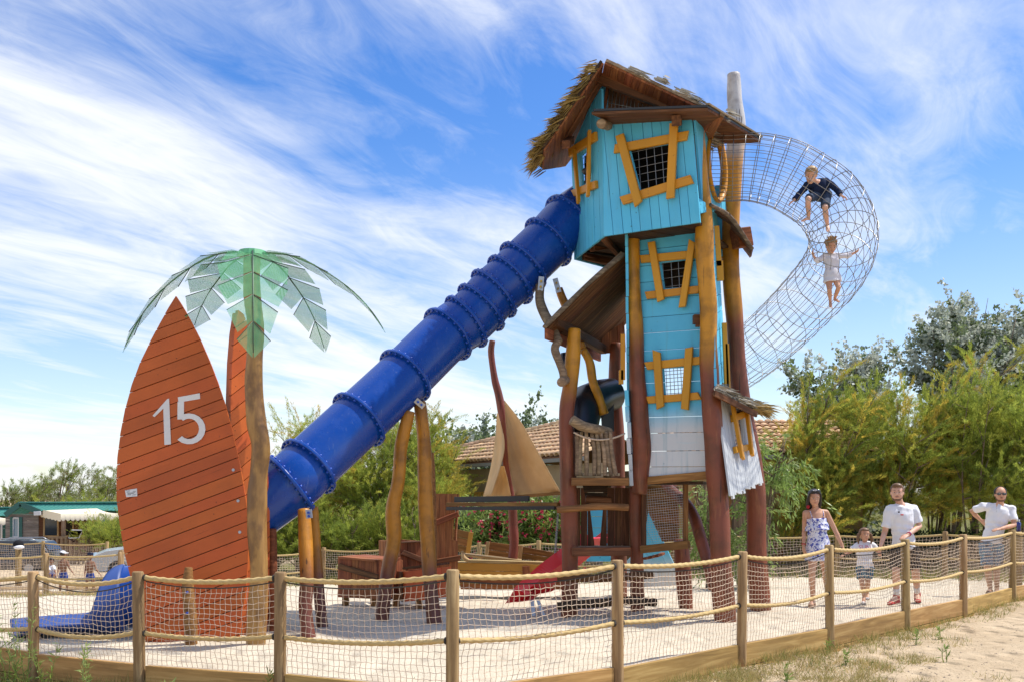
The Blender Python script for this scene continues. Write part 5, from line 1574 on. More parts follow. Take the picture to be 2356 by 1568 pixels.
# ------------------------------------------------------------------ buildings
def stucco(name, c, c2):
    m, t, b = newmat(name); g = G(t)
    wv = g.coords('World', (1, 1, 1), False)
    n1 = g.noise(wv, 1.2, 4, .6); n2 = g.noise(wv, 30, 3, .6)
    g.l(g.mix(g.rng(n1, .35, .7), c, c2), b.inputs['Base Color']); b.inputs['Roughness'].default_value = .95; b.inputs['Specular IOR Level'].default_value = .1
    g.bump(n2, b, .6, .02); MATS[name] = m
stucco('stucco', (.38, .28, .17), (.33, .24, .14)); stucco('stucco_orange', (.42, .27, .12), (.35, .22, .09))
plain('tile', (.66, .42, .23), .85, var=.22, nz=.45, nscale=9)
plain('roof_under', (.22, .11, .05), .9)
plain('gutter', (.20, .19, .17), .6)
def tile_mesh(w, l):
    mb = MB(); n = 6; vs = []; fs = []
    for r_, y, dz in ((w * .54, 0, .03), (w * .46, l, .0)):
        for rr in (r_, r_ - .018):
            for k in range(n + 1):
                a = math.pi * k / n
                vs.append((math.cos(a) * rr, y, math.sin(a) * rr * .75 + dz))
    q = n + 1
    for k in range(n):
        fs.append((k, k + 1, 2 * q + k + 1, 2 * q + k)); fs.append((q + k + 1, q + k, 3 * q + k, 3 * q + k + 1))
        fs.append((k + 1, k, q + k, q + k + 1))
    mb.add(vs, fs)
    return mb.mesh('tile', MATS['tile'], True)
def tiled(parent, fr, poly, w=.21, l=.34, cap=300):
    """barrel tiles laid on the roof plane (V runs up the slope)"""
    me = tile_mesh(w, l * 1.12)
    xs = [p[0] for p in poly]; ys = [p[1] for p in poly]
    if area(poly) < 0: poly = poly[::-1]
    def inside(p):
        for i in range(len(poly)):
            a, b = poly[i], poly[(i + 1) % len(poly)]
            if (b[0] - a[0]) * (p[1] - a[1]) - (b[1] - a[1]) * (p[0] - a[0]) < 0: return False
        return True
    n = 0; y = min(ys)
    while y < max(ys):
        x = min(xs) + w / 2
        while x < max(xs):
            if inside((x, y + l * .5)) and n < cap:
                o = bpy.data.objects.new('tile', me); COL.objects.link(o)
                M = frame_matrix(fr, (x, y), random.gauss(0, .012)); M = M @ Matrix.Translation((0, 0, random.uniform(0, .012)))
                o.matrix_basis = M; o.parent = parent; o.matrix_parent_inverse = pinv(parent); n += 1
            x += w
        y += l
    return n
hs_ = thing('stucco_house', 'low beige stucco house with terracotta tile roof behind the sail', 'house', P(1170, 1240, 31))
e0 = P(1022, 1068, 35.6); e1_ = P(1345, 1045, 27.2); e0.z = e1_.z = 2.70
ed = (e1_ - e0).normalized(); bk_ = Vector((-ed.y, ed.x, 0)); bk_ = bk_ if bk_.x > 0 else -bk_
rf = Frame(e0, e1_, e0 + bk_ * 3 + Vector((0, 0, 1.15)))
Lr = (e1_ - e0).length
apx = rf.loc(e0 + ed * 3.2 + bk_ * 3.2 + Vector((0, 0, 1.23)))
rpoly = [(0, 0), (Lr, 0), (Lr, apx[1]), (apx[0], apx[1])]
# the hip is cut along the line seen in the photograph
hipa, hipb = rf.on(1046, 1036), rf.on(1290, 977)
rpoly = [(0, 0), (Lr, 0), rf.on(1345, 964), hipb, hipa]
mb = MB(); mb.prism([rf.at(p, -.05) for p in rpoly], rf.N * .045); mb.build('roof', MATS['roof_under'], hs_)
tiled(hs_, rf, rpoly, .27, .44)
hipline = [rf.at((hipa[0] + (hipb[0] - hipa[0]) * t, hipa[1] + (hipb[1] - hipa[1]) * t), .06) for t in np.linspace(-.05, 1.2, 24)]
me_r = tile_mesh(.30, .46)
for a, b in zip(hipline, hipline[1:]):
    o = bpy.data.objects.new('ridge_tile', me_r); COL.objects.link(o)
    Y = (b - a).normalized(); X = Y.cross(Vector((0, 0, 1))).normalized(); Z_ = X.cross(Y)
    M = Matrix.Identity(4)
    for i in range(3): M[i][0] = X[i]; M[i][1] = Y[i]; M[i][2] = Z_[i]; M[i][3] = a[i]
    o.matrix_basis = M; o.parent = hs_; o.matrix_parent_inverse = pinv(hs_)
mb = MB()
wa, wb = e0 + bk_ * .35 + ed * .3, e1_ + bk_ * .35
mb.prism([Vector((wa.x, wa.y, -1.2)), Vector((wb.x, wb.y, -1.0)), Vector((wb.x, wb.y, 2.5)), Vector((wa.x, wa.y, 2.5))], bk_ * .25)
mb.prism([Vector((wa.x, wa.y, -1.2)), Vector((wa.x, wa.y, 2.5)), Vector((wa.x, wa.y, 2.5)) + bk_ * 6, Vector((wa.x, wa.y, -1.2)) + bk_ * 6], ed * .25)
mb.prism([p + bk_ * 6 for p in (Vector((wa.x, wa.y, -1.2)), Vector((wb.x, wb.y, -1.0)), Vector((wb.x, wb.y, 2.5)), Vector((wa.x, wa.y, 2.5)))], bk_ * .25)
mb.build('wall', MATS['stucco'], hs_)
far_ = rf.at(rpoly[2]) ; mb = MB(); mb.prism([rf.at(hipa, -.06), rf.at(rpoly[2], -.06), rf.at(rpoly[2], -.06) + bk_ * 3.4 - Vector((0, 0, 1.2)), rf.at((0, .1), -.06) + bk_ * 6.2], (0, 0, -.06)); mb.build('rear_roof', MATS['roof_under'], hs_)
beam_obj(hs_, 'gutter', e0 + Vector((0, 0, -.09)), e1_ + Vector((0, 0, -.09)), .10, .11, MATS['gutter'])
# yellow sign with letters on the house wall
sg_ = thing('wall_sign', 'yellow wall sign with dark letters, partly hidden by the sail', 'sign', P(1100, 1138, 33.0))
sgf = Frame(P(1077, 1136, 33.6), P(1118, 1135, 32.4), P(1077, 1142, 33.6))
mb = MB(); mb.prism([sgf.at(p, .0) for p in sgf.poly([(1076, 1131), (1122, 1128.5), (1122, 1146), (1076, 1148)])], sgf.N * .02); mb.build('board', MATS['hull_yellow'], sg_)
def text_obj(parent, name, body, size, M, mat, ext=.002):
    cu = bpy.data.curves.new(name, 'FONT'); cu.body = body; cu.size = size; cu.extrude = ext; cu.align_x = 'CENTER'; cu.align_y = 'CENTER'
    tmp = bpy.data.objects.new(name, cu); COL.objects.link(tmp)
    dg = bpy.context.evaluated_depsgraph_get()
    me = bpy.data.meshes.new_from_object(tmp.evaluated_get(dg)); bpy.data.objects.remove(tmp)
    me.materials.clear(); me.materials.append(mat)
    o = bpy.data.objects.new(name, me); COL.objects.link(o); o.matrix_basis = M
    if parent is not None: o.parent = parent; o.matrix_parent_inverse = pinv(parent)
    return o
for ch_, u in (('P', 1080), ('O', 1089), ('I', 1100), ('S', 1110)):
    text_obj(sg_, 'letter', ch_, .21, frame_matrix(sgf, sgf.on(u, 1138.5 - (u - 1080) * .02), 0) @ Matrix.Translation((0, 0, .023)), MATS['black_paint'])
mb = MB(); mb.prism([P(1057, 1134, 34.0), P(1064, 1134, 33.8), P(1064, 1146, 33.8), P(1057, 1146, 34.0)], (0, .03, 0))
tag(mb.build('wall_plate', plain('sign_blue', (.05, .14, .30), .4)), 'small blue plate on the stucco wall left of the yellow sign', 'sign')

h2_ = thing('stucco_house', 'ochre stucco building with timber board panels behind the right tower legs', 'house', P(1720, 1240, 26))
y0_ = 26.0
def X_(u, Z): return (u - 1178) / F * Z
wl, wr = X_(1560, y0_), X_(1985, y0_)
mb = MB(); mb.box(((wl + wr) / 2, y0_ + 2.5, .75), (wr - wl, 5, 3.9)); mb.build('wall', MATS['stucco_orange'], h2_)
r2f = Frame(Vector((wl - .3, y0_ - .45, 2.66)), Vector((wr + .3, y0_ - .45, 2.66)), Vector((wl - .3, y0_ + 2.6, 3.75)))
q_ = [(0, 0), (wr - wl + .6, 0), (wr - wl + .6, 3.2), (0, 3.2)]
mb = MB(); mb.prism([r2f.at(p, -.05) for p in q_], r2f.N * .045); mb.build('roof', MATS['roof_under'], h2_)
tiled(h2_, r2f, q_, .21, .34, 260)
beam_obj(h2_, 'gutter', Vector((wl - .3, y0_ - .5, 2.58)), Vector((wr + .3, y0_ - .5, 2.58)), .1, .11, MATS['gutter'])
for u0, u1 in ((1600, 1642), (1678, 1730), (1756, 1782), (1796, 1842), (1860, 1900)):
    fr = Frame(Vector((X_(u0, y0_), y0_ - .03, -.8)), Vector((X_(u1, y0_), y0_ - .03, -.8)), Vector((X_(u0, y0_), y0_ - .03, 1)))
    pn = thing('timber_panel', None, None, fr.o); pn.parent = h2_; pn.matrix_parent_inverse = pinv(h2_)
    plank_wall(pn, fr, [(0, 0), (X_(u1, y0_) - X_(u0, y0_), 0), (X_(u1, y0_) - X_(u0, y0_), 2.75), (0, 2.75)], (0, 1), .13, .03, MATS['grey_wood'])
    beam_obj(pn, 'stile', fr.at((0, 0), .03), fr.at((0, 2.75), .03), .06, .09, MATS['ochre_wood'], (1, 0, 0))
mb = MB(); mb.prism([Vector((X_(1690, 25.3), 25.3, -.75)), Vector((X_(1860, 25.3), 25.3, -.75)), Vector((X_(1860, 25.3), 25.3, -.45)), Vector((X_(1690, 25.3), 25.3, -.45))], (0, .5, 0)); tag(mb.build('low_kerb', MATS['galv']), 'low grey concrete ledge in front of the ochre building', 'ledge')

# chalets on the left
plain('teal_metal', (.05, .23, .19), .45, nz=.2, nscale=2); plain('teal_trim', (.02, .12, .10), .5); plain('awning_cloth', (.78, .70, .52), .9, nz=.1)
def zc(x, y): return (.12839 * x, 1064.1 + .12839 * y)
CZ = 52.0
def chalet(label, off_u, off_v, Z, full=True):
    c = thing('chalet', label, 'chalet', P(50 + off_u, 1246 + off_v, Z))
    def q(x, y, z=Z):
        u, v = zc(x, y); return P(u + off_u, v + off_v, z)
    Zr = Z + 3.0
    gf = Frame(q(100, 1380, Z), q(680, 1400, Z), q(100, 930, Z))
    gp = gf.poly([(zc(x, y)[0] + off_u, zc(x, y)[1] + off_v) for x, y in ((98, 1760), (98, 925), (360, 745), (690, 890), (690, 1760))])
    wl_ = thing('gable_wall', None, None, gf.o); wl_.parent = c; wl_.matrix_parent_inverse = pinv(c)
    gp_h = [(zc(x, y)[0] + off_u, zc(x, y)[1] + off_v) for x, y in ((240, 975), (340, 975), (335, 1315), (235, 1315))]
    plank_wall(wl_, gf, gp, (1, 0), .155, .04, MATS['weather_board'], holes=[gf.poly(gp_h)], gap=.008)
    w = thing('window', None, None, gf.o); w.parent = c; w.matrix_parent_inverse = pinv(c)
    mb = MB(); mb.prism([gf.at(p, -.03) for p in gf.poly(gp_h)], gf.N * .01); mb.build('pane', MATS['glass_sky'], w)
    for a, b in zip(gp_h, gp_h[1:] + gp_h[:1]): board_px(w, gf, a, b, 2.6, .05, MATS['white_paint'], .0, 'frame')
    for x0, x1 in ((188, 236), (345, 405)):
        fq = [(zc(x, y)[0] + off_u, zc(x, y)[1] + off_v) for x, y in ((x0, 965), (x1, 960), (x1, 1325), (x0, 1325))]
        shd = thing('shutter', None, None, gf.o); shd.parent = c; shd.matrix_parent_inverse = pinv(c)
        plank_wall(shd, gf, gf.poly(fq), (1, 0), .09, .05, MATS['teal_trim'], gap=.012, name='slat')
        for ob in shd.children: ob.location += gf.N * .06
    # roof: two slopes with waves
    ap_, le_, re_ = q(360, 722, Z - .35), q(92, 925, Z - .35), q(715, 872, Z - .35)
    far = Vector((1, .0, 0)) * 0
    rb = q(2900, 703, Z + 2.0); rb.z = ap_.z
    dirr = (rb - ap_)
    for ev, nm in ((re_, 'roof_slope'), (le_, 'roof_slope')):
        V = []; Fc = []; nu, nv = 110, 14
        for j in range(nv + 1):
            for i in range(nu + 1):
                p = ap_.lerp(ev, j / nv) + dirr * (i / nu)
                V.append((p.x, p.y, p.z + .035 * abs(math.sin(i * .9)) + (.05 * (1 - (j * .5) % 1))))
        for j in range(nv):
            for i in range(nu): Fc.append((j * (nu + 1) + i, j * (nu + 1) + i + 1, (j + 1) * (nu + 1) + i + 1, (j + 1) * (nu + 1) + i))
        np_mesh(nm, V, Fc, MATS['teal_metal'], c)
    beam_obj(c, 'ridge_cap', ap_ + Vector((0, 0, .08)), ap_ + dirr + Vector((0, 0, .08)), .25, .06, MATS['teal_metal'])
    for ev in (le_, re_): beam_obj(c, 'barge_board', ap_, ev, .06, .28, MATS['teal_trim'])
    # long side wall
    s0, s1 = q(695, 1760, Z + .02), q(695, 1760, Z + .02) + dirr * .98
    s0.z = s1.z = q(695, 1760).z
    hh = q(690, 890).z - s0.z
    sfw = Frame(s0, s1, s0 + Vector((0, 0, 1)))
    L2 = (s1 - s0).length
    sw2 = thing('side_wall', None, None, s0); sw2.parent = c; sw2.matrix_parent_inverse = pinv(c)
    plank_wall(sw2, sfw, [(0, 0), (L2, 0), (L2, hh), (0, hh)], (1, 0), .155, .04, MATS['brown'], gap=.008)
    # door and window frames on the long side
    for x0, x1, y0, y1, m_ in ((790, 1040, 960, 1300, 'glass_dark'), (1130, 1310, 975, 1300, 'dark_void'), (1800, 1970, 965, 1260, 'glass_sky')):
        pxs = [(zc(x, y)[0] + off_u, zc(x, y)[1] + off_v) for x, y in ((x0, y0), (x1, y0), (x1, y1), (x0, y1))]
        dw = thing('door' if m_ != 'glass_sky' else 'window', None, None, s0); dw.parent = c; dw.matrix_parent_inverse = pinv(c)
        mb = MB(); mb.prism([sfw.at(p, .02) for p in sfw.poly(pxs)], sfw.N * .02); mb.build('pane', MATS[m_], dw)
        for a, b in zip(pxs, pxs[1:] + pxs[:1]): board_px(dw, sfw, a, b, 3.6, .08, MATS['pale_wood' if m_ != 'glass_sky' else 'white_paint'], .0, 'frame')
    for x0, x1 in ((1712, 1790), (1985, 2070)):
        fq = [(zc(x, y)[0] + off_u, zc(x, y)[1] + off_v) for x, y in ((x0, 975), (x1, 975), (x1, 1265), (x0, 1265))]
        shd = thing('shutter', None, None, s0); shd.parent = c; shd.matrix_parent_inverse = pinv(c)
        for ob in plank_wall(shd, sfw, sfw.poly(fq), (1, 0), .10, .05, MATS['teal_trim'], gap=.014, name='slat'): ob.location += sfw.N * .07
    for k in range(8):
        c_ = q(1655, 985 + k * 38, Z - .3); mb = MB(); mb.tube([c_, c_ + Vector((0, 1.0, 0))], .075, 10); mb.build('log_end', MATS['pale_wood'], c, True)
    # awning with scalloped edge, post and railing
    a0, a1 = q(722, 820, Z + .1), q(1740, 805, Z + .6); b1, b0 = q(2130, 890, Z - 2.2), q(1090, 900, Z - 2.6)
    V = []; Fc = []; n = 36; m = 8
    for i in range(n + 1):
        for j in range(m + 1):
            A = a0.lerp(a1, i / n); B = b0.lerp(b1, i / n); p = A.lerp(B, j / m); p.z -= .08 * math.sin(math.pi * j / m)
            V.append(tuple(p))
        B = b0.lerp(b1, i / n); V.append((B.x, B.y - .01, B.z - .28 - .09 * abs(math.sin(i * 1.05))))
    w_ = m + 2
    for i in range(n):
        for j in range(m + 1): Fc.append((i * w_ + j, i * w_ + j + 1, (i + 1) * w_ + j + 1, (i + 1) * w_ + j))
    np_mesh('awning', V, Fc, MATS['awning_cloth'], c, True)
    V = []; Fc = []
    for i in range(17):
        p = a0.lerp(b0, i / 16); V += [tuple(p), (p.x, p.y, p.z - .34 - .07 * abs(math.sin(i * 1.2)))]
    for i in range(16): Fc.append((2 * i, 2 * i + 1, 2 * i + 3, 2 * i + 2))
    np_mesh('awning_side', V, Fc, MATS['awning_cloth'], c)
    beam_obj(c, 'awning_post', q(1140, 930, Z - 2.5), q(1140, 1790, Z - 2.5), .16, .16, MATS['grey_wood'], (1, 0, 0))
    beam_obj(c, 'awning_arm', q(620, 893, Z - .3), q(735, 890, Z - .3), .2, .22, MATS['white_paint'])
    if full:
        beam_obj(c, 'deck_rail', q(860, 1330, Z - 2.7), q(2100, 1300, Z - 2.7), .08, .10, MATS['grey_wood'])
        for k in range(16): beam_obj(c, 'rail_post', q(870 + k * 78, 1325 - k * 1.8, Z - 2.7), q(870 + k * 78, 1800, Z - 2.7), .10, .10, MATS['grey_wood'], (1, 0, 0))
    return c
chalet('grey timber chalet with green metal roof and cream awning on the left', 0, 0, CZ)
chalet('second green-roofed chalet at the left edge, mostly outside the picture', -249, 12, CZ + 4, False)
# deck chair
dk = thing('deck_chair', 'white slatted deck chair with raised back on the chalet terrace', 'chair', P(170, 1244, 48.5))
def qd(x, y): u, v = zc(x, y); return P(u, v, 48.6)
for k in range(9):
    t = k / 8; beam_obj(dk, 'slat', qd(1285 - 55 * t, 1200 + 125 * t), qd(1470 - 55 * t, 1205 + 115 * t), .05, .10, MATS['white_paint'])
for a, b in (((1285, 1195), (1215, 1335)), ((1470, 1200), (1400, 1330)), ((1215, 1335), (1340, 1400)), ((1400, 1330), (1300, 1410))):
    beam_obj(dk, 'frame', qd(*a), qd(*b), .05, .05, MATS['dark_wood'])

# ------------------------------------------------------------------ cars
def car(label, loc, rot, mat, roof_rails=False):
    """estate car: local x forward"""
    c = thing('parked_car', label, 'car', loc)
    M = Matrix.Translation(loc) @ Matrix.Rotation(rot, 4, 'Z')
    def mk(name, mb, m, par=c, smooth=False):
        return place(name, mb, m, M.copy(), par, smooth)
    prof = [(-2.1, .35), (-2.15, .75), (-2.05, 1.0), (-1.75, 1.42), (-1.2, 1.5), (.2, 1.48), (.55, 1.38), (1.05, 1.0), (1.7, .92), (2.1, .75), (2.15, .4), (1.9, .25), (-1.9, .25)]
    mb = MB()
    xs = [-.86, -.80, .80, .86]
    ring = []
    for j, y in enumerate(xs):
        k = .94 if j in (0, 3) else 1.0
        ring.append([(x * (1 if j in (1, 2) else .985), y * (1 - max(0, z - .9) * .22), .85 + (z - .85) * k) for x, z in prof])
    n = len(prof); vs = [p for r in ring for p in r]; fs = []
    for j in range(3):
        for i in range(n): fs.append((j * n + i, (j + 1) * n + i, (j + 1) * n + (i + 1) % n, j * n + (i + 1) % n))
    fs.append(tuple(range(n))); fs.append(tuple(reversed(range(3 * n, 4 * n))))
    mb.add(vs, fs); mk('body', mb, mat)
    for sd in (-1, 1):
        for a, b, cc, d in (((-1.65, 1.02), (-1.35, 1.38), (-.55, 1.4), (-.55, 1.02)), ((-.48, 1.02), (-.48, 1.4), (.22, 1.38), (.8, 1.02))):
            mb = MB(); mb.prism([(p[0], sd * (.865 * (1 - max(0, p[1] - .9) * .22) + .001), p[1]) for p in (a, b, cc, d)], (0, sd * .008, 0)); mk('side_window', mb, MATS['glass_dark'])
        mb = MB(); mb.ball((.75, sd * .95, 1.05), (.09, .11, .08)); mk('mirror', mb, MATS['black_paint'], smooth=True)
    mb = MB(); mb.prism([(.60, -.66, 1.38), (.60, .66, 1.38), (1.06, .72, 1.02), (1.06, -.72, 1.02)], (.015, 0, .015)); mk('windscreen', mb, MATS['glass_dark'])
    mb = MB(); mb.prism([(-1.80, -.62, 1.38), (-1.80, .62, 1.38), (-2.04, .70, 1.05), (-2.04, -.70, 1.05)], (-.02, 0, .01)); mk('rear_window', mb, MATS['glass_dark'])
    for x in (-1.3, 1.32):
        for sd in (-1, 1):
            mb = MB(); mb.tube([(x, sd * .68, .31), (x, sd * .88, .31)], .31, 18)
            w = mk('wheel', mb, MATS['rubber'])
            mb = MB(); mb.tube([(x, sd * .86, .31), (x, sd * .892, .31)], .19, 14); mk('rim', mb, MATS['galv'], w)
    for sd in (-1, 1):
        mb = MB(); mb.ball((2.04, sd * .62, .72), (.12, .17, .09)); mk('headlight', mb, MATS['glass_sky'], smooth=True)
        if roof_rails:
            mb = MB(); mb.tube([(-1.5, sd * .62, 1.46), (-1.3, sd * .62, 1.56), (.1, sd * .62, 1.55), (.3, sd * .62, 1.46)], .022, 6); mk('roof_rail', mb, MATS['galv'], smooth=True)
    return c
plain('car_silver', (.42, .44, .46), .25, .5, coat=.5, nz=.05); plain('car_dark', (.03, .035, .045), .2, .3, coat=.6, nz=.05)
p_ = P(372, 1290, 33); car('silver car partly hidden behind the numbered surfboard', Vector((p_.x, 33, ground_z(p_.x, 33))), R_(200), MATS['car_silver'])
p_ = P(14, 1240, 43); car('dark estate car with roof rails in front of the grey chalet', Vector((p_.x, 43, -1.78)), R_(184), MATS['car_dark'], True)

# ------------------------------------------------------------------ trees and shrubs
def unit(a): return a / np.maximum(1e-9, np.linalg.norm(a, axis=-1, keepdims=True))
def blades(name, base, d, ln, wd, mat, parent, quad=False):
    """one leaf per row: a narrow triangle or a rhombus"""
    n = len(base)
    r = RNG.normal(size=(n, 3)); s_ = unit(np.cross(d, r)) * (wd[:, None] * .5)
    if not quad:
        V = np.stack([base - s_, base + s_, base + d * ln[:, None]], 1).reshape(-1, 3)
        Fc = np.arange(n * 3).reshape(-1, 3)
    else:
        m = base + d * (ln * .45)[:, None]; sg = unit(np.cross(d, s_)) * (wd[:, None] * .12)
        V = np.stack([base, m + s_ + sg, base + d * ln[:, None], m - s_ + sg], 1).reshape(-1, 3)
        Fc = np.arange(n * 4).reshape(-1, 4)
    o = np_mesh(name, V, Fc, mat, parent); o["kind"] = 'stuff'
    return o
def bez(a, b, c, t):
    t = np.asarray(t)[..., None]; return a * (1 - t) ** 2 + 2 * b * t * (1 - t) + c * t * t
def tree(name, label, cat, base, height, spread, n_twig, per, mats, style='feather', lean=(.25, 0, 0), stems=7, group=None, sx=1.0, low=.15, scale=1.0, trunk_r=.06, depth=.8, twig_len=.55):
    """stems fan out from the foot; twigs with leaves fill the crown"""
    base = np.array(base, float); lean = np.array(lean, float)
    t_ = thing(name, label, cat, tuple(base), group)
    A = []; mb = MB()
    for k in range(stems):
        an = 2 * math.pi * (k + RNG.random() * .8) / stems
        rr = spread * (.30 + .55 * RNG.random())
        hh = height * (.70 + .28 * RNG.random())
        tip = base + np.array([math.cos(an) * rr * sx, math.sin(an) * rr * depth, hh]) + lean * hh
        mid = base + np.array([math.cos(an) * rr * .35 * sx, math.sin(an) * rr * .35 * depth, hh * .55]) + RNG.normal(size=3) * .12 * spread
        b0 = base + np.array([math.cos(an), math.sin(an), 0]) * trunk_r * 1.5
        A.append((b0, mid, tip))
        pts = bez(b0, mid, tip, np.linspace(0, 1, 12))
        mb.tube([tuple(p) for p in pts], [max(.006, trunk_r * (1 - i / 12.5)) * (.7 if k else 1) for i in range(12)], 6)
        for q in range(5):                       # side limbs
            t0 = .25 + .65 * RNG.random(); p0 = bez(b0, mid, tip, t0)
            d = unit(np.array([RNG.normal() * sx, RNG.normal() * depth, .6 + .5 * RNG.random()]) + lean); l = spread * (.3 + .4 * RNG.random())
            pe = p0 + d * l; pm = (p0 + pe) / 2 + RNG.normal(size=3) * .06 * spread
            A.append((p0, pm, pe))
            pts = bez(p0, pm, pe, np.linspace(0, 1, 6)); mb.tube([tuple(p) for p in pts], [max(.004, trunk_r * .42 * (1 - i / 6.5)) for i in range(6)], 5)
    mb.build('trunk', MATS['bark'], t_, True)
    A3 = np.array(A)                               # (S,3,3)
    si = RNG.integers(0, len(A), n_twig); tt = low + (1 - low) * RNG.random(n_twig) ** .75
    t1 = tt[:, None]
    o = A3[si, 0] * (1 - t1) ** 2 + 2 * A3[si, 1] * t1 * (1 - t1) + A3[si, 2] * t1 ** 2
    tan = unit(A3[si, 2] - A3[si, 0])
    o = o + RNG.normal(size=(n_twig, 3)) * np.array([.10 * sx, .10 * depth, .07]) * spread
    td = unit(tan * .55 + RNG.normal(size=(n_twig, 3)) * (.42 if style == 'feather' else .55) + lean * 1.6 + np.array([0, 0, .35]))
    if style == 'weep': td = unit(tan * .3 + RNG.normal(size=(n_twig, 3)) * .45 + np.array([0, 0, -.55]))
    tl = twig_len * scale * (.5 + RNG.random(n_twig))
    u = RNG.random((n_twig, per))
    droop = {'feather': .25, 'weep': .35}.get(style, .12)
    pts = o[:, None, :] + td[:, None, :] * (u * tl[:, None])[..., None]
    pts[..., 2] -= droop * (u ** 2) * tl[:, None]
    n = n_twig * per
    pts = pts.reshape(-1, 3); dd = np.repeat(td, per, 0)
    if style in ('feather',):
        d = unit(dd + RNG.normal(size=(n, 3)) * .34); pts = pts + RNG.normal(size=(n, 3)) * .022 * scale
        ln = scale * (.045 + .065 * RNG.random(n)); wd = scale * (.009 + .008 * RNG.random(n))
        # distribute over the given materials by twig, so sprays keep one colour
        grp = np.repeat(RNG.integers(0, len(mats), n_twig), per)
        for g_ in range(len(mats)):
            k = grp == g_
            blades('foliage', pts[k], d[k], ln[k], wd[k], mats[g_], t_)
    else:
        d = unit(dd * (.5 if style != 'weep' else .9) + RNG.normal(size=(n, 3)) * (.8 if style != 'weep' else .4) + (np.array([0, 0, -.5]) if style == 'weep' else 0))
        if style == 'lance' or style == 'weep': ln = scale * (.09 + .06 * RNG.random(n)); wd = ln * .24
        else: ln = scale * (.055 + .035 * RNG.random(n)); wd = ln * .75
        pts = pts + RNG.normal(size=(n, 3)) * .03 * scale
        grp = np.repeat(RNG.integers(0, len(mats), n_twig), per)
        for g_ in range(len(mats)):
            k = grp == g_
            blades('foliage', pts[k], d[k], ln[k], wd[k], mats[g_], t_, True)
    return t_
TM1 = leafmat('tam_green', (.31, .38, .060), (.42, .47, .085), (.47, .44, .075), .60, .7, .8)
TM2 = leafmat('tam_gold', (.54, .41, .065), (.60, .45, .08), (.44, .42, .07), .60, .7, .8)
TM3 = leafmat('tam_dark', (.20, .27, .05), (.29, .35, .065), (.24, .30, .06), .55, .7, .8)
TMF = leafmat('tam_far', (.26, .28, .13), (.36, .36, .17), (.22, .25, .12), .5, .7, .4)
PO1 = leafmat('poplar_green', (.15, .20, .085), (.22, .27, .13), (.14, .19, .08), .4, .5, .9, .4)
PO2 = leafmat('poplar_silver', (.46, .50, .41), (.56, .59, .51), (.36, .41, .31), .35, .55, .9, .4)
WL1 = leafmat('willow', (.17, .27, .06), (.26, .36, .09), (.33, .40, .14), .5, .45, 1.2, .5)
OL1 = leafmat('oleander', (.15, .24, .045), (.25, .34, .07), (.32, .39, .12), .45, .4, 1.5, .5)
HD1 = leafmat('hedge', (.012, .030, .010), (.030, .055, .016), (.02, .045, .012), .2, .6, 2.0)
FLW = leafmat('flower_pink', (.48, .02, .07), (.55, .05, .14), (.42, .015, .05), .3, .6, 3.0)
def gz(x, y): return ground_z(x, y) - .05
RT = [(1850, 24.9, 2.9, 1.2, 'low yellow-green tamarisk hiding the end of the ochre building wall'),
      (1815, 26.4, 3.3, 1.5, 'shrubby yellow-green tamarisk beside the ochre building, left end of the right-hand row'),
      (1880, 25.4, 4.9, 1.45, 'tall gold-tipped tamarisk behind the woman in the floral dress'),
      (1965, 26.6, 4.6, 1.5, 'tamarisk behind the small girl, between the two gold-tipped ones'),
      (2060, 25.2, 4.7, 1.5, 'tamarisk with olive plumes directly behind the man in white and black shorts'),
      (2150, 26.2, 5.5, 1.6, 'tallest tamarisk of the right-hand row, golden plumes reaching the silver poplars'),
      (2245, 24.8, 4.8, 1.6, 'dense green tamarisk right of the tallest one, below the silver poplars'),
      (2345, 24.2, 4.6, 1.7, 'dark green tamarisk behind the man with sunglasses at the right edge')]
for i, (u, Z, h, sp, lb) in enumerate(RT):
    x = X_(u, Z)
    tree('tamarisk_tree', lb, 'tree', (x, Z, gz(x, Z)), h + .4, sp, 620, 125, [[TM1, TM3, TM2], [TM1, TM1, TM2], [TM1, TM2, TM3], [TM1, TM1, TM3], [TM1, TM1, TM3, TM2], [TM1, TM2, TM1], [TM1, TM1, TM3], [TM1, TM3, TM1]][i], lean=(.15, 0, 0), stems=8, group='tamarisk trees on the right', low=.10, twig_len=.75, trunk_r=.05)
for u, Z, h, sp, lb in ((1925, 33, 5.7, 1.7, 'lower silver-leaved poplar behind the gold-tipped tamarisks'), (2185, 36, 9.0, 1.9, 'tall silver-leaved poplar with a spiky top at the right'),
                        (2262, 34, 7.9, 2.0, 'broad silver poplar between the two taller ones'), (2345, 35, 8.9, 2.0, 'silver poplar at the right edge of the picture')):
    x = X_(u, Z); tree('poplar_tree', lb, 'tree', (x, Z, -1.0), h + 1.3, sp * 1.1, 720, 40, [PO1, PO2, PO2], 'broad', (.04, 0, 0), 8, 'silver poplars on the right', low=.25, scale=1.9, twig_len=.5, trunk_r=.10)
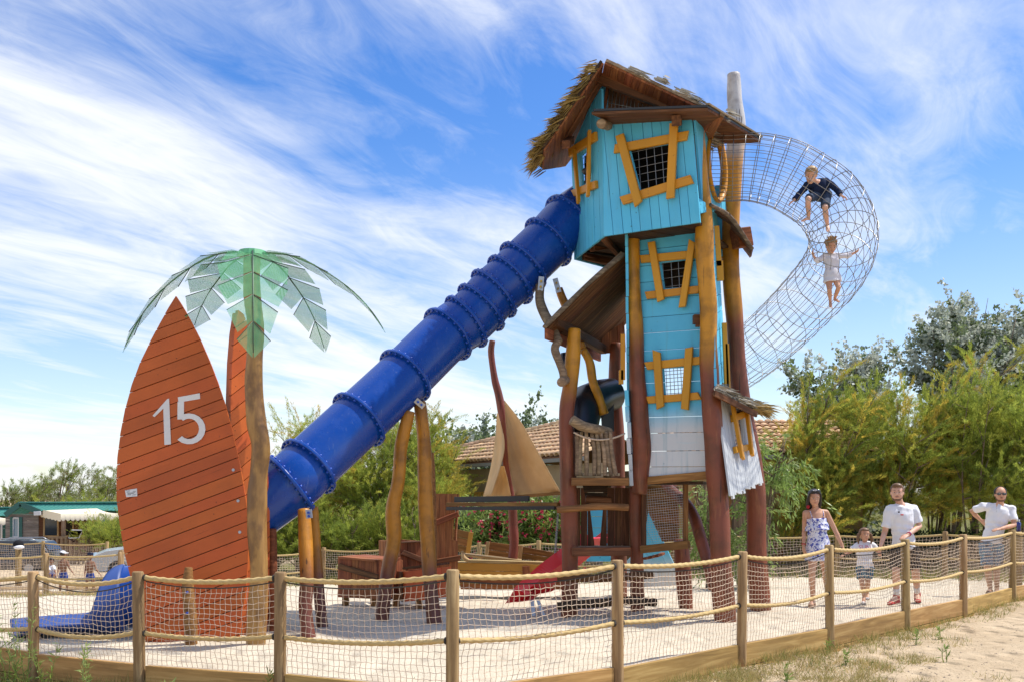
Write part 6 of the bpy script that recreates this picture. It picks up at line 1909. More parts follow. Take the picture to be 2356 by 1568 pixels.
for u, Z, h, sp, lb in ((700, 34.5, 5.1, 1.6, 'wispy tamarisk under the lower end of the blue slide'), (800, 33.0, 4.0, 1.9, 'rounded yellow-green tamarisk just right of the first slide posts'),
                        (885, 32.0, 4.9, 1.8, 'full tamarisk behind the ochre slide posts'), (965, 33.5, 4.9, 1.7, 'olive tamarisk between the second slide posts and the cabin'),
                        (630, 33.5, 3.3, 1.6, 'low tamarisk hidden partly by the palm trunk'), (1003, 31.0, 2.5, .9, 'small tamarisk in front of the tiled roof')):
    x = X_(u, Z); tree('tamarisk_tree', lb, 'tree', (x, Z, -1.0), h + .5, sp, 600, 115, [TM1, TM1, TM2] if u != 885 else [TM1, TM3, TM1], lean=(.06, 0, 0), stems=8, group='tamarisks behind the slide', low=.05, scale=1.15, twig_len=.8, trunk_r=.05)
for u, Z, h, sp, lb in ((1010, 41, 5.4, 2.0, 'broad green tree above the tiled roof, left of the mast'), (1085, 42, 4.7, 2.0, 'green tree behind the sail, just left of the mast'), (1190, 43, 5.6, 1.8, 'bluish tree rising behind the mast'), (1255, 42, 5.2, 1.8, 'leafy tree above the tiled roof beside the tower')):
    x = X_(u, Z); tree('broadleaf_tree', lb, 'tree', (x, Z, -1.1), h + .3, sp, 330, 34, [PO1, PO1, PO2], 'broad', (.08, 0, 0), 7, 'leafy trees behind the tiled roof', low=.25, scale=2.3, twig_len=.5, trunk_r=.09)
far = [(18, 82, 4.0, 2.4, 'leftmost wind-bent tree, thin crown'), (62, 80, 4.3, 2.4, 'wind-bent tree above the gable of the chalet'), (95, 84, 5.0, 2.2, 'taller grey-green tree left of the tallest'),
       (135, 80, 6.2, 2.4, 'tallest wind-bent tree above the chalet roof'), (180, 83, 5.4, 2.2, 'slender tree right of the tallest above the chalet'), (215, 80, 4.4, 2.0, 'low tree over the chalet ridge, second from the surfboard'), (255, 78, 5.9, 2.2, 'wind-bent tree touching the edge of the surfboard')]
for i, (u, Z, h, sp, lb) in enumerate(far):
    x = X_(u, Z); tree('distant_tree', lb, 'tree', (x, Z, -1.3), h, sp * .55, 90, 60, [TMF, TM3], 'feather', (.22, 0, 0), 6, 'wind-bent trees behind the chalet', low=.3, scale=2.7, twig_len=.42, trunk_r=.10)
for i, u in enumerate((130, 165, 195, 230)):
    x = X_(u, 62); tree('distant_shrub', ['low olive shrub above the chalet roof, leftmost of four', 'low olive shrub above the chalet roof, second from the left', 'low olive shrub above the chalet roof, third from the left', 'low olive shrub above the chalet roof, nearest the surfboard'][i], 'shrub', (x, 62, -1.2), 2.3, 1.6, 90, 60, [TMF, TM1], 'feather', (.1, 0, 0), 6, 'low shrubs behind the chalet roof', low=.05, scale=2.2)
for u, Z, h, sp, lb in ((240, 44, 1.5, .6, 'feathery shrub in front of the chalet window'), (206, 45, 1.6, .5, 'thin feathery shrub before the chalet terrace'), (266, 42, 1.6, .7, 'green shrub at the edge of the surfboard, before the chalet')):
    x = X_(u, Z); tree('tamarisk_shrub', lb, 'shrub', (x, Z, -1.15), h, sp, 160, 40, [TM1, TM3], 'feather', (.1, 0, 0), 6, None, low=.1, scale=1.4)
for i, (u, Z) in enumerate(((625, 30.6), (690, 30.2), (760, 30.0), (830, 29.8), (900, 29.6), (968, 29.2))):
    x = X_(u, Z); tree('tamarisk_shrub', ['low shrub behind the palm trunk at the back fence', 'low shrub behind the first ochre slide post at the back fence', 'low shrub left of the long brown box at the back fence', 'low shrub behind the long brown box at the back fence', 'low shrub behind the left curved slide post at the back fence', 'low shrub behind the right curved slide post at the back fence'][i], 'shrub', (x, Z, gz(x, Z)), 1.9, 1.15, 300, 90, [TM1, TM3], 'feather', (.1, 0, 0), 7, 'low shrubs along the back fence', low=.0, scale=1.1, twig_len=.6)
# willow behind the right tower post
tree('willow_tree', 'weeping willow-like tree with long leaves hanging behind the right tower post', 'tree', (X_(1748, 19.5), 19.5, gz(5.0, 19.5)), 3.3, .75, 120, 30, [WL1], 'weep', (.06, 0, 0), 5, low=.62, scale=1.05, twig_len=.55, trunk_r=.06)
tree('willow_tree', 'willow-like tree seen between the two front tower posts, under the shaft', 'tree', (X_(1640, 20), 20, gz(3.9, 20)), 2.6, .6, 100, 30, [WL1], 'weep', (.0, 0, 0), 5, low=.5, scale=1.1, twig_len=.6, trunk_r=.07)
# oleanders with pink flowers
for u, Z, h, sp, lb in ((1150, 26.4, 2.0, 1.0, 'oleander with pink flowers left of the mast foot'), (1225, 26.0, 2.1, 1.1, 'oleander with pink flowers right of the mast foot'), (1285, 25.6, 2.0, .9, 'oleander with pink flowers behind the left tower post')):
    x = X_(u, Z); t_ = tree('oleander_bush', lb, 'bush', (x, Z, gz(x, Z)), h, sp, 330, 26, [OL1], 'lance', (0, 0, 0), 9, 'oleanders in bloom', low=.08, scale=1.5, twig_len=.35, trunk_r=.02)
    n = 150; c = np.array([x, Z - .25, gz(x, Z)]) + np.stack([RNG.normal(size=n) * sp * .55, RNG.normal(size=n) * .3 - .3, RNG.random(n) * h * .95 + .2], 1)
    c = np.repeat(c, 7, 0) + RNG.normal(size=(n * 7, 3)) * .018
    blades('flowers', c, unit(RNG.normal(size=(n * 7, 3))), np.full(n * 7, .05), np.full(n * 7, .045), FLW, t_, True)
def hedge(name, label, x0, x1, y, h, n=5000):
    t_ = thing(name, label, 'hedge', ((x0 + x1) / 2, y, gz(x0, y)))
    zb_ = gz((x0 + x1) / 2, y)
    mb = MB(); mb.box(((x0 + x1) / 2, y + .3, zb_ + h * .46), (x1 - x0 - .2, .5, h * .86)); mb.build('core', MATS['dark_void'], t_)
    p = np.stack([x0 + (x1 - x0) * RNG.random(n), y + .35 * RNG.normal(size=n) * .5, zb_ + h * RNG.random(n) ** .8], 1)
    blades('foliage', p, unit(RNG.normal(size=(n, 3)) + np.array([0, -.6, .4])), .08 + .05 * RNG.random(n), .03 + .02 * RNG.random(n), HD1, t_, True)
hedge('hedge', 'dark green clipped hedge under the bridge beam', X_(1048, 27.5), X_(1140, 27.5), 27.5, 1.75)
hedge('hedge', 'dark green growth behind the back fence at the right', X_(1860, 24.6), X_(2400, 24.6), 24.9, 1.1, 9000)
# white-leaved shrubs against the stucco wall
for u in (1062, 1080, 1095):
    x = X_(u, 27.8); tree('silver_shrub', {1062: 'thin pale-leaved shrub by the stucco wall, left of the blue plate', 1080: 'thin pale-leaved shrub by the stucco wall, below the yellow sign', 1095: 'thin pale-leaved shrub by the stucco wall, nearest the sail'}[u], 'shrub', (x, 27.8, gz(x, 27.8)), 2.4 + .1 * RNG.random(), .22, 26, 22, [PO2, PO1], 'broad', (0, 0, 0), 3, 'pale shrubs at the stucco wall', low=.3, scale=1.2, twig_len=.22, trunk_r=.015)

# ------------------------------------------------------------------ grasses and weeds
GR1 = leafmat('grass_green', (.14, .19, .04), (.22, .26, .06), (.32, .29, .10), .45, .6, 1.3)
GR2 = leafmat('grass_dry', (.52, .40, .18), (.44, .33, .13), (.34, .29, .11), .45, .7, 1.3)
def grass(name, label, pts, mats, ln, wd, up=.9):
    n = len(pts); g_ = thing(name, label, 'grass', tuple(pts[0])); g_["kind"] = 'stuff'
    k = RNG.integers(0, len(mats), n)
    for i, m in enumerate(mats):
        s = k == i
        if s.sum() == 0: continue
        d = unit(RNG.normal(size=(s.sum(), 3)) * .5 + np.array([0, 0, up])); o = blades('blades', pts[s], d, ln * (.5 + RNG.random(s.sum())), np.full(s.sum(), wd), m, g_)
    return g_
def scatter(n, fx, tuft=14, r=.045):
    out = []
    while len(out) < n:
        c = fx()
        if c is None: continue
        out += [(c[0] + RNG.normal() * r, c[1] + RNG.normal() * r) for _ in range(tuft)]
    return np.array([(x, y, ground_h(x, y) + .0 - .005) for x, y in out])
def near_fence(x0, x1, d0, d1):
    def f():
        x = x0 + (x1 - x0) * RNG.random(); d = d0 + (d1 - d0) * RNG.random() ** 2
        return (x + d * .45, fence_y(x) - .09 - d * .8)
    return f
grass('grass', 'dry and green grass tufts along the boards at the lower right', scatter(3300, near_fence(.9, 5.2, 0, 1.2)), [GR1, GR2, GR2], .10, .006)
grass('grass', 'short grass at the foot of the far right fence posts', scatter(1300, near_fence(4.6, 9.0, 0, .5)), [GR1, GR2], .10, .007)
def patch(u, v, ru, rv):
    def f():
        a = RNG.random() * 6.283; q = math.sqrt(RNG.random()); uu, vv = u + ru * q * math.cos(a), v + rv * q * math.sin(a)
        Z = 1.72 * F / (vv - 1138); return (X_(uu, Z), Z)
    return f
pts = np.concatenate([scatter(n, patch(u, v, ru, rv), 12, .05) for u, v, ru, rv, n in ((1830, 1520, 110, 40, 2600), (1780, 1490, 60, 25, 1200), (2000, 1530, 60, 18, 900), (2105, 1510, 50, 12, 500), (1950, 1560, 90, 14, 1200), (1700, 1556, 60, 18, 1500), (2020, 1480, 70, 12, 300), (2060, 1445, 60, 10, 350), (2200, 1560, 120, 14, 120), (1560, 1560, 80, 12, 900))])
grass('grass', 'patchy straw-coloured grass on the sandy ground at the lower right', pts, [GR1, GR2, GR2], .075, .006, .6)
grass('grass', 'grass and stalks along the boards at the lower left', scatter(3800, near_fence(-6.5, -1.2, 0, .7)), [GR1, GR2], .17, .007)
pts = []
for _ in range(9000):
    x = -6.5 + 18 * RNG.random(); y = (28.9 if x < -1.5 else 25.0) + 1.2 * RNG.normal() * .5 + (0 if x > -1.5 else .2)
    y -= max(0, x - 5.5) * .5
    pts.append((x, y, ground_z(x, y) - .02))
grass('grass', 'green grass strip along the foot of the back fence', np.array(pts), [GR1, GR1, GR2], .28, .02)
pts = []
for _ in range(2600):
    x = -16 + 7 * RNG.random(); y = 22.6 + 1.0 * RNG.normal() * .6
    pts.append((x, y, ground_z(x, y) - .02))
grass('grass', 'thin dry grass around the left rope fence', np.array(pts), [GR1, GR2, GR2], .16, .014)
def weed(label, x, y, h, n, group=None):
    z = ground_h(x, y); w = thing('weed', label, 'weed', (x, y, z), group)
    mb = MB(); ns = 3 if n > 20 else 2; P_ = []; D_ = []
    for s in range(ns):
        tip = np.array([x + RNG.normal() * h * .16, y + RNG.normal() * h * .1, z + h * (.75 + .3 * RNG.random())]); b0 = np.array([x + RNG.normal() * .02, y, z]); m = (b0 + tip) / 2 + RNG.normal(size=3) * .03
        pp = bez(b0, m, tip, np.linspace(0, 1, 8)); mb.tube([tuple(p) for p in pp], [.005 * (1 - i / 9) for i in range(8)], 5)
        t = RNG.random(n); P_.append(bez(b0, m, tip, t)); D_.append(unit(np.array([0, 0, .55]) + RNG.normal(size=(n, 3)) * .6))
    mb.build('stem', OL1, w)
    p = np.concatenate(P_); d = np.concatenate(D_)
    blades('leaves', p, d, .05 + .05 * RNG.random(len(p)), np.full(len(p), .013), OL1, w, True)
for u, Z, h, n, lb in ((20, 9.4, .62, 40, 'tall leafy weed at the left picture edge'), (58, 9.2, .85, 46, 'tallest weed, rising before the boards left of the second post'), (112, 9.0, .55, 34, 'weed with narrow leaves right of the leftmost post'),
                    (200, 8.7, .55, 46, 'bushy narrow-leaved weed in front of the left boards'), (395, 8.2, .30, 18, 'small weed by the boards between the second and third posts')):
    weed(lb, X_(u, Z), Z, h, n)
for u, v, lb in ((2175, 1490, 'small green weed on the bare sand at the right'), (1945, 1500, 'upright thin weed in the dry grass'), (1810, 1535, 'thin stalky weed left of the other lower right weeds'), (2160, 1440, 'sparse twiggy weed near the boards at the right'), (1905, 1470, 'green tuft weed at the foot of the second fence post from the right group'), (2110, 1452, 'little weed between the grass patch and the boards')):
    Z = 1.72 * F / (v + 25 - 1138); weed(lb, X_(u, Z), Z, .16, 14)
for k in range(4):
    x = -1.0 + k * .37; y = fence_y(x) + .25; z = ground_z(x, y)
for u, v in ((945, 1545), (1190, 1540), (610, 1555)):
    Z = 1.6 * F / (v + 20 - 1138); weed({945: 'young weed in the sand inside the fence, left of the nearest post', 1190: 'young weed in the sand inside the fence, right of the nearest post', 610: 'young weed in the sand inside the fence below the palm trunk'}[u], X_(u, Z), Z, .30, 12, 'young weeds inside the front fence')
# pebbles on the bare ground
n = 900; V = []; Fc = []
for _ in range(n):
    u = 1500 + 900 * RNG.random(); v = 1420 + 170 * RNG.random(); Z = 1.72 * F / (v - 1138)
    x, y = X_(u, Z), Z
    if y > fence_y(x) - .12: continue
    z = ground_h(x, y); r = .006 + .010 * RNG.random() ** 3; o = len(V); ph = RNG.random() * 6
    V += [(x + r * math.cos(ph + k * 1.257), y + r * math.sin(ph + k * 1.257) * .8, z) for k in range(5)] + [(x, y, z + r * .7)]
    Fc += [(o + k, o + (k + 1) % 5, o + 5) for k in range(5)]
pb = np_mesh('pebbles', V, Fc, plain('pebble', (.16, .12, .09), .9)); tag(pb, 'small scattered pebbles on the sandy ground', 'pebbles', kind='stuff')
# logs that edge the children's sand pit on the left
for k, (a, b, lb) in enumerate((((-16.5, 24.5), (-9.4, 24.5), 'long pale log edging the front of the small sand pit'), ((-16.5, 28.2), (-9.6, 28.0), 'long pale log edging the back of the small sand pit'))):
    lg = log3(None, 'edge_log', [(a[0], a[1], ground_z(*a) - .02, .11), ((a[0] + b[0]) / 2, a[1] + .1, ground_z((a[0] + b[0]) / 2, a[1]) - .02, .12), (b[0], b[1], ground_z(*b) - .02, .11)], MATS['pale_wood'])
    tag(lg, lb, 'log')
# ------------------------------------------------------------------ people
def skinmat(name, c):
    m, t, b = newmat(name); g = G(t)
    n = g.noise(g.coords('World', (1, 1, 1), False), 9, 3, .5)
    g.l(g.mix(g.rng(n, .35, .7), c, (c[0] * .86, c[1] * .78, c[2] * .72)), b.inputs['Base Color'])
    b.inputs['Roughness'].default_value = .55; b.inputs['Subsurface Weight'].default_value = .12
    b.inputs['Subsurface Radius'].default_value = (.01, .004, .002); b.inputs['Specular IOR Level'].default_value = .35
    MATS[name] = m; return m
skinmat('skin', (.70, .42, .30)); skinmat('skin_tan', (.60, .335, .215)); skinmat('skin_dark', (.24, .115, .062))
def cloth(name, c, rough=.85, nz=.12): return plain(name, c, rough, spec=.15, nz=nz, nscale=14, bump=.25)
cloth('cloth_white', (.78, .78, .80)); cloth('cloth_black', (.015, .015, .018)); cloth('cloth_navy', (.012, .022, .06)); cloth('cloth_denim', (.05, .07, .11)); cloth('cloth_blue', (.03, .12, .26)); cloth('cloth_red', (.45, .03, .04)); cloth('sock_white', (.75, .75, .75)); cloth('cloth_offwhite', (.66, .64, .68)); cloth('sandal', (.30, .18, .12)); cloth('leather_dark', (.03, .02, .02))
cloth('swim_blue', (.03, .06, .25))
def pattern(name, base, c1, c2, sc):
    m, t, b = newmat(name); g = G(t); wv = g.coords('World', (1, 1, 1), False)
    n1 = g.noise(wv, sc, 3, .6, .6); n2 = g.noise(wv, sc * 1.7, 2, .6, .8)
    col = g.mix(g.rng(n1, .53, .57), base, c1); col = g.mix(g.rng(n2, .58, .62), col, c2)
    g.l(col, b.inputs['Base Color']); b.inputs['Roughness'].default_value = .85; b.inputs['Specular IOR Level'].default_value = .15; MATS[name] = m
pattern('floral', (.72, .72, .78), (.07, .085, .38), (.20, .24, .55), 27); pattern('shorts_print', (.06, .16, .22), (.02, .06, .12), (.25, .35, .33), 15); pattern('swim_print', (.04, .16, .30), (.01, .03, .08), (.10, .30, .42), 9)
plain('beard_brown', (.20, .105, .06), .7, nz=.6, nscale=40); plain('hair_brown', (.17, .085, .035), .5, nz=.6, nscale=30); plain('hair_dark', (.022, .013, .010), .45, nz=.6, nscale=30); plain('hair_blond', (.36, .22, .09), .55, nz=.6, nscale=30); plain('hair_curl', (.30, .16, .055), .55, nz=.6, nscale=30)
plain('eye_dark', (.02, .015, .012), .25); plain('eye_white', (.65, .62, .6), .4); plain('lip', (.38, .13, .11), .5)
def remesh(name, mb, voxel, mat, parent, smooth=6, wrinkle=0.0):
    me = mb.mesh(name, mat); tmp = bpy.data.objects.new(name, me); COL.objects.link(tmp)
    r = tmp.modifiers.new('r', 'REMESH'); r.mode = 'VOXEL'; r.voxel_size = voxel; r.use_smooth_shade = True
    s_ = tmp.modifiers.new('s', 'SMOOTH'); s_.factor = .5; s_.iterations = smooth
    dg = bpy.context.evaluated_depsgraph_get(); m2 = bpy.data.meshes.new_from_object(tmp.evaluated_get(dg))
    bpy.data.objects.remove(tmp)
    if wrinkle:
        n = len(m2.vertices); co = np.empty(n * 3, dtype=np.float32); m2.vertices.foreach_get('co', co); co = co.reshape(-1, 3)
        no = np.empty(n * 3, dtype=np.float32); m2.vertices.foreach_get('normal', no); no = no.reshape(-1, 3)
        w = np.sin(co[:, 0] * 31 + co[:, 2] * 23 + 2 * np.sin(co[:, 2] * 17)) * np.sin(co[:, 2] * 27 - co[:, 0] * 19 + co[:, 1] * 13)
        m2.vertices.foreach_set('co', (co + no * (w * wrinkle)[:, None]).ravel())
    m2.materials.clear(); m2.materials.append(mat); m2.polygons.foreach_set('use_smooth', [True] * len(m2.polygons)); m2.update()
    o = bpy.data.objects.new(name, m2); return link(o, parent)
def hand(mb, w, d, nrm, s, curl=.5, thumb=1):
    """palm and five fingers from the wrist w along d; nrm = back of the hand"""
    d = Vector(d).normalized(); nrm = Vector(nrm); nrm = (nrm - d * nrm.dot(d)).normalized(); x = d.cross(nrm) * thumb
    w = Vector(w)
    mb.rtube([w - d * .01 * s, w + d * .045 * s, w + d * .085 * s], [(.026 * s, .018 * s), (.036 * s, .017 * s), (.038 * s, .014 * s)], 10, x)
    for k, (off, l) in enumerate(((.030, .070), (.010, .080), (-.010, .075), (-.029, .058))):
        b0 = w + d * .088 * s + x * off * s
        d1 = (d - nrm * curl * .5).normalized(); d2 = (d - nrm * curl * 1.5).normalized(); d3 = (d - nrm * curl * 2.6).normalized()
        p1 = b0 + d1 * l * .45 * s; p2 = p1 + d2 * l * .32 * s; p3 = p2 + d3 * l * .25 * s
        mb.rtube([b0 - d * .012 * s, b0, p1, p2, p3], [.0095 * s, .0095 * s, .009 * s, .0082 * s, .0072 * s], 8)
    t0 = w + d * .022 * s + x * .026 * s
    t1 = t0 + (d * .6 + x * .75 - nrm * .25).normalized() * .040 * s; t2 = t1 + (d * .9 + x * .3 - nrm * .45).normalized() * .030 * s
    mb.rtube([t0, t1, t2], [.0125 * s, .0105 * s, .0085 * s], 8)
def head_shape(mb, c, h, fwd, up, wide=1.0):
    """c: centre of the skull, h: chin to crown"""
    f = Vector(fwd).normalized(); u = Vector(up); u = (u - f * u.dot(f)).normalized(); r = f.cross(u)
    q = lambda a, b, e: c + r * a * h + f * b * h + u * e * h
    M = Matrix((r, f, u)).transposed()
    mb.ball(q(0, -.06, .10), (h * .345 * wide, h * .42, h * .40), 18, 14, M)      # cranium
    mb.ball(q(0, .06, -.10), (h * .295 * wide, h * .30, h * .36), 16, 12, M)      # face
    mb.ball(q(0, .13, -.36), (h * .165 * wide, h * .15, h * .135), 12, 8, M)      # chin
    mb.ball(q(0, .05, -.26), (h * .245 * wide, h * .22, h * .17), 12, 8, M)       # jaw
    mb.rtube([q(0, .33, .06), q(0, .41, -.09)], [h * .035, h * .062], 8)          # nose
    mb.ball(q(0, .335, -.23), (h * .10, h * .045, h * .035), 10, 6, M)            # lips
    for s_ in (-1, 1):
        mb.ball(q(.335 * s_ * wide, -.02, -.02), (h * .035, h * .075, h * .115), 8, 6, M)  # ear
        mb.ball(q(.12 * s_, .31, .095), (h * .11, h * .05, h * .03), 8, 6, M)     # brow ridge
    return q, M
def face_parts(parent, q, M, h, hair, beard=None, shades=False, closed=False):
    for s_ in (-1, 1):
        if not shades:
            mb = MB(); mb.ball(q(.125 * s_, .325, .03), (h * .062, h * .030, h * (.022 if not closed else .012)), 10, 6, M); e = mb.build('eye', MATS['eye_white'], parent, True)
            mb = MB(); mb.ball(q(.125 * s_, .350, .03), (h * .028, h * .012, h * (.024 if not closed else .012)), 8, 6, M); mb.build('iris', MATS['eye_dark'], e, True)
        mb = MB(); mb.rtube([q(.060 * s_, .355, .128), q(.125 * s_, .350, .138), q(.20 * s_, .312, .118)], [h * .009, h * .012, h * .007], 6); mb.build('eyebrow', MATS[hair], parent, True)
    mb = MB(); mb.rtube([q(-.095, .352, -.225), q(0, .385, -.228), q(.095, .352, -.225)], [h * .010, h * .022, h * .010], 8); mb.build('mouth', MATS['lip'], parent, True)
    if shades:
        for s_ in (-1, 1):
            mb = MB(); mb.ball(q(.15 * s_, .37, .035), (h * .13, h * .035, h * .075), 12, 8, M); mb.build('sunglass_lens', MATS['glass_dark'], parent, True)
            mb = MB(); mb.tube([q(.26 * s_, .34, .06), q(.37 * s_, -.05, .05)], h * .018, 6); mb.build('sunglass_arm', MATS['black_paint'], parent)
        mb = MB(); mb.tube([q(-.06, .41, .07), q(.06, .41, .07)], h * .018, 6); mb.build('sunglass_bridge', MATS['black_paint'], parent)
def hair_shell(parent, q, M, h, mat, kind, voxel):
    mb = MB()
    mb.ball(q(0, -.10, .16), (h * .385, h * .43, h * .375), 18, 12, M)
    if kind == 'short':
        mb.ball(q(0, .14, .38), (h * .28, h * .22, h * .17), 12, 8, M)
        for k in range(44):
            a = RNG.random() * 6.283; rr = RNG.random() ** .5
            x, y = math.cos(a) * .30 * rr, math.sin(a) * .34 * rr - .04
            b0 = q(x, y, .44 - .45 * rr * rr); mb.rtube([b0, b0 + (M @ Vector((RNG.normal() * .07, .07 + RNG.normal() * .06, .09))) * h], [h * .05, h * .018], 6)
        cut = None
    if kind == 'receding': pass
    if kind == 'long':
        for s_ in (-1, 1):
            mb.rtube([q(.10 * s_, .22, .44), q(.27 * s_, .13, .28), q(.34 * s_, .02, .0), q(.36 * s_, -.06, -.35), q(.33 * s_, -.12, -.75), q(.28 * s_, -.14, -1.0)], [h * .07, h * .10, h * .10, h * .11, h * .11, h * .05], 10)
        mb.rtube([q(0, -.30, .1), q(0, -.32, -.4), q(.0, -.30, -.95)], [(h * .34, h * .16), (h * .33, h * .14), (h * .26, h * .08)], 12, M @ Vector((1, 0, 0)))
    if kind == 'pigtails':
        mb.ball(q(0, .12, .34), (h * .28, h * .20, h * .16), 12, 8, M)
        for s_ in (-1, 1):
            mb.rtube([q(.30 * s_, -.02, .16), q(.45 * s_, .0, .0), q(.50 * s_, .02, -.30), q(.46 * s_, .04, -.62)], [h * .09, h * .12, h * .12, h * .05], 10)
    if kind == 'curly':
        for k in range(60):
            a = RNG.random() * 6.283; e = RNG.random() * 1.45 - .15
            dv = Vector((math.cos(a) * math.cos(e), math.sin(a) * math.cos(e) - .15, math.sin(e))); b0 = q(dv.x * .34, dv.y * .38 - .05, dv.z * .38 + .12)
            mb.ball(b0 + (M @ dv) * h * RNG.random() * .10, h * (.06 + .04 * RNG.random()), 8, 6)
        for k in range(16):
            b0 = q(RNG.normal() * .12, RNG.normal() * .12, .42); mb.rtube([b0, b0 + (M @ Vector((RNG.normal() * .15 - .05, RNG.normal() * .08, .22 + .12 * RNG.random()))) * h], [h * .05, h * .02], 6)
    o = remesh('hair', mb, voxel, MATS[mat], parent, 2)
    # keep the face free: drop the faces in front of it
    f = M @ Vector((0, 1, 0)); u = M @ Vector((0, 0, 1)); r = M @ Vector((1, 0, 0)); c0 = q(0, 0, 0)
    import bmesh
    bm = bmesh.new(); bm.from_mesh(o.data); kill = []
    lim = .30 if kind != 'receding' else .40
    for fc in bm.faces:
        p = fc.calc_center_median() - c0; x, y, z = p.dot(r) / h, p.dot(f) / h, p.dot(u) / h
        if y > .12 and z < lim and abs(x) < .30: kill.append(fc)
        elif kind in ('short', 'receding', 'curly') and z < -.16 - (.1 if y < -.2 else 0): kill.append(fc)
        elif kind == 'receding' and y > -.05 and z > .02 and y + (z - .45) * .6 > .05: kill.append(fc)
    bmesh.ops.delete(bm, geom=kill, context='FACES'); bm.to_mesh(o.data); bm.free()
    return o
Y0 = Vector((0, -1, 0))
def person(label, J, spec, group=None):
    """J: joints in world space; spec: sizes and clothing"""
    s = spec['s']; vx = spec.get('voxel', .0075)
    root = thing('person', label, 'person', tuple((J['foot_l'] + J['foot_r']) / 2) if 'foot_l' in J else tuple(J['hip']), group)
    fwd = Vector(spec.get('fwd', (0, -1, 0))).normalized()
    spine = (J['neck'] - J['hip']).normalized(); side = spine.cross(fwd).normalized() * -1
    side = (J['sh_r'] - J['sh_l']).normalized()
    k = spec.get('fat', 1.0) * s
    def torso(mb, g=0.0, top=1.0, bottom=-.03, flat=False):
        H, Nk = J['hip'], J['neck']; L_ = (Nk - H)
        sw = (J['sh_r'] - J['sh_l']).length / 2
        prof_ = [(bottom, .155, .105), (.12, .150, .105), (.30, .138, .098), (.45, .132 if spec.get('f') else .148, .098), (.62, .150 if spec.get('f') else .165, .112), (.78, .158 if spec.get('f') else .178, .112), (.90, .150, .095), (.97, .095, .075)]
        pts = [H + L_ * t for t, _, _ in prof_ if t <= top]; rad = [((a * k + g), (b * k + g)) for t, a, b in prof_ if t <= top]
        (mb.tube if flat else mb.rtube)(pts, rad, 20, side=tuple(side))
        mb.rtube([J['sh_l'], Nk - L_ * .06, J['sh_r']], [.050 * k + g, .062 * k + g, .050 * k + g], 12)
    def arm(mb, sd, g=0.0, a=0.0, b=1.0, flat=False):
        S_, E, W_ = J['sh_' + sd], J['el_' + sd], J['wr_' + sd]
        pts = []; rad = []
        for t, p, r in ((0, S_, .052), (.25, S_.lerp(E, .5), .047), (.5, E, .040), (.7, E.lerp(W_, .35), .040), (1, W_, .027)):
            if a <= t <= b: pts.append(p); rad.append(r * k + g)
        if b not in (0, .25, .5, .7, 1):
            p = S_.lerp(E, b * 2) if b < .5 else E.lerp(W_, (b - .5) * 2); pts.append(p); rad.append((.046 if b < .5 else .038) * k + g)
        (mb.tube if flat else mb.rtube)(pts, rad, 14)
    def leg(mb, sd, g=0.0, b=1.0, flat=False):
        H = J['hip']; w = (J['sh_r'] - J['sh_l']).normalized()
        h0 = J.get('th_' + sd, H + w * (.085 * k * (1 if sd == 'r' else -1)) - Vector((0, 0, .02)))
        K, A_ = J['kn_' + sd], J['an_' + sd]
        pts = []; rad = []
        for t, p, r in ((0, h0, .092), (.25, h0.lerp(K, .5), .078), (.5, K, .056), (.68, K.lerp(A_, .3), .057), (1, A_, .036)):
            if t <= b: pts.append(p); rad.append(r * k + g)
        if b not in (0, .25, .5, .68, 1):
            p = h0.lerp(K, b * 2) if b < .5 else K.lerp(A_, (b - .5) * 2); pts.append(p); rad.append((.070 if b < .5 else .054) * k + g)
        (mb.tube if flat else mb.rtube)(pts, rad, 14)
    mb = MB(); torso(mb)
    for sd in 'lr':
        arm(mb, sd); leg(mb, sd)
        W_, E = J['wr_' + sd], J['el_' + sd]
        hd = J.get('ha_' + sd); d = (hd - W_) if hd is not None else (W_ - E)
        nr = spec.get('hn_' + sd, (1 if sd == 'r' else -1, -.3, .2))
        hand(mb, W_, d, nr, s * spec.get('hs', 1.0), spec.get('curl_' + sd, .35), spec.get('th' + sd, 1 if sd == 'l' else -1))
        A_ = J['an_' + sd]; ft = J['foot_' + sd]
        mb.rtube([A_, A_ - Vector((0, 0, .035 * s)), ], [.036 * k, .036 * k], 10)
        hl_ = A_ + (A_ - ft).normalized() * .02 * s; hl_.z = min(A_.z - .03 * s, ft.z + .02)
        mb.rtube([Vector((A_.x, A_.y, A_.z - .03 * s)), A_.lerp(ft, .6), ft], [(.036 * s, .034 * s), (.042 * s, .028 * s), (.036 * s, .018 * s)], 12)
        for q_ in range(5):
            dv = (ft - A_); dv.z = 0
            dv = dv.normalized() if dv.length > 1e-4 else fwd.copy()
            sv = dv.cross(Vector((0, 0, 1))); mb.rtube([ft + sv * (.028 - q_ * .014) * s, ft + sv * (.030 - q_ * .015) * s + dv * (.028 - abs(q_ - 1.2) * .003) * s], [.009 * s, .008 * s], 6)
    hc, hh = J['head'], spec['head']
    hf = Vector(spec.get('hf', fwd)); hu = Vector(spec.get('hu', (0, 0, 1)))
    q, M = head_shape(mb, hc, hh, hf, hu, spec.get('wide', 1.0))
    mb.rtube([J['neck'] - spine * .03, J['neck'].lerp(hc, .55), q(0, -.05, -.15)], [.058 * k, .050 * k, .050 * k], 12)
    body = remesh('body', mb, vx, MATS[spec['skin']], root, 5)
    face_parts(root, q, M, hh, spec.get('brow', spec['hair']), None, spec.get('shades', False), spec.get('closed', False))
    hair_shell(root, q, M, hh, spec['hair'], spec['cut'], vx)
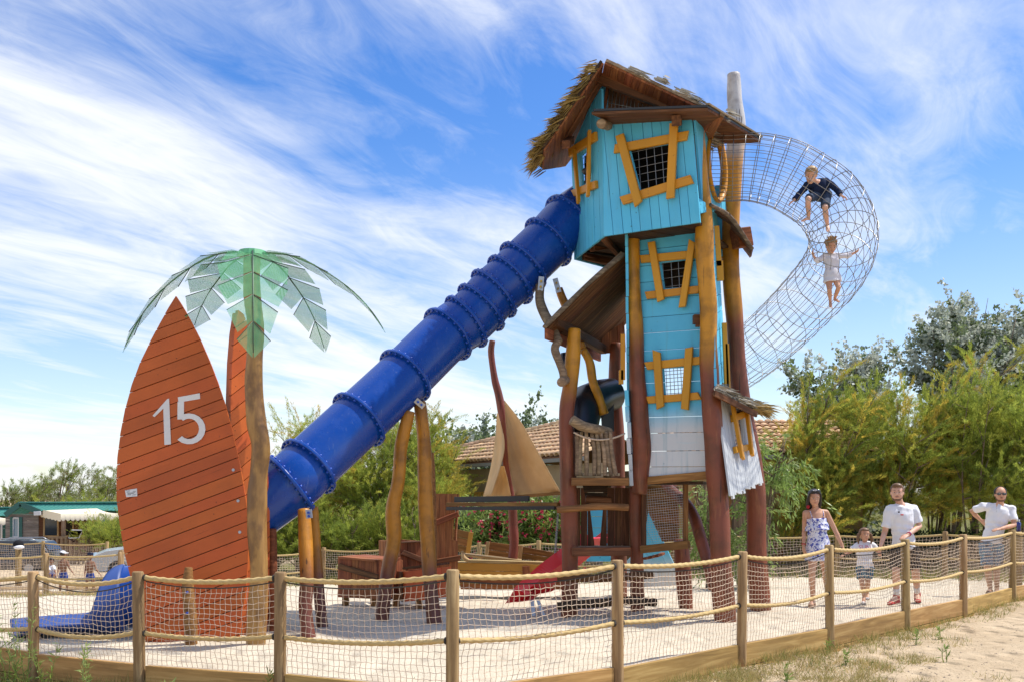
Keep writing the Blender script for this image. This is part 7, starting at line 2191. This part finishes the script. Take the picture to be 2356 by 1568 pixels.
    if spec.get('beard'):
        mb = MB(); mb.ball(q(0, .145, -.36), (hh * .175, hh * .16, hh * .125), 12, 8, M)
        for s_ in (-1, 1): mb.rtube([q(.30 * s_, .02, -.05), q(.26 * s_, .08, -.24), q(.12 * s_, .20, -.39)], [hh * .03, hh * .055, hh * .075], 8)
        mb.rtube([q(-.11, .345, -.185), q(0, .375, -.165), q(.11, .345, -.185)], [hh * .012, hh * .022, hh * .012], 8)
        remesh('beard', mb, vx * .8, MATS[spec['beard']], root, 2)
    g1 = spec.get('loose', .014)
    if 'shirt' in spec:
        mb = MB(); torso(mb, g1, .98, spec.get('hem', -.06), True)
        L_ = J['neck'] - J['hip']
        for sd in 'lr': arm(mb, sd, g1 * 1.15, 0, spec.get('sleeve', .36), True)
        mb.rtube([J['sh_l'], J['neck'] - L_ * .07, J['sh_r']], [.054 * k + g1, .066 * k + g1 * .5, .054 * k + g1], 12)
        so_ = remesh('shirt', mb, vx, MATS[spec['shirt']], root, 4, .008 * s)
    if 'shorts' in spec:
        mb = MB()
        for sd in 'lr': leg(mb, sd, spec.get('loose2', .022), spec.get('short_len', .45), True)
        mb.rtube([J['hip'] - Vector((0, 0, .03 * s)), J['hip'] + (J['neck'] - J['hip']) * .10], [(.160 * k + .008, .112 * k + .008)] * 2, 16, tuple(side))
        remesh('shorts', mb, vx, MATS[spec['shorts']], root, 4, .004 * s)
    if 'shoe' in spec:
        for sd in 'lr':
            A_, ft = J['an_' + sd], J['foot_' + sd]; mb = MB()
            dv = (ft - A_); dv.z = 0; dv.normalize()
            z0 = min(ft.z, A_.z - .05 * s)
            heel = Vector((A_.x, A_.y, z0 + .005)) - dv * .045 * s; toe = Vector((ft.x, ft.y, z0)) + dv * .03 * s
            mb.rtube([heel, heel.lerp(toe, .5), toe], [(.044 * s, .036 * s), (.048 * s, .034 * s), (.042 * s, .026 * s)], 12)
            if spec.get('high'): mb.rtube([A_, Vector((A_.x, A_.y, z0 + .02))], [.050 * s, .050 * s], 12)
            remesh('shoe', mb, vx, MATS[spec['shoe']], root, 2)
            mb = MB(); mb.rtube([heel - Vector((0, 0, .02)), toe - Vector((0, 0, .016))], [(.048 * s, .016 * s), (.044 * s, .014 * s)], 12); mb.build('sole', MATS['cloth_black' if spec['shoe'] != 'sandal' else 'sandal'], root, True)
            if spec.get('sock'):
                mb = MB(); mb.tube([A_.lerp(J['kn_' + sd], .30), A_.lerp(J['kn_' + sd], .15), A_], [.047 * k, .044 * k, .044 * k], 14); mb.build('sock', MATS[spec['sock']], root, True)
    return root, q, M, side, spine
def s6(x, y, Z): return P(1811.9 + .23096 * x, 1092.9 + .23096 * y, Z)
# man in a white T-shirt
Z = 14.75
J = dict(head=s6(1092, 168, Z - .02), neck=s6(1125, 290, Z + .03), hip=s6(1160, 705, Z + .02), sh_l=s6(1022, 335, Z), sh_r=s6(1252, 335, Z + .06), el_l=s6(968, 560, Z + .02), wr_l=s6(930, 690, Z - .08), ha_l=s6(912, 775, Z - .12),
         el_r=s6(1315, 500, Z + .02), wr_r=s6(1200, 585, Z - .22), ha_r=s6(1120, 630, Z - .30), kn_l=s6(1080, 950, Z - .16), an_l=s6(1085, 1185, Z - .02), foot_l=s6(1025, 1268, Z - .18), kn_r=s6(1275, 955, Z + .0), an_r=s6(1292, 1165, Z + .22), foot_r=s6(1302, 1245, Z + .02))
man, q, M, side, spine = person('man in white t-shirt and black shorts walking hand in hand with the girl', J, dict(s=1.0, head=.265, skin='skin', hair='hair_brown', cut='short', beard='beard_brown', fwd=(-.25, -1, 0), hf=(-.45, -1, .0), shirt='cloth_white', sleeve=.40, hem=-.06, shorts='cloth_black', short_len=.44, loose=.022, loose2=.03, shoe='cloth_red', high=True, sock='sock_white', curl_r=.25, hn_r=(-.3, -.5, .8), thr=1))
for rr, m_ in ((.0, 'cloth_red'), (.018, 'swim_blue')):
    d = (J['el_r'] - J['wr_r']).normalized(); c = J['wr_r'] + d * (.012 + rr); mb = MB(); mb.tube([c, c + d * .014], .034, 14); mb.build('wristband', MATS[m_], man, True)
c = s6(1120, 372, Z - .165); mb = MB(); mb.ball(c + Vector((-.015, 0, .02)), (.016, .012, .012), 8, 6); mb.build('shirt_print', MATS['leather_dark'], man, True)
mb = MB(); mb.ball(c + Vector((.035, .01, -.02)), (.026, .012, .010), 8, 6); mb.build('shirt_print', MATS['cloth_red'], man, True)
# woman in a floral dress
Z = 14.6
J = dict(head=s6(267, 218, Z - .05), neck=s6(280, 335, Z), hip=s6(305, 690, Z), sh_l=s6(180, 368, Z), sh_r=s6(382, 362, Z + .03), el_l=s6(168, 545, Z + .05), wr_l=s6(160, 690, Z - .02), ha_l=s6(170, 775, Z - .08),
         el_r=s6(470, 530, Z + .06), wr_r=s6(545, 695, Z + .02), ha_r=s6(575, 770, Z - .02), kn_l=s6(245, 975, Z - .10), an_l=s6(250, 1230, Z - .02), foot_l=s6(232, 1290, Z - .17), kn_r=s6(375, 960, Z + .05), an_r=s6(405, 1180, Z + .30), foot_r=s6(402, 1250, Z + .16))
wom, q, M, side, spine = person('woman in white and blue floral dress walking at the left of the family', J, dict(s=.93, f=True, fat=.92, head=.245, skin='skin_tan', hair='hair_dark', cut='long', fwd=(0, -1, 0), hf=(-.05, -1, -.22), closed=True, shoe='sandal', wide=.95))
mb = MB(); H, Nk = J['hip'], J['neck']; L_ = Nk - H
mb.tube([H - L_ * .42, H - L_ * .20, H + L_ * .05, H + L_ * .36, H + L_ * .60, H + L_ * .76], [(.205, .17), (.195, .155), (.17, .125), (.142, .108), (.152, .118), (.150, .112)], 24, True, tuple(side))
remesh('dress', mb, .0075, MATS['floral'], wom, 3, .006)
mb = MB(); mb.tube([H + L_ * .42, H + L_ * .50, H + L_ * .63], [(.178, .15), (.172, .142), (.155, .122)], 24, True, tuple(side)); remesh('dress_frill', mb, .0075, MATS['floral'], wom, 2, .008)
for a in (-.085, .085):
    mb = MB(); b0 = H + L_ * .75 + side * a + Vector((0, -.105, 0)); mb.tube([b0, Nk + side * a * 1.15 + Vector((0, -.045, -.02)), Nk + side * a * 1.1 + Vector((0, .04, -.02))], .006, 6); mb.build('strap', MATS['floral'], wom, True)
mb = MB(); 
for s_ in (-1, 1): mb.ball(q(.16 * s_, .20, .46), (.034, .016, .018), 10, 6)
mb.tube([q(-.05, .25, .47), q(.05, .25, .47)], .005, 6); mb.build('sunglasses', MATS['glass_dark'], wom, True)
mb = MB(); mb.ball(s6(205, 305, Z - .02), (.025, .02, .03), 8, 6); mb.build('hair_flower', MATS['cloth_red'], wom, True)
d = (J['el_l'] - J['wr_l']).normalized(); mb = MB(); mb.tube([J['wr_l'] + d * .01, J['wr_l'] + d * .022], .031, 12); mb.build('wristband', MATS['cloth_red'], wom, True)
# girl between them
Z = 14.95
J = dict(head=s6(768, 585, Z - .05), neck=s6(768, 668, Z), hip=s6(770, 895, Z), sh_l=s6(700, 692, Z), sh_r=s6(836, 692, Z), el_l=s6(640, 745, Z), wr_l=s6(590, 775, Z - .05), ha_l=s6(550, 790, Z - .06), el_r=s6(885, 735, Z), wr_r=s6(905, 758, Z - .05), ha_r=s6(925, 785, Z - .06),
         kn_l=s6(740, 1050, Z - .08), an_l=s6(762, 1195, Z - .02), foot_l=s6(755, 1262, Z - .12), kn_r=s6(800, 1050, Z - .02), an_r=s6(792, 1165, Z + .20), foot_r=s6(795, 1220, Z + .08))
girl, q, M, side, spine = person('small girl in white printed t-shirt holding hands between the woman and the man', J, dict(s=.68, fat=1.0, head=.205, skin='skin_tan', hair='hair_brown', cut='pigtails', fwd=(0, -1, 0), shirt='cloth_white', sleeve=.42, hem=-.12, shorts='shorts_print', short_len=.40, loose=.020, loose2=.022, shoe='cloth_white', voxel=.006))
mt = MATS['shirt_pink'] = plain('shirt_pink', (.55, .22, .30), .8, nz=.1)
bp = s6(770, 0, 0); Mx = Matrix.Translation(s6(770, 712, Z - .135)) @ Matrix.Rotation(math.radians(90), 4, 'X')
text_obj(girl, 'shirt_letters', 'SUN', .095, Mx, mt, .004)
# man with sunglasses leaning on the far post
Z = 16.75
J = dict(head=s6(2122, 185, Z - .06), neck=s6(2120, 290, Z), hip=s6(2030, 660, Z), sh_l=s6(1950, 305, Z + .02), sh_r=s6(2232, 330, Z), el_l=s6(1832, 350, Z + .18), wr_l=s6(1925, 440, Z + .14), ha_l=s6(1968, 478, Z + .10),
         el_r=s6(2258, 490, Z - .12), wr_r=s6(2125, 525, Z - .32), ha_r=s6(2050, 535, Z - .36), kn_l=s6(1990, 900, Z - .05), an_l=s6(2020, 1120, Z), foot_l=s6(2000, 1165, Z - .2), kn_r=s6(2085, 905, Z), an_r=s6(2085, 1120, Z + .05), foot_r=s6(2090, 1165, Z - .12))
mn2, q, M, side, spine = person('man with sunglasses in white shirt, hand on hip, leaning at the far right fence post', J, dict(s=1.0, head=.262, skin='skin_tan', hair='hair_dark', cut='receding', beard='beard_brown', fwd=(-.15, -1, 0), hf=(-.3, -1, 0), shirt='cloth_white', sleeve=.36, hem=-.02, shorts='swim_print', short_len=.47, loose=.018, loose2=.03, shades=True, shoe='leather_dark', thl=-1, hn_r=(0, -.3, 1), thr=1))
mb = MB(); mb.prism([s6(2075, 268, Z - .175), s6(2100, 262, Z - .15), s6(2085, 315, Z - .178)], (0, .004, 0)); mb.build('shirt_placket', MATS['skin_tan'], mn2)
for k in range(3):
    c = s6(2083, 322 + k * 16, Z - .19); mb = MB(); mb.tube([c, c + Vector((0, -.004, 0))], .006, 8); mb.build('button', MATS['galv'], mn2)
# bottle standing on the far post
bt_ = thing('water_bottle', 'dark blue drinking bottle on the fence post behind the man with sunglasses', 'bottle', s6(2303, 550, 17.4))
b0 = s6(2303, 552, 17.4); mb = MB(); mb.tube([b0, b0 + Vector((0, 0, .15)), b0 + Vector((0, 0, .17))], [.036, .036, .02], 16); mb.build('body', plain('bottle_blue', (.03, .04, .20), .25), bt_, True)
mb = MB(); mb.tube([b0 + Vector((0, 0, .17)), b0 + Vector((0, 0, .205))], .021, 14); mb.build('cap', MATS['galv'], bt_, True)
t_ = Vector((b0.x, b0.y, b0.z)); post_obj(bt_, t_, -.6, .058, MATS['fence_wood'], name='stand_post')
# children in the wire tunnel
def s4(x, y, Z): u, v = z4(x, y); return P(u, v, Z)
Z = 13.05
J = dict(head=s4(536, 362, Z - .16), neck=s4(556, 400, Z - .06), hip=s4(590, 452, Z + .12), sh_l=s4(520, 408, Z - .06), sh_r=s4(607, 392, Z - .02), el_l=s4(484, 448, Z - .08), wr_l=s4(452, 484, Z - .16), ha_l=s4(425, 500, Z - .2), el_r=s4(655, 425, Z + .0), wr_r=s4(682, 460, Z - .08), ha_r=s4(702, 470, Z - .1),
         th_l=s4(572, 452, Z + .12), th_r=s4(610, 452, Z + .12), kn_l=s4(520, 478, Z - .14), an_l=s4(524, 562, Z - .02), foot_l=s4(495, 582, Z - .08), kn_r=s4(603, 520, Z - .12), an_r=s4(614, 600, Z + .0), foot_r=s4(617, 632, Z - .08))
person('blond boy in navy jumper crouching in the wire tunnel above the other child', J, dict(s=.66, fat=1.0, head=.215, skin='skin', hair='hair_blond', cut='short', fwd=(-.35, -1, -.3), hf=(-.45, -1, -.75), hu=(0, -.3, 1), shirt='cloth_navy', sleeve=.93, hem=-.02, shorts='cloth_denim', short_len=.45, loose=.012, loose2=.014, voxel=.006, curl_l=.5, curl_r=.6))
Z = 13.45
J = dict(head=s4(632, 705, Z - .08), neck=s4(632, 742, Z), hip=s4(638, 852, Z), sh_l=s4(603, 752, Z), sh_r=s4(662, 750, Z), el_l=s4(566, 778, Z - .02), wr_l=s4(548, 752, Z - .04), ha_l=s4(543, 735, Z - .04), el_r=s4(712, 750, Z), wr_r=s4(745, 737, Z - .02), ha_r=s4(772, 720, Z - .02),
         kn_l=s4(624, 915, Z - .08), an_l=s4(628, 966, Z + .02), foot_l=s4(630, 998, Z - .06), kn_r=s4(668, 905, Z - .1), an_r=s4(650, 955, Z + .02), foot_r=s4(668, 972, Z - .06))
kid, q, M, side, spine = person('curly-haired child in pale dress climbing down in the wire tunnel below the boy', J, dict(s=.58, fat=.95, head=.20, skin='skin_tan', hair='hair_curl', cut='curly', fwd=(0, -1, 0), hf=(0, -1, -.55), shirt='cloth_offwhite', sleeve=.80, hem=-.05, loose=.012, voxel=.006, curl_l=.7, curl_r=.7))
mb = MB(); H, Nk = J['hip'], J['neck']; L_ = Nk - H; mb.tube([H - L_ * .22, H + L_ * .05, H + L_ * .35], [(.125, .10), (.112, .09), (.092, .07)], 20, True, tuple(side)); remesh('skirt', mb, .006, MATS['cloth_offwhite'], kid, 2, .006)
# small children in the sand pit on the left
def sA(x, y, Z): return P(.33975 * x, 1035.4 + .33975 * y, Z)
def small_kid(label, hx, hy, fx, fy, Z, cap, fwd, flip=1):
    J = dict(head=sA(hx, hy + 12, Z), neck=sA(hx - 2, hy + 48, Z), hip=sA(hx - 2, hy + 148, Z), sh_l=sA(hx - 26, hy + 58, Z), sh_r=sA(hx + 24, hy + 58, Z), el_l=sA(hx - 34, hy + 105, Z - .05), wr_l=sA(hx - 40, hy + 140, Z - .15), el_r=sA(hx + 38, hy + 100, Z - .05), wr_r=sA(hx + 62, hy + 132, Z - .12),
             kn_l=sA(fx - 22, hy + 205, Z - .05), an_l=sA(fx - 24, fy - 12, Z), foot_l=sA(fx - 26, fy, Z - .1), kn_r=sA(fx + 22, hy + 208, Z), an_r=sA(fx + 26, fy - 16, Z + .05), foot_r=sA(fx + 30, fy - 5, Z - .05))
    r, q, M, side, spine = person(label, J, dict(s=.66, fat=.95, head=.20, skin='skin_dark', hair='hair_dark', cut='short', fwd=fwd, shorts='swim_blue', short_len=.20, loose2=.016, voxel=.010))
    mb = MB(); mb.ball(q(0, -.06, .24), (.078, .088, .062), 14, 8, M); mb.build('cap', MATS[cap], r, True)
    mb = MB(); mb.ball(q(0, .40, .22), (.055, .06, .010), 12, 6, M); mb.build('cap_peak', MATS[cap], r, True)
small_kid('child in white cap and blue trunks standing in the small sand pit', 430, 690, 430, 970, 26.2, 'cloth_white', (.5, .6, 0))
small_kid('child in dark cap and blue trunks standing in the small sand pit', 612, 698, 610, 962, 26.5, 'cloth_navy', (.4, -1, 0))
J = dict(head=sA(348, 748, 27), neck=sA(350, 776, 27), hip=sA(352, 850, 27.1), sh_l=sA(334, 784, 27), sh_r=sA(366, 784, 27), el_l=sA(332, 815, 26.9), wr_l=sA(338, 840, 26.8), el_r=sA(372, 812, 26.9), wr_r=sA(378, 838, 26.8), kn_l=sA(340, 835, 26.7), an_l=sA(338, 880, 26.7), foot_l=sA(334, 886, 26.6), kn_r=sA(366, 838, 26.7), an_r=sA(368, 882, 26.7), foot_r=sA(372, 888, 26.6))
person('smallest child in white top crouching behind the net at the left', J, dict(s=.52, fat=1.0, head=.18, skin='skin_dark', hair='hair_dark', cut='short', fwd=(.2, -1, 0), shirt='cloth_white', sleeve=.4, shorts='swim_blue', short_len=.4, voxel=.010))
# hat left on a post by the sand pit
hp = sA(124, 655, 30.0)
hat_post = thing('wooden_post', 'lone wooden post with a hat hung on it, far left', 'post', (hp.x, hp.y, ground_z(hp.x, hp.y)))
post_obj(hat_post, Vector((hp.x, hp.y, hp.z)), ground_z(hp.x, hp.y) - .2, .09, MATS['fence_wood'])
ht = thing('hat', 'black and white hat resting on the lone post at the far left', 'hat', tuple(hp))
mb = MB(); mb.ball(hp + Vector((0, 0, .10)), (.15, .15, .14), 14, 10); mb.build('crown', MATS['cloth_black'], ht, True)
mb = MB(); mb.ball(hp + Vector((.05, -.06, .02)), (.15, .13, .07), 14, 8); mb.build('brim', MATS['cloth_white'], ht, True)
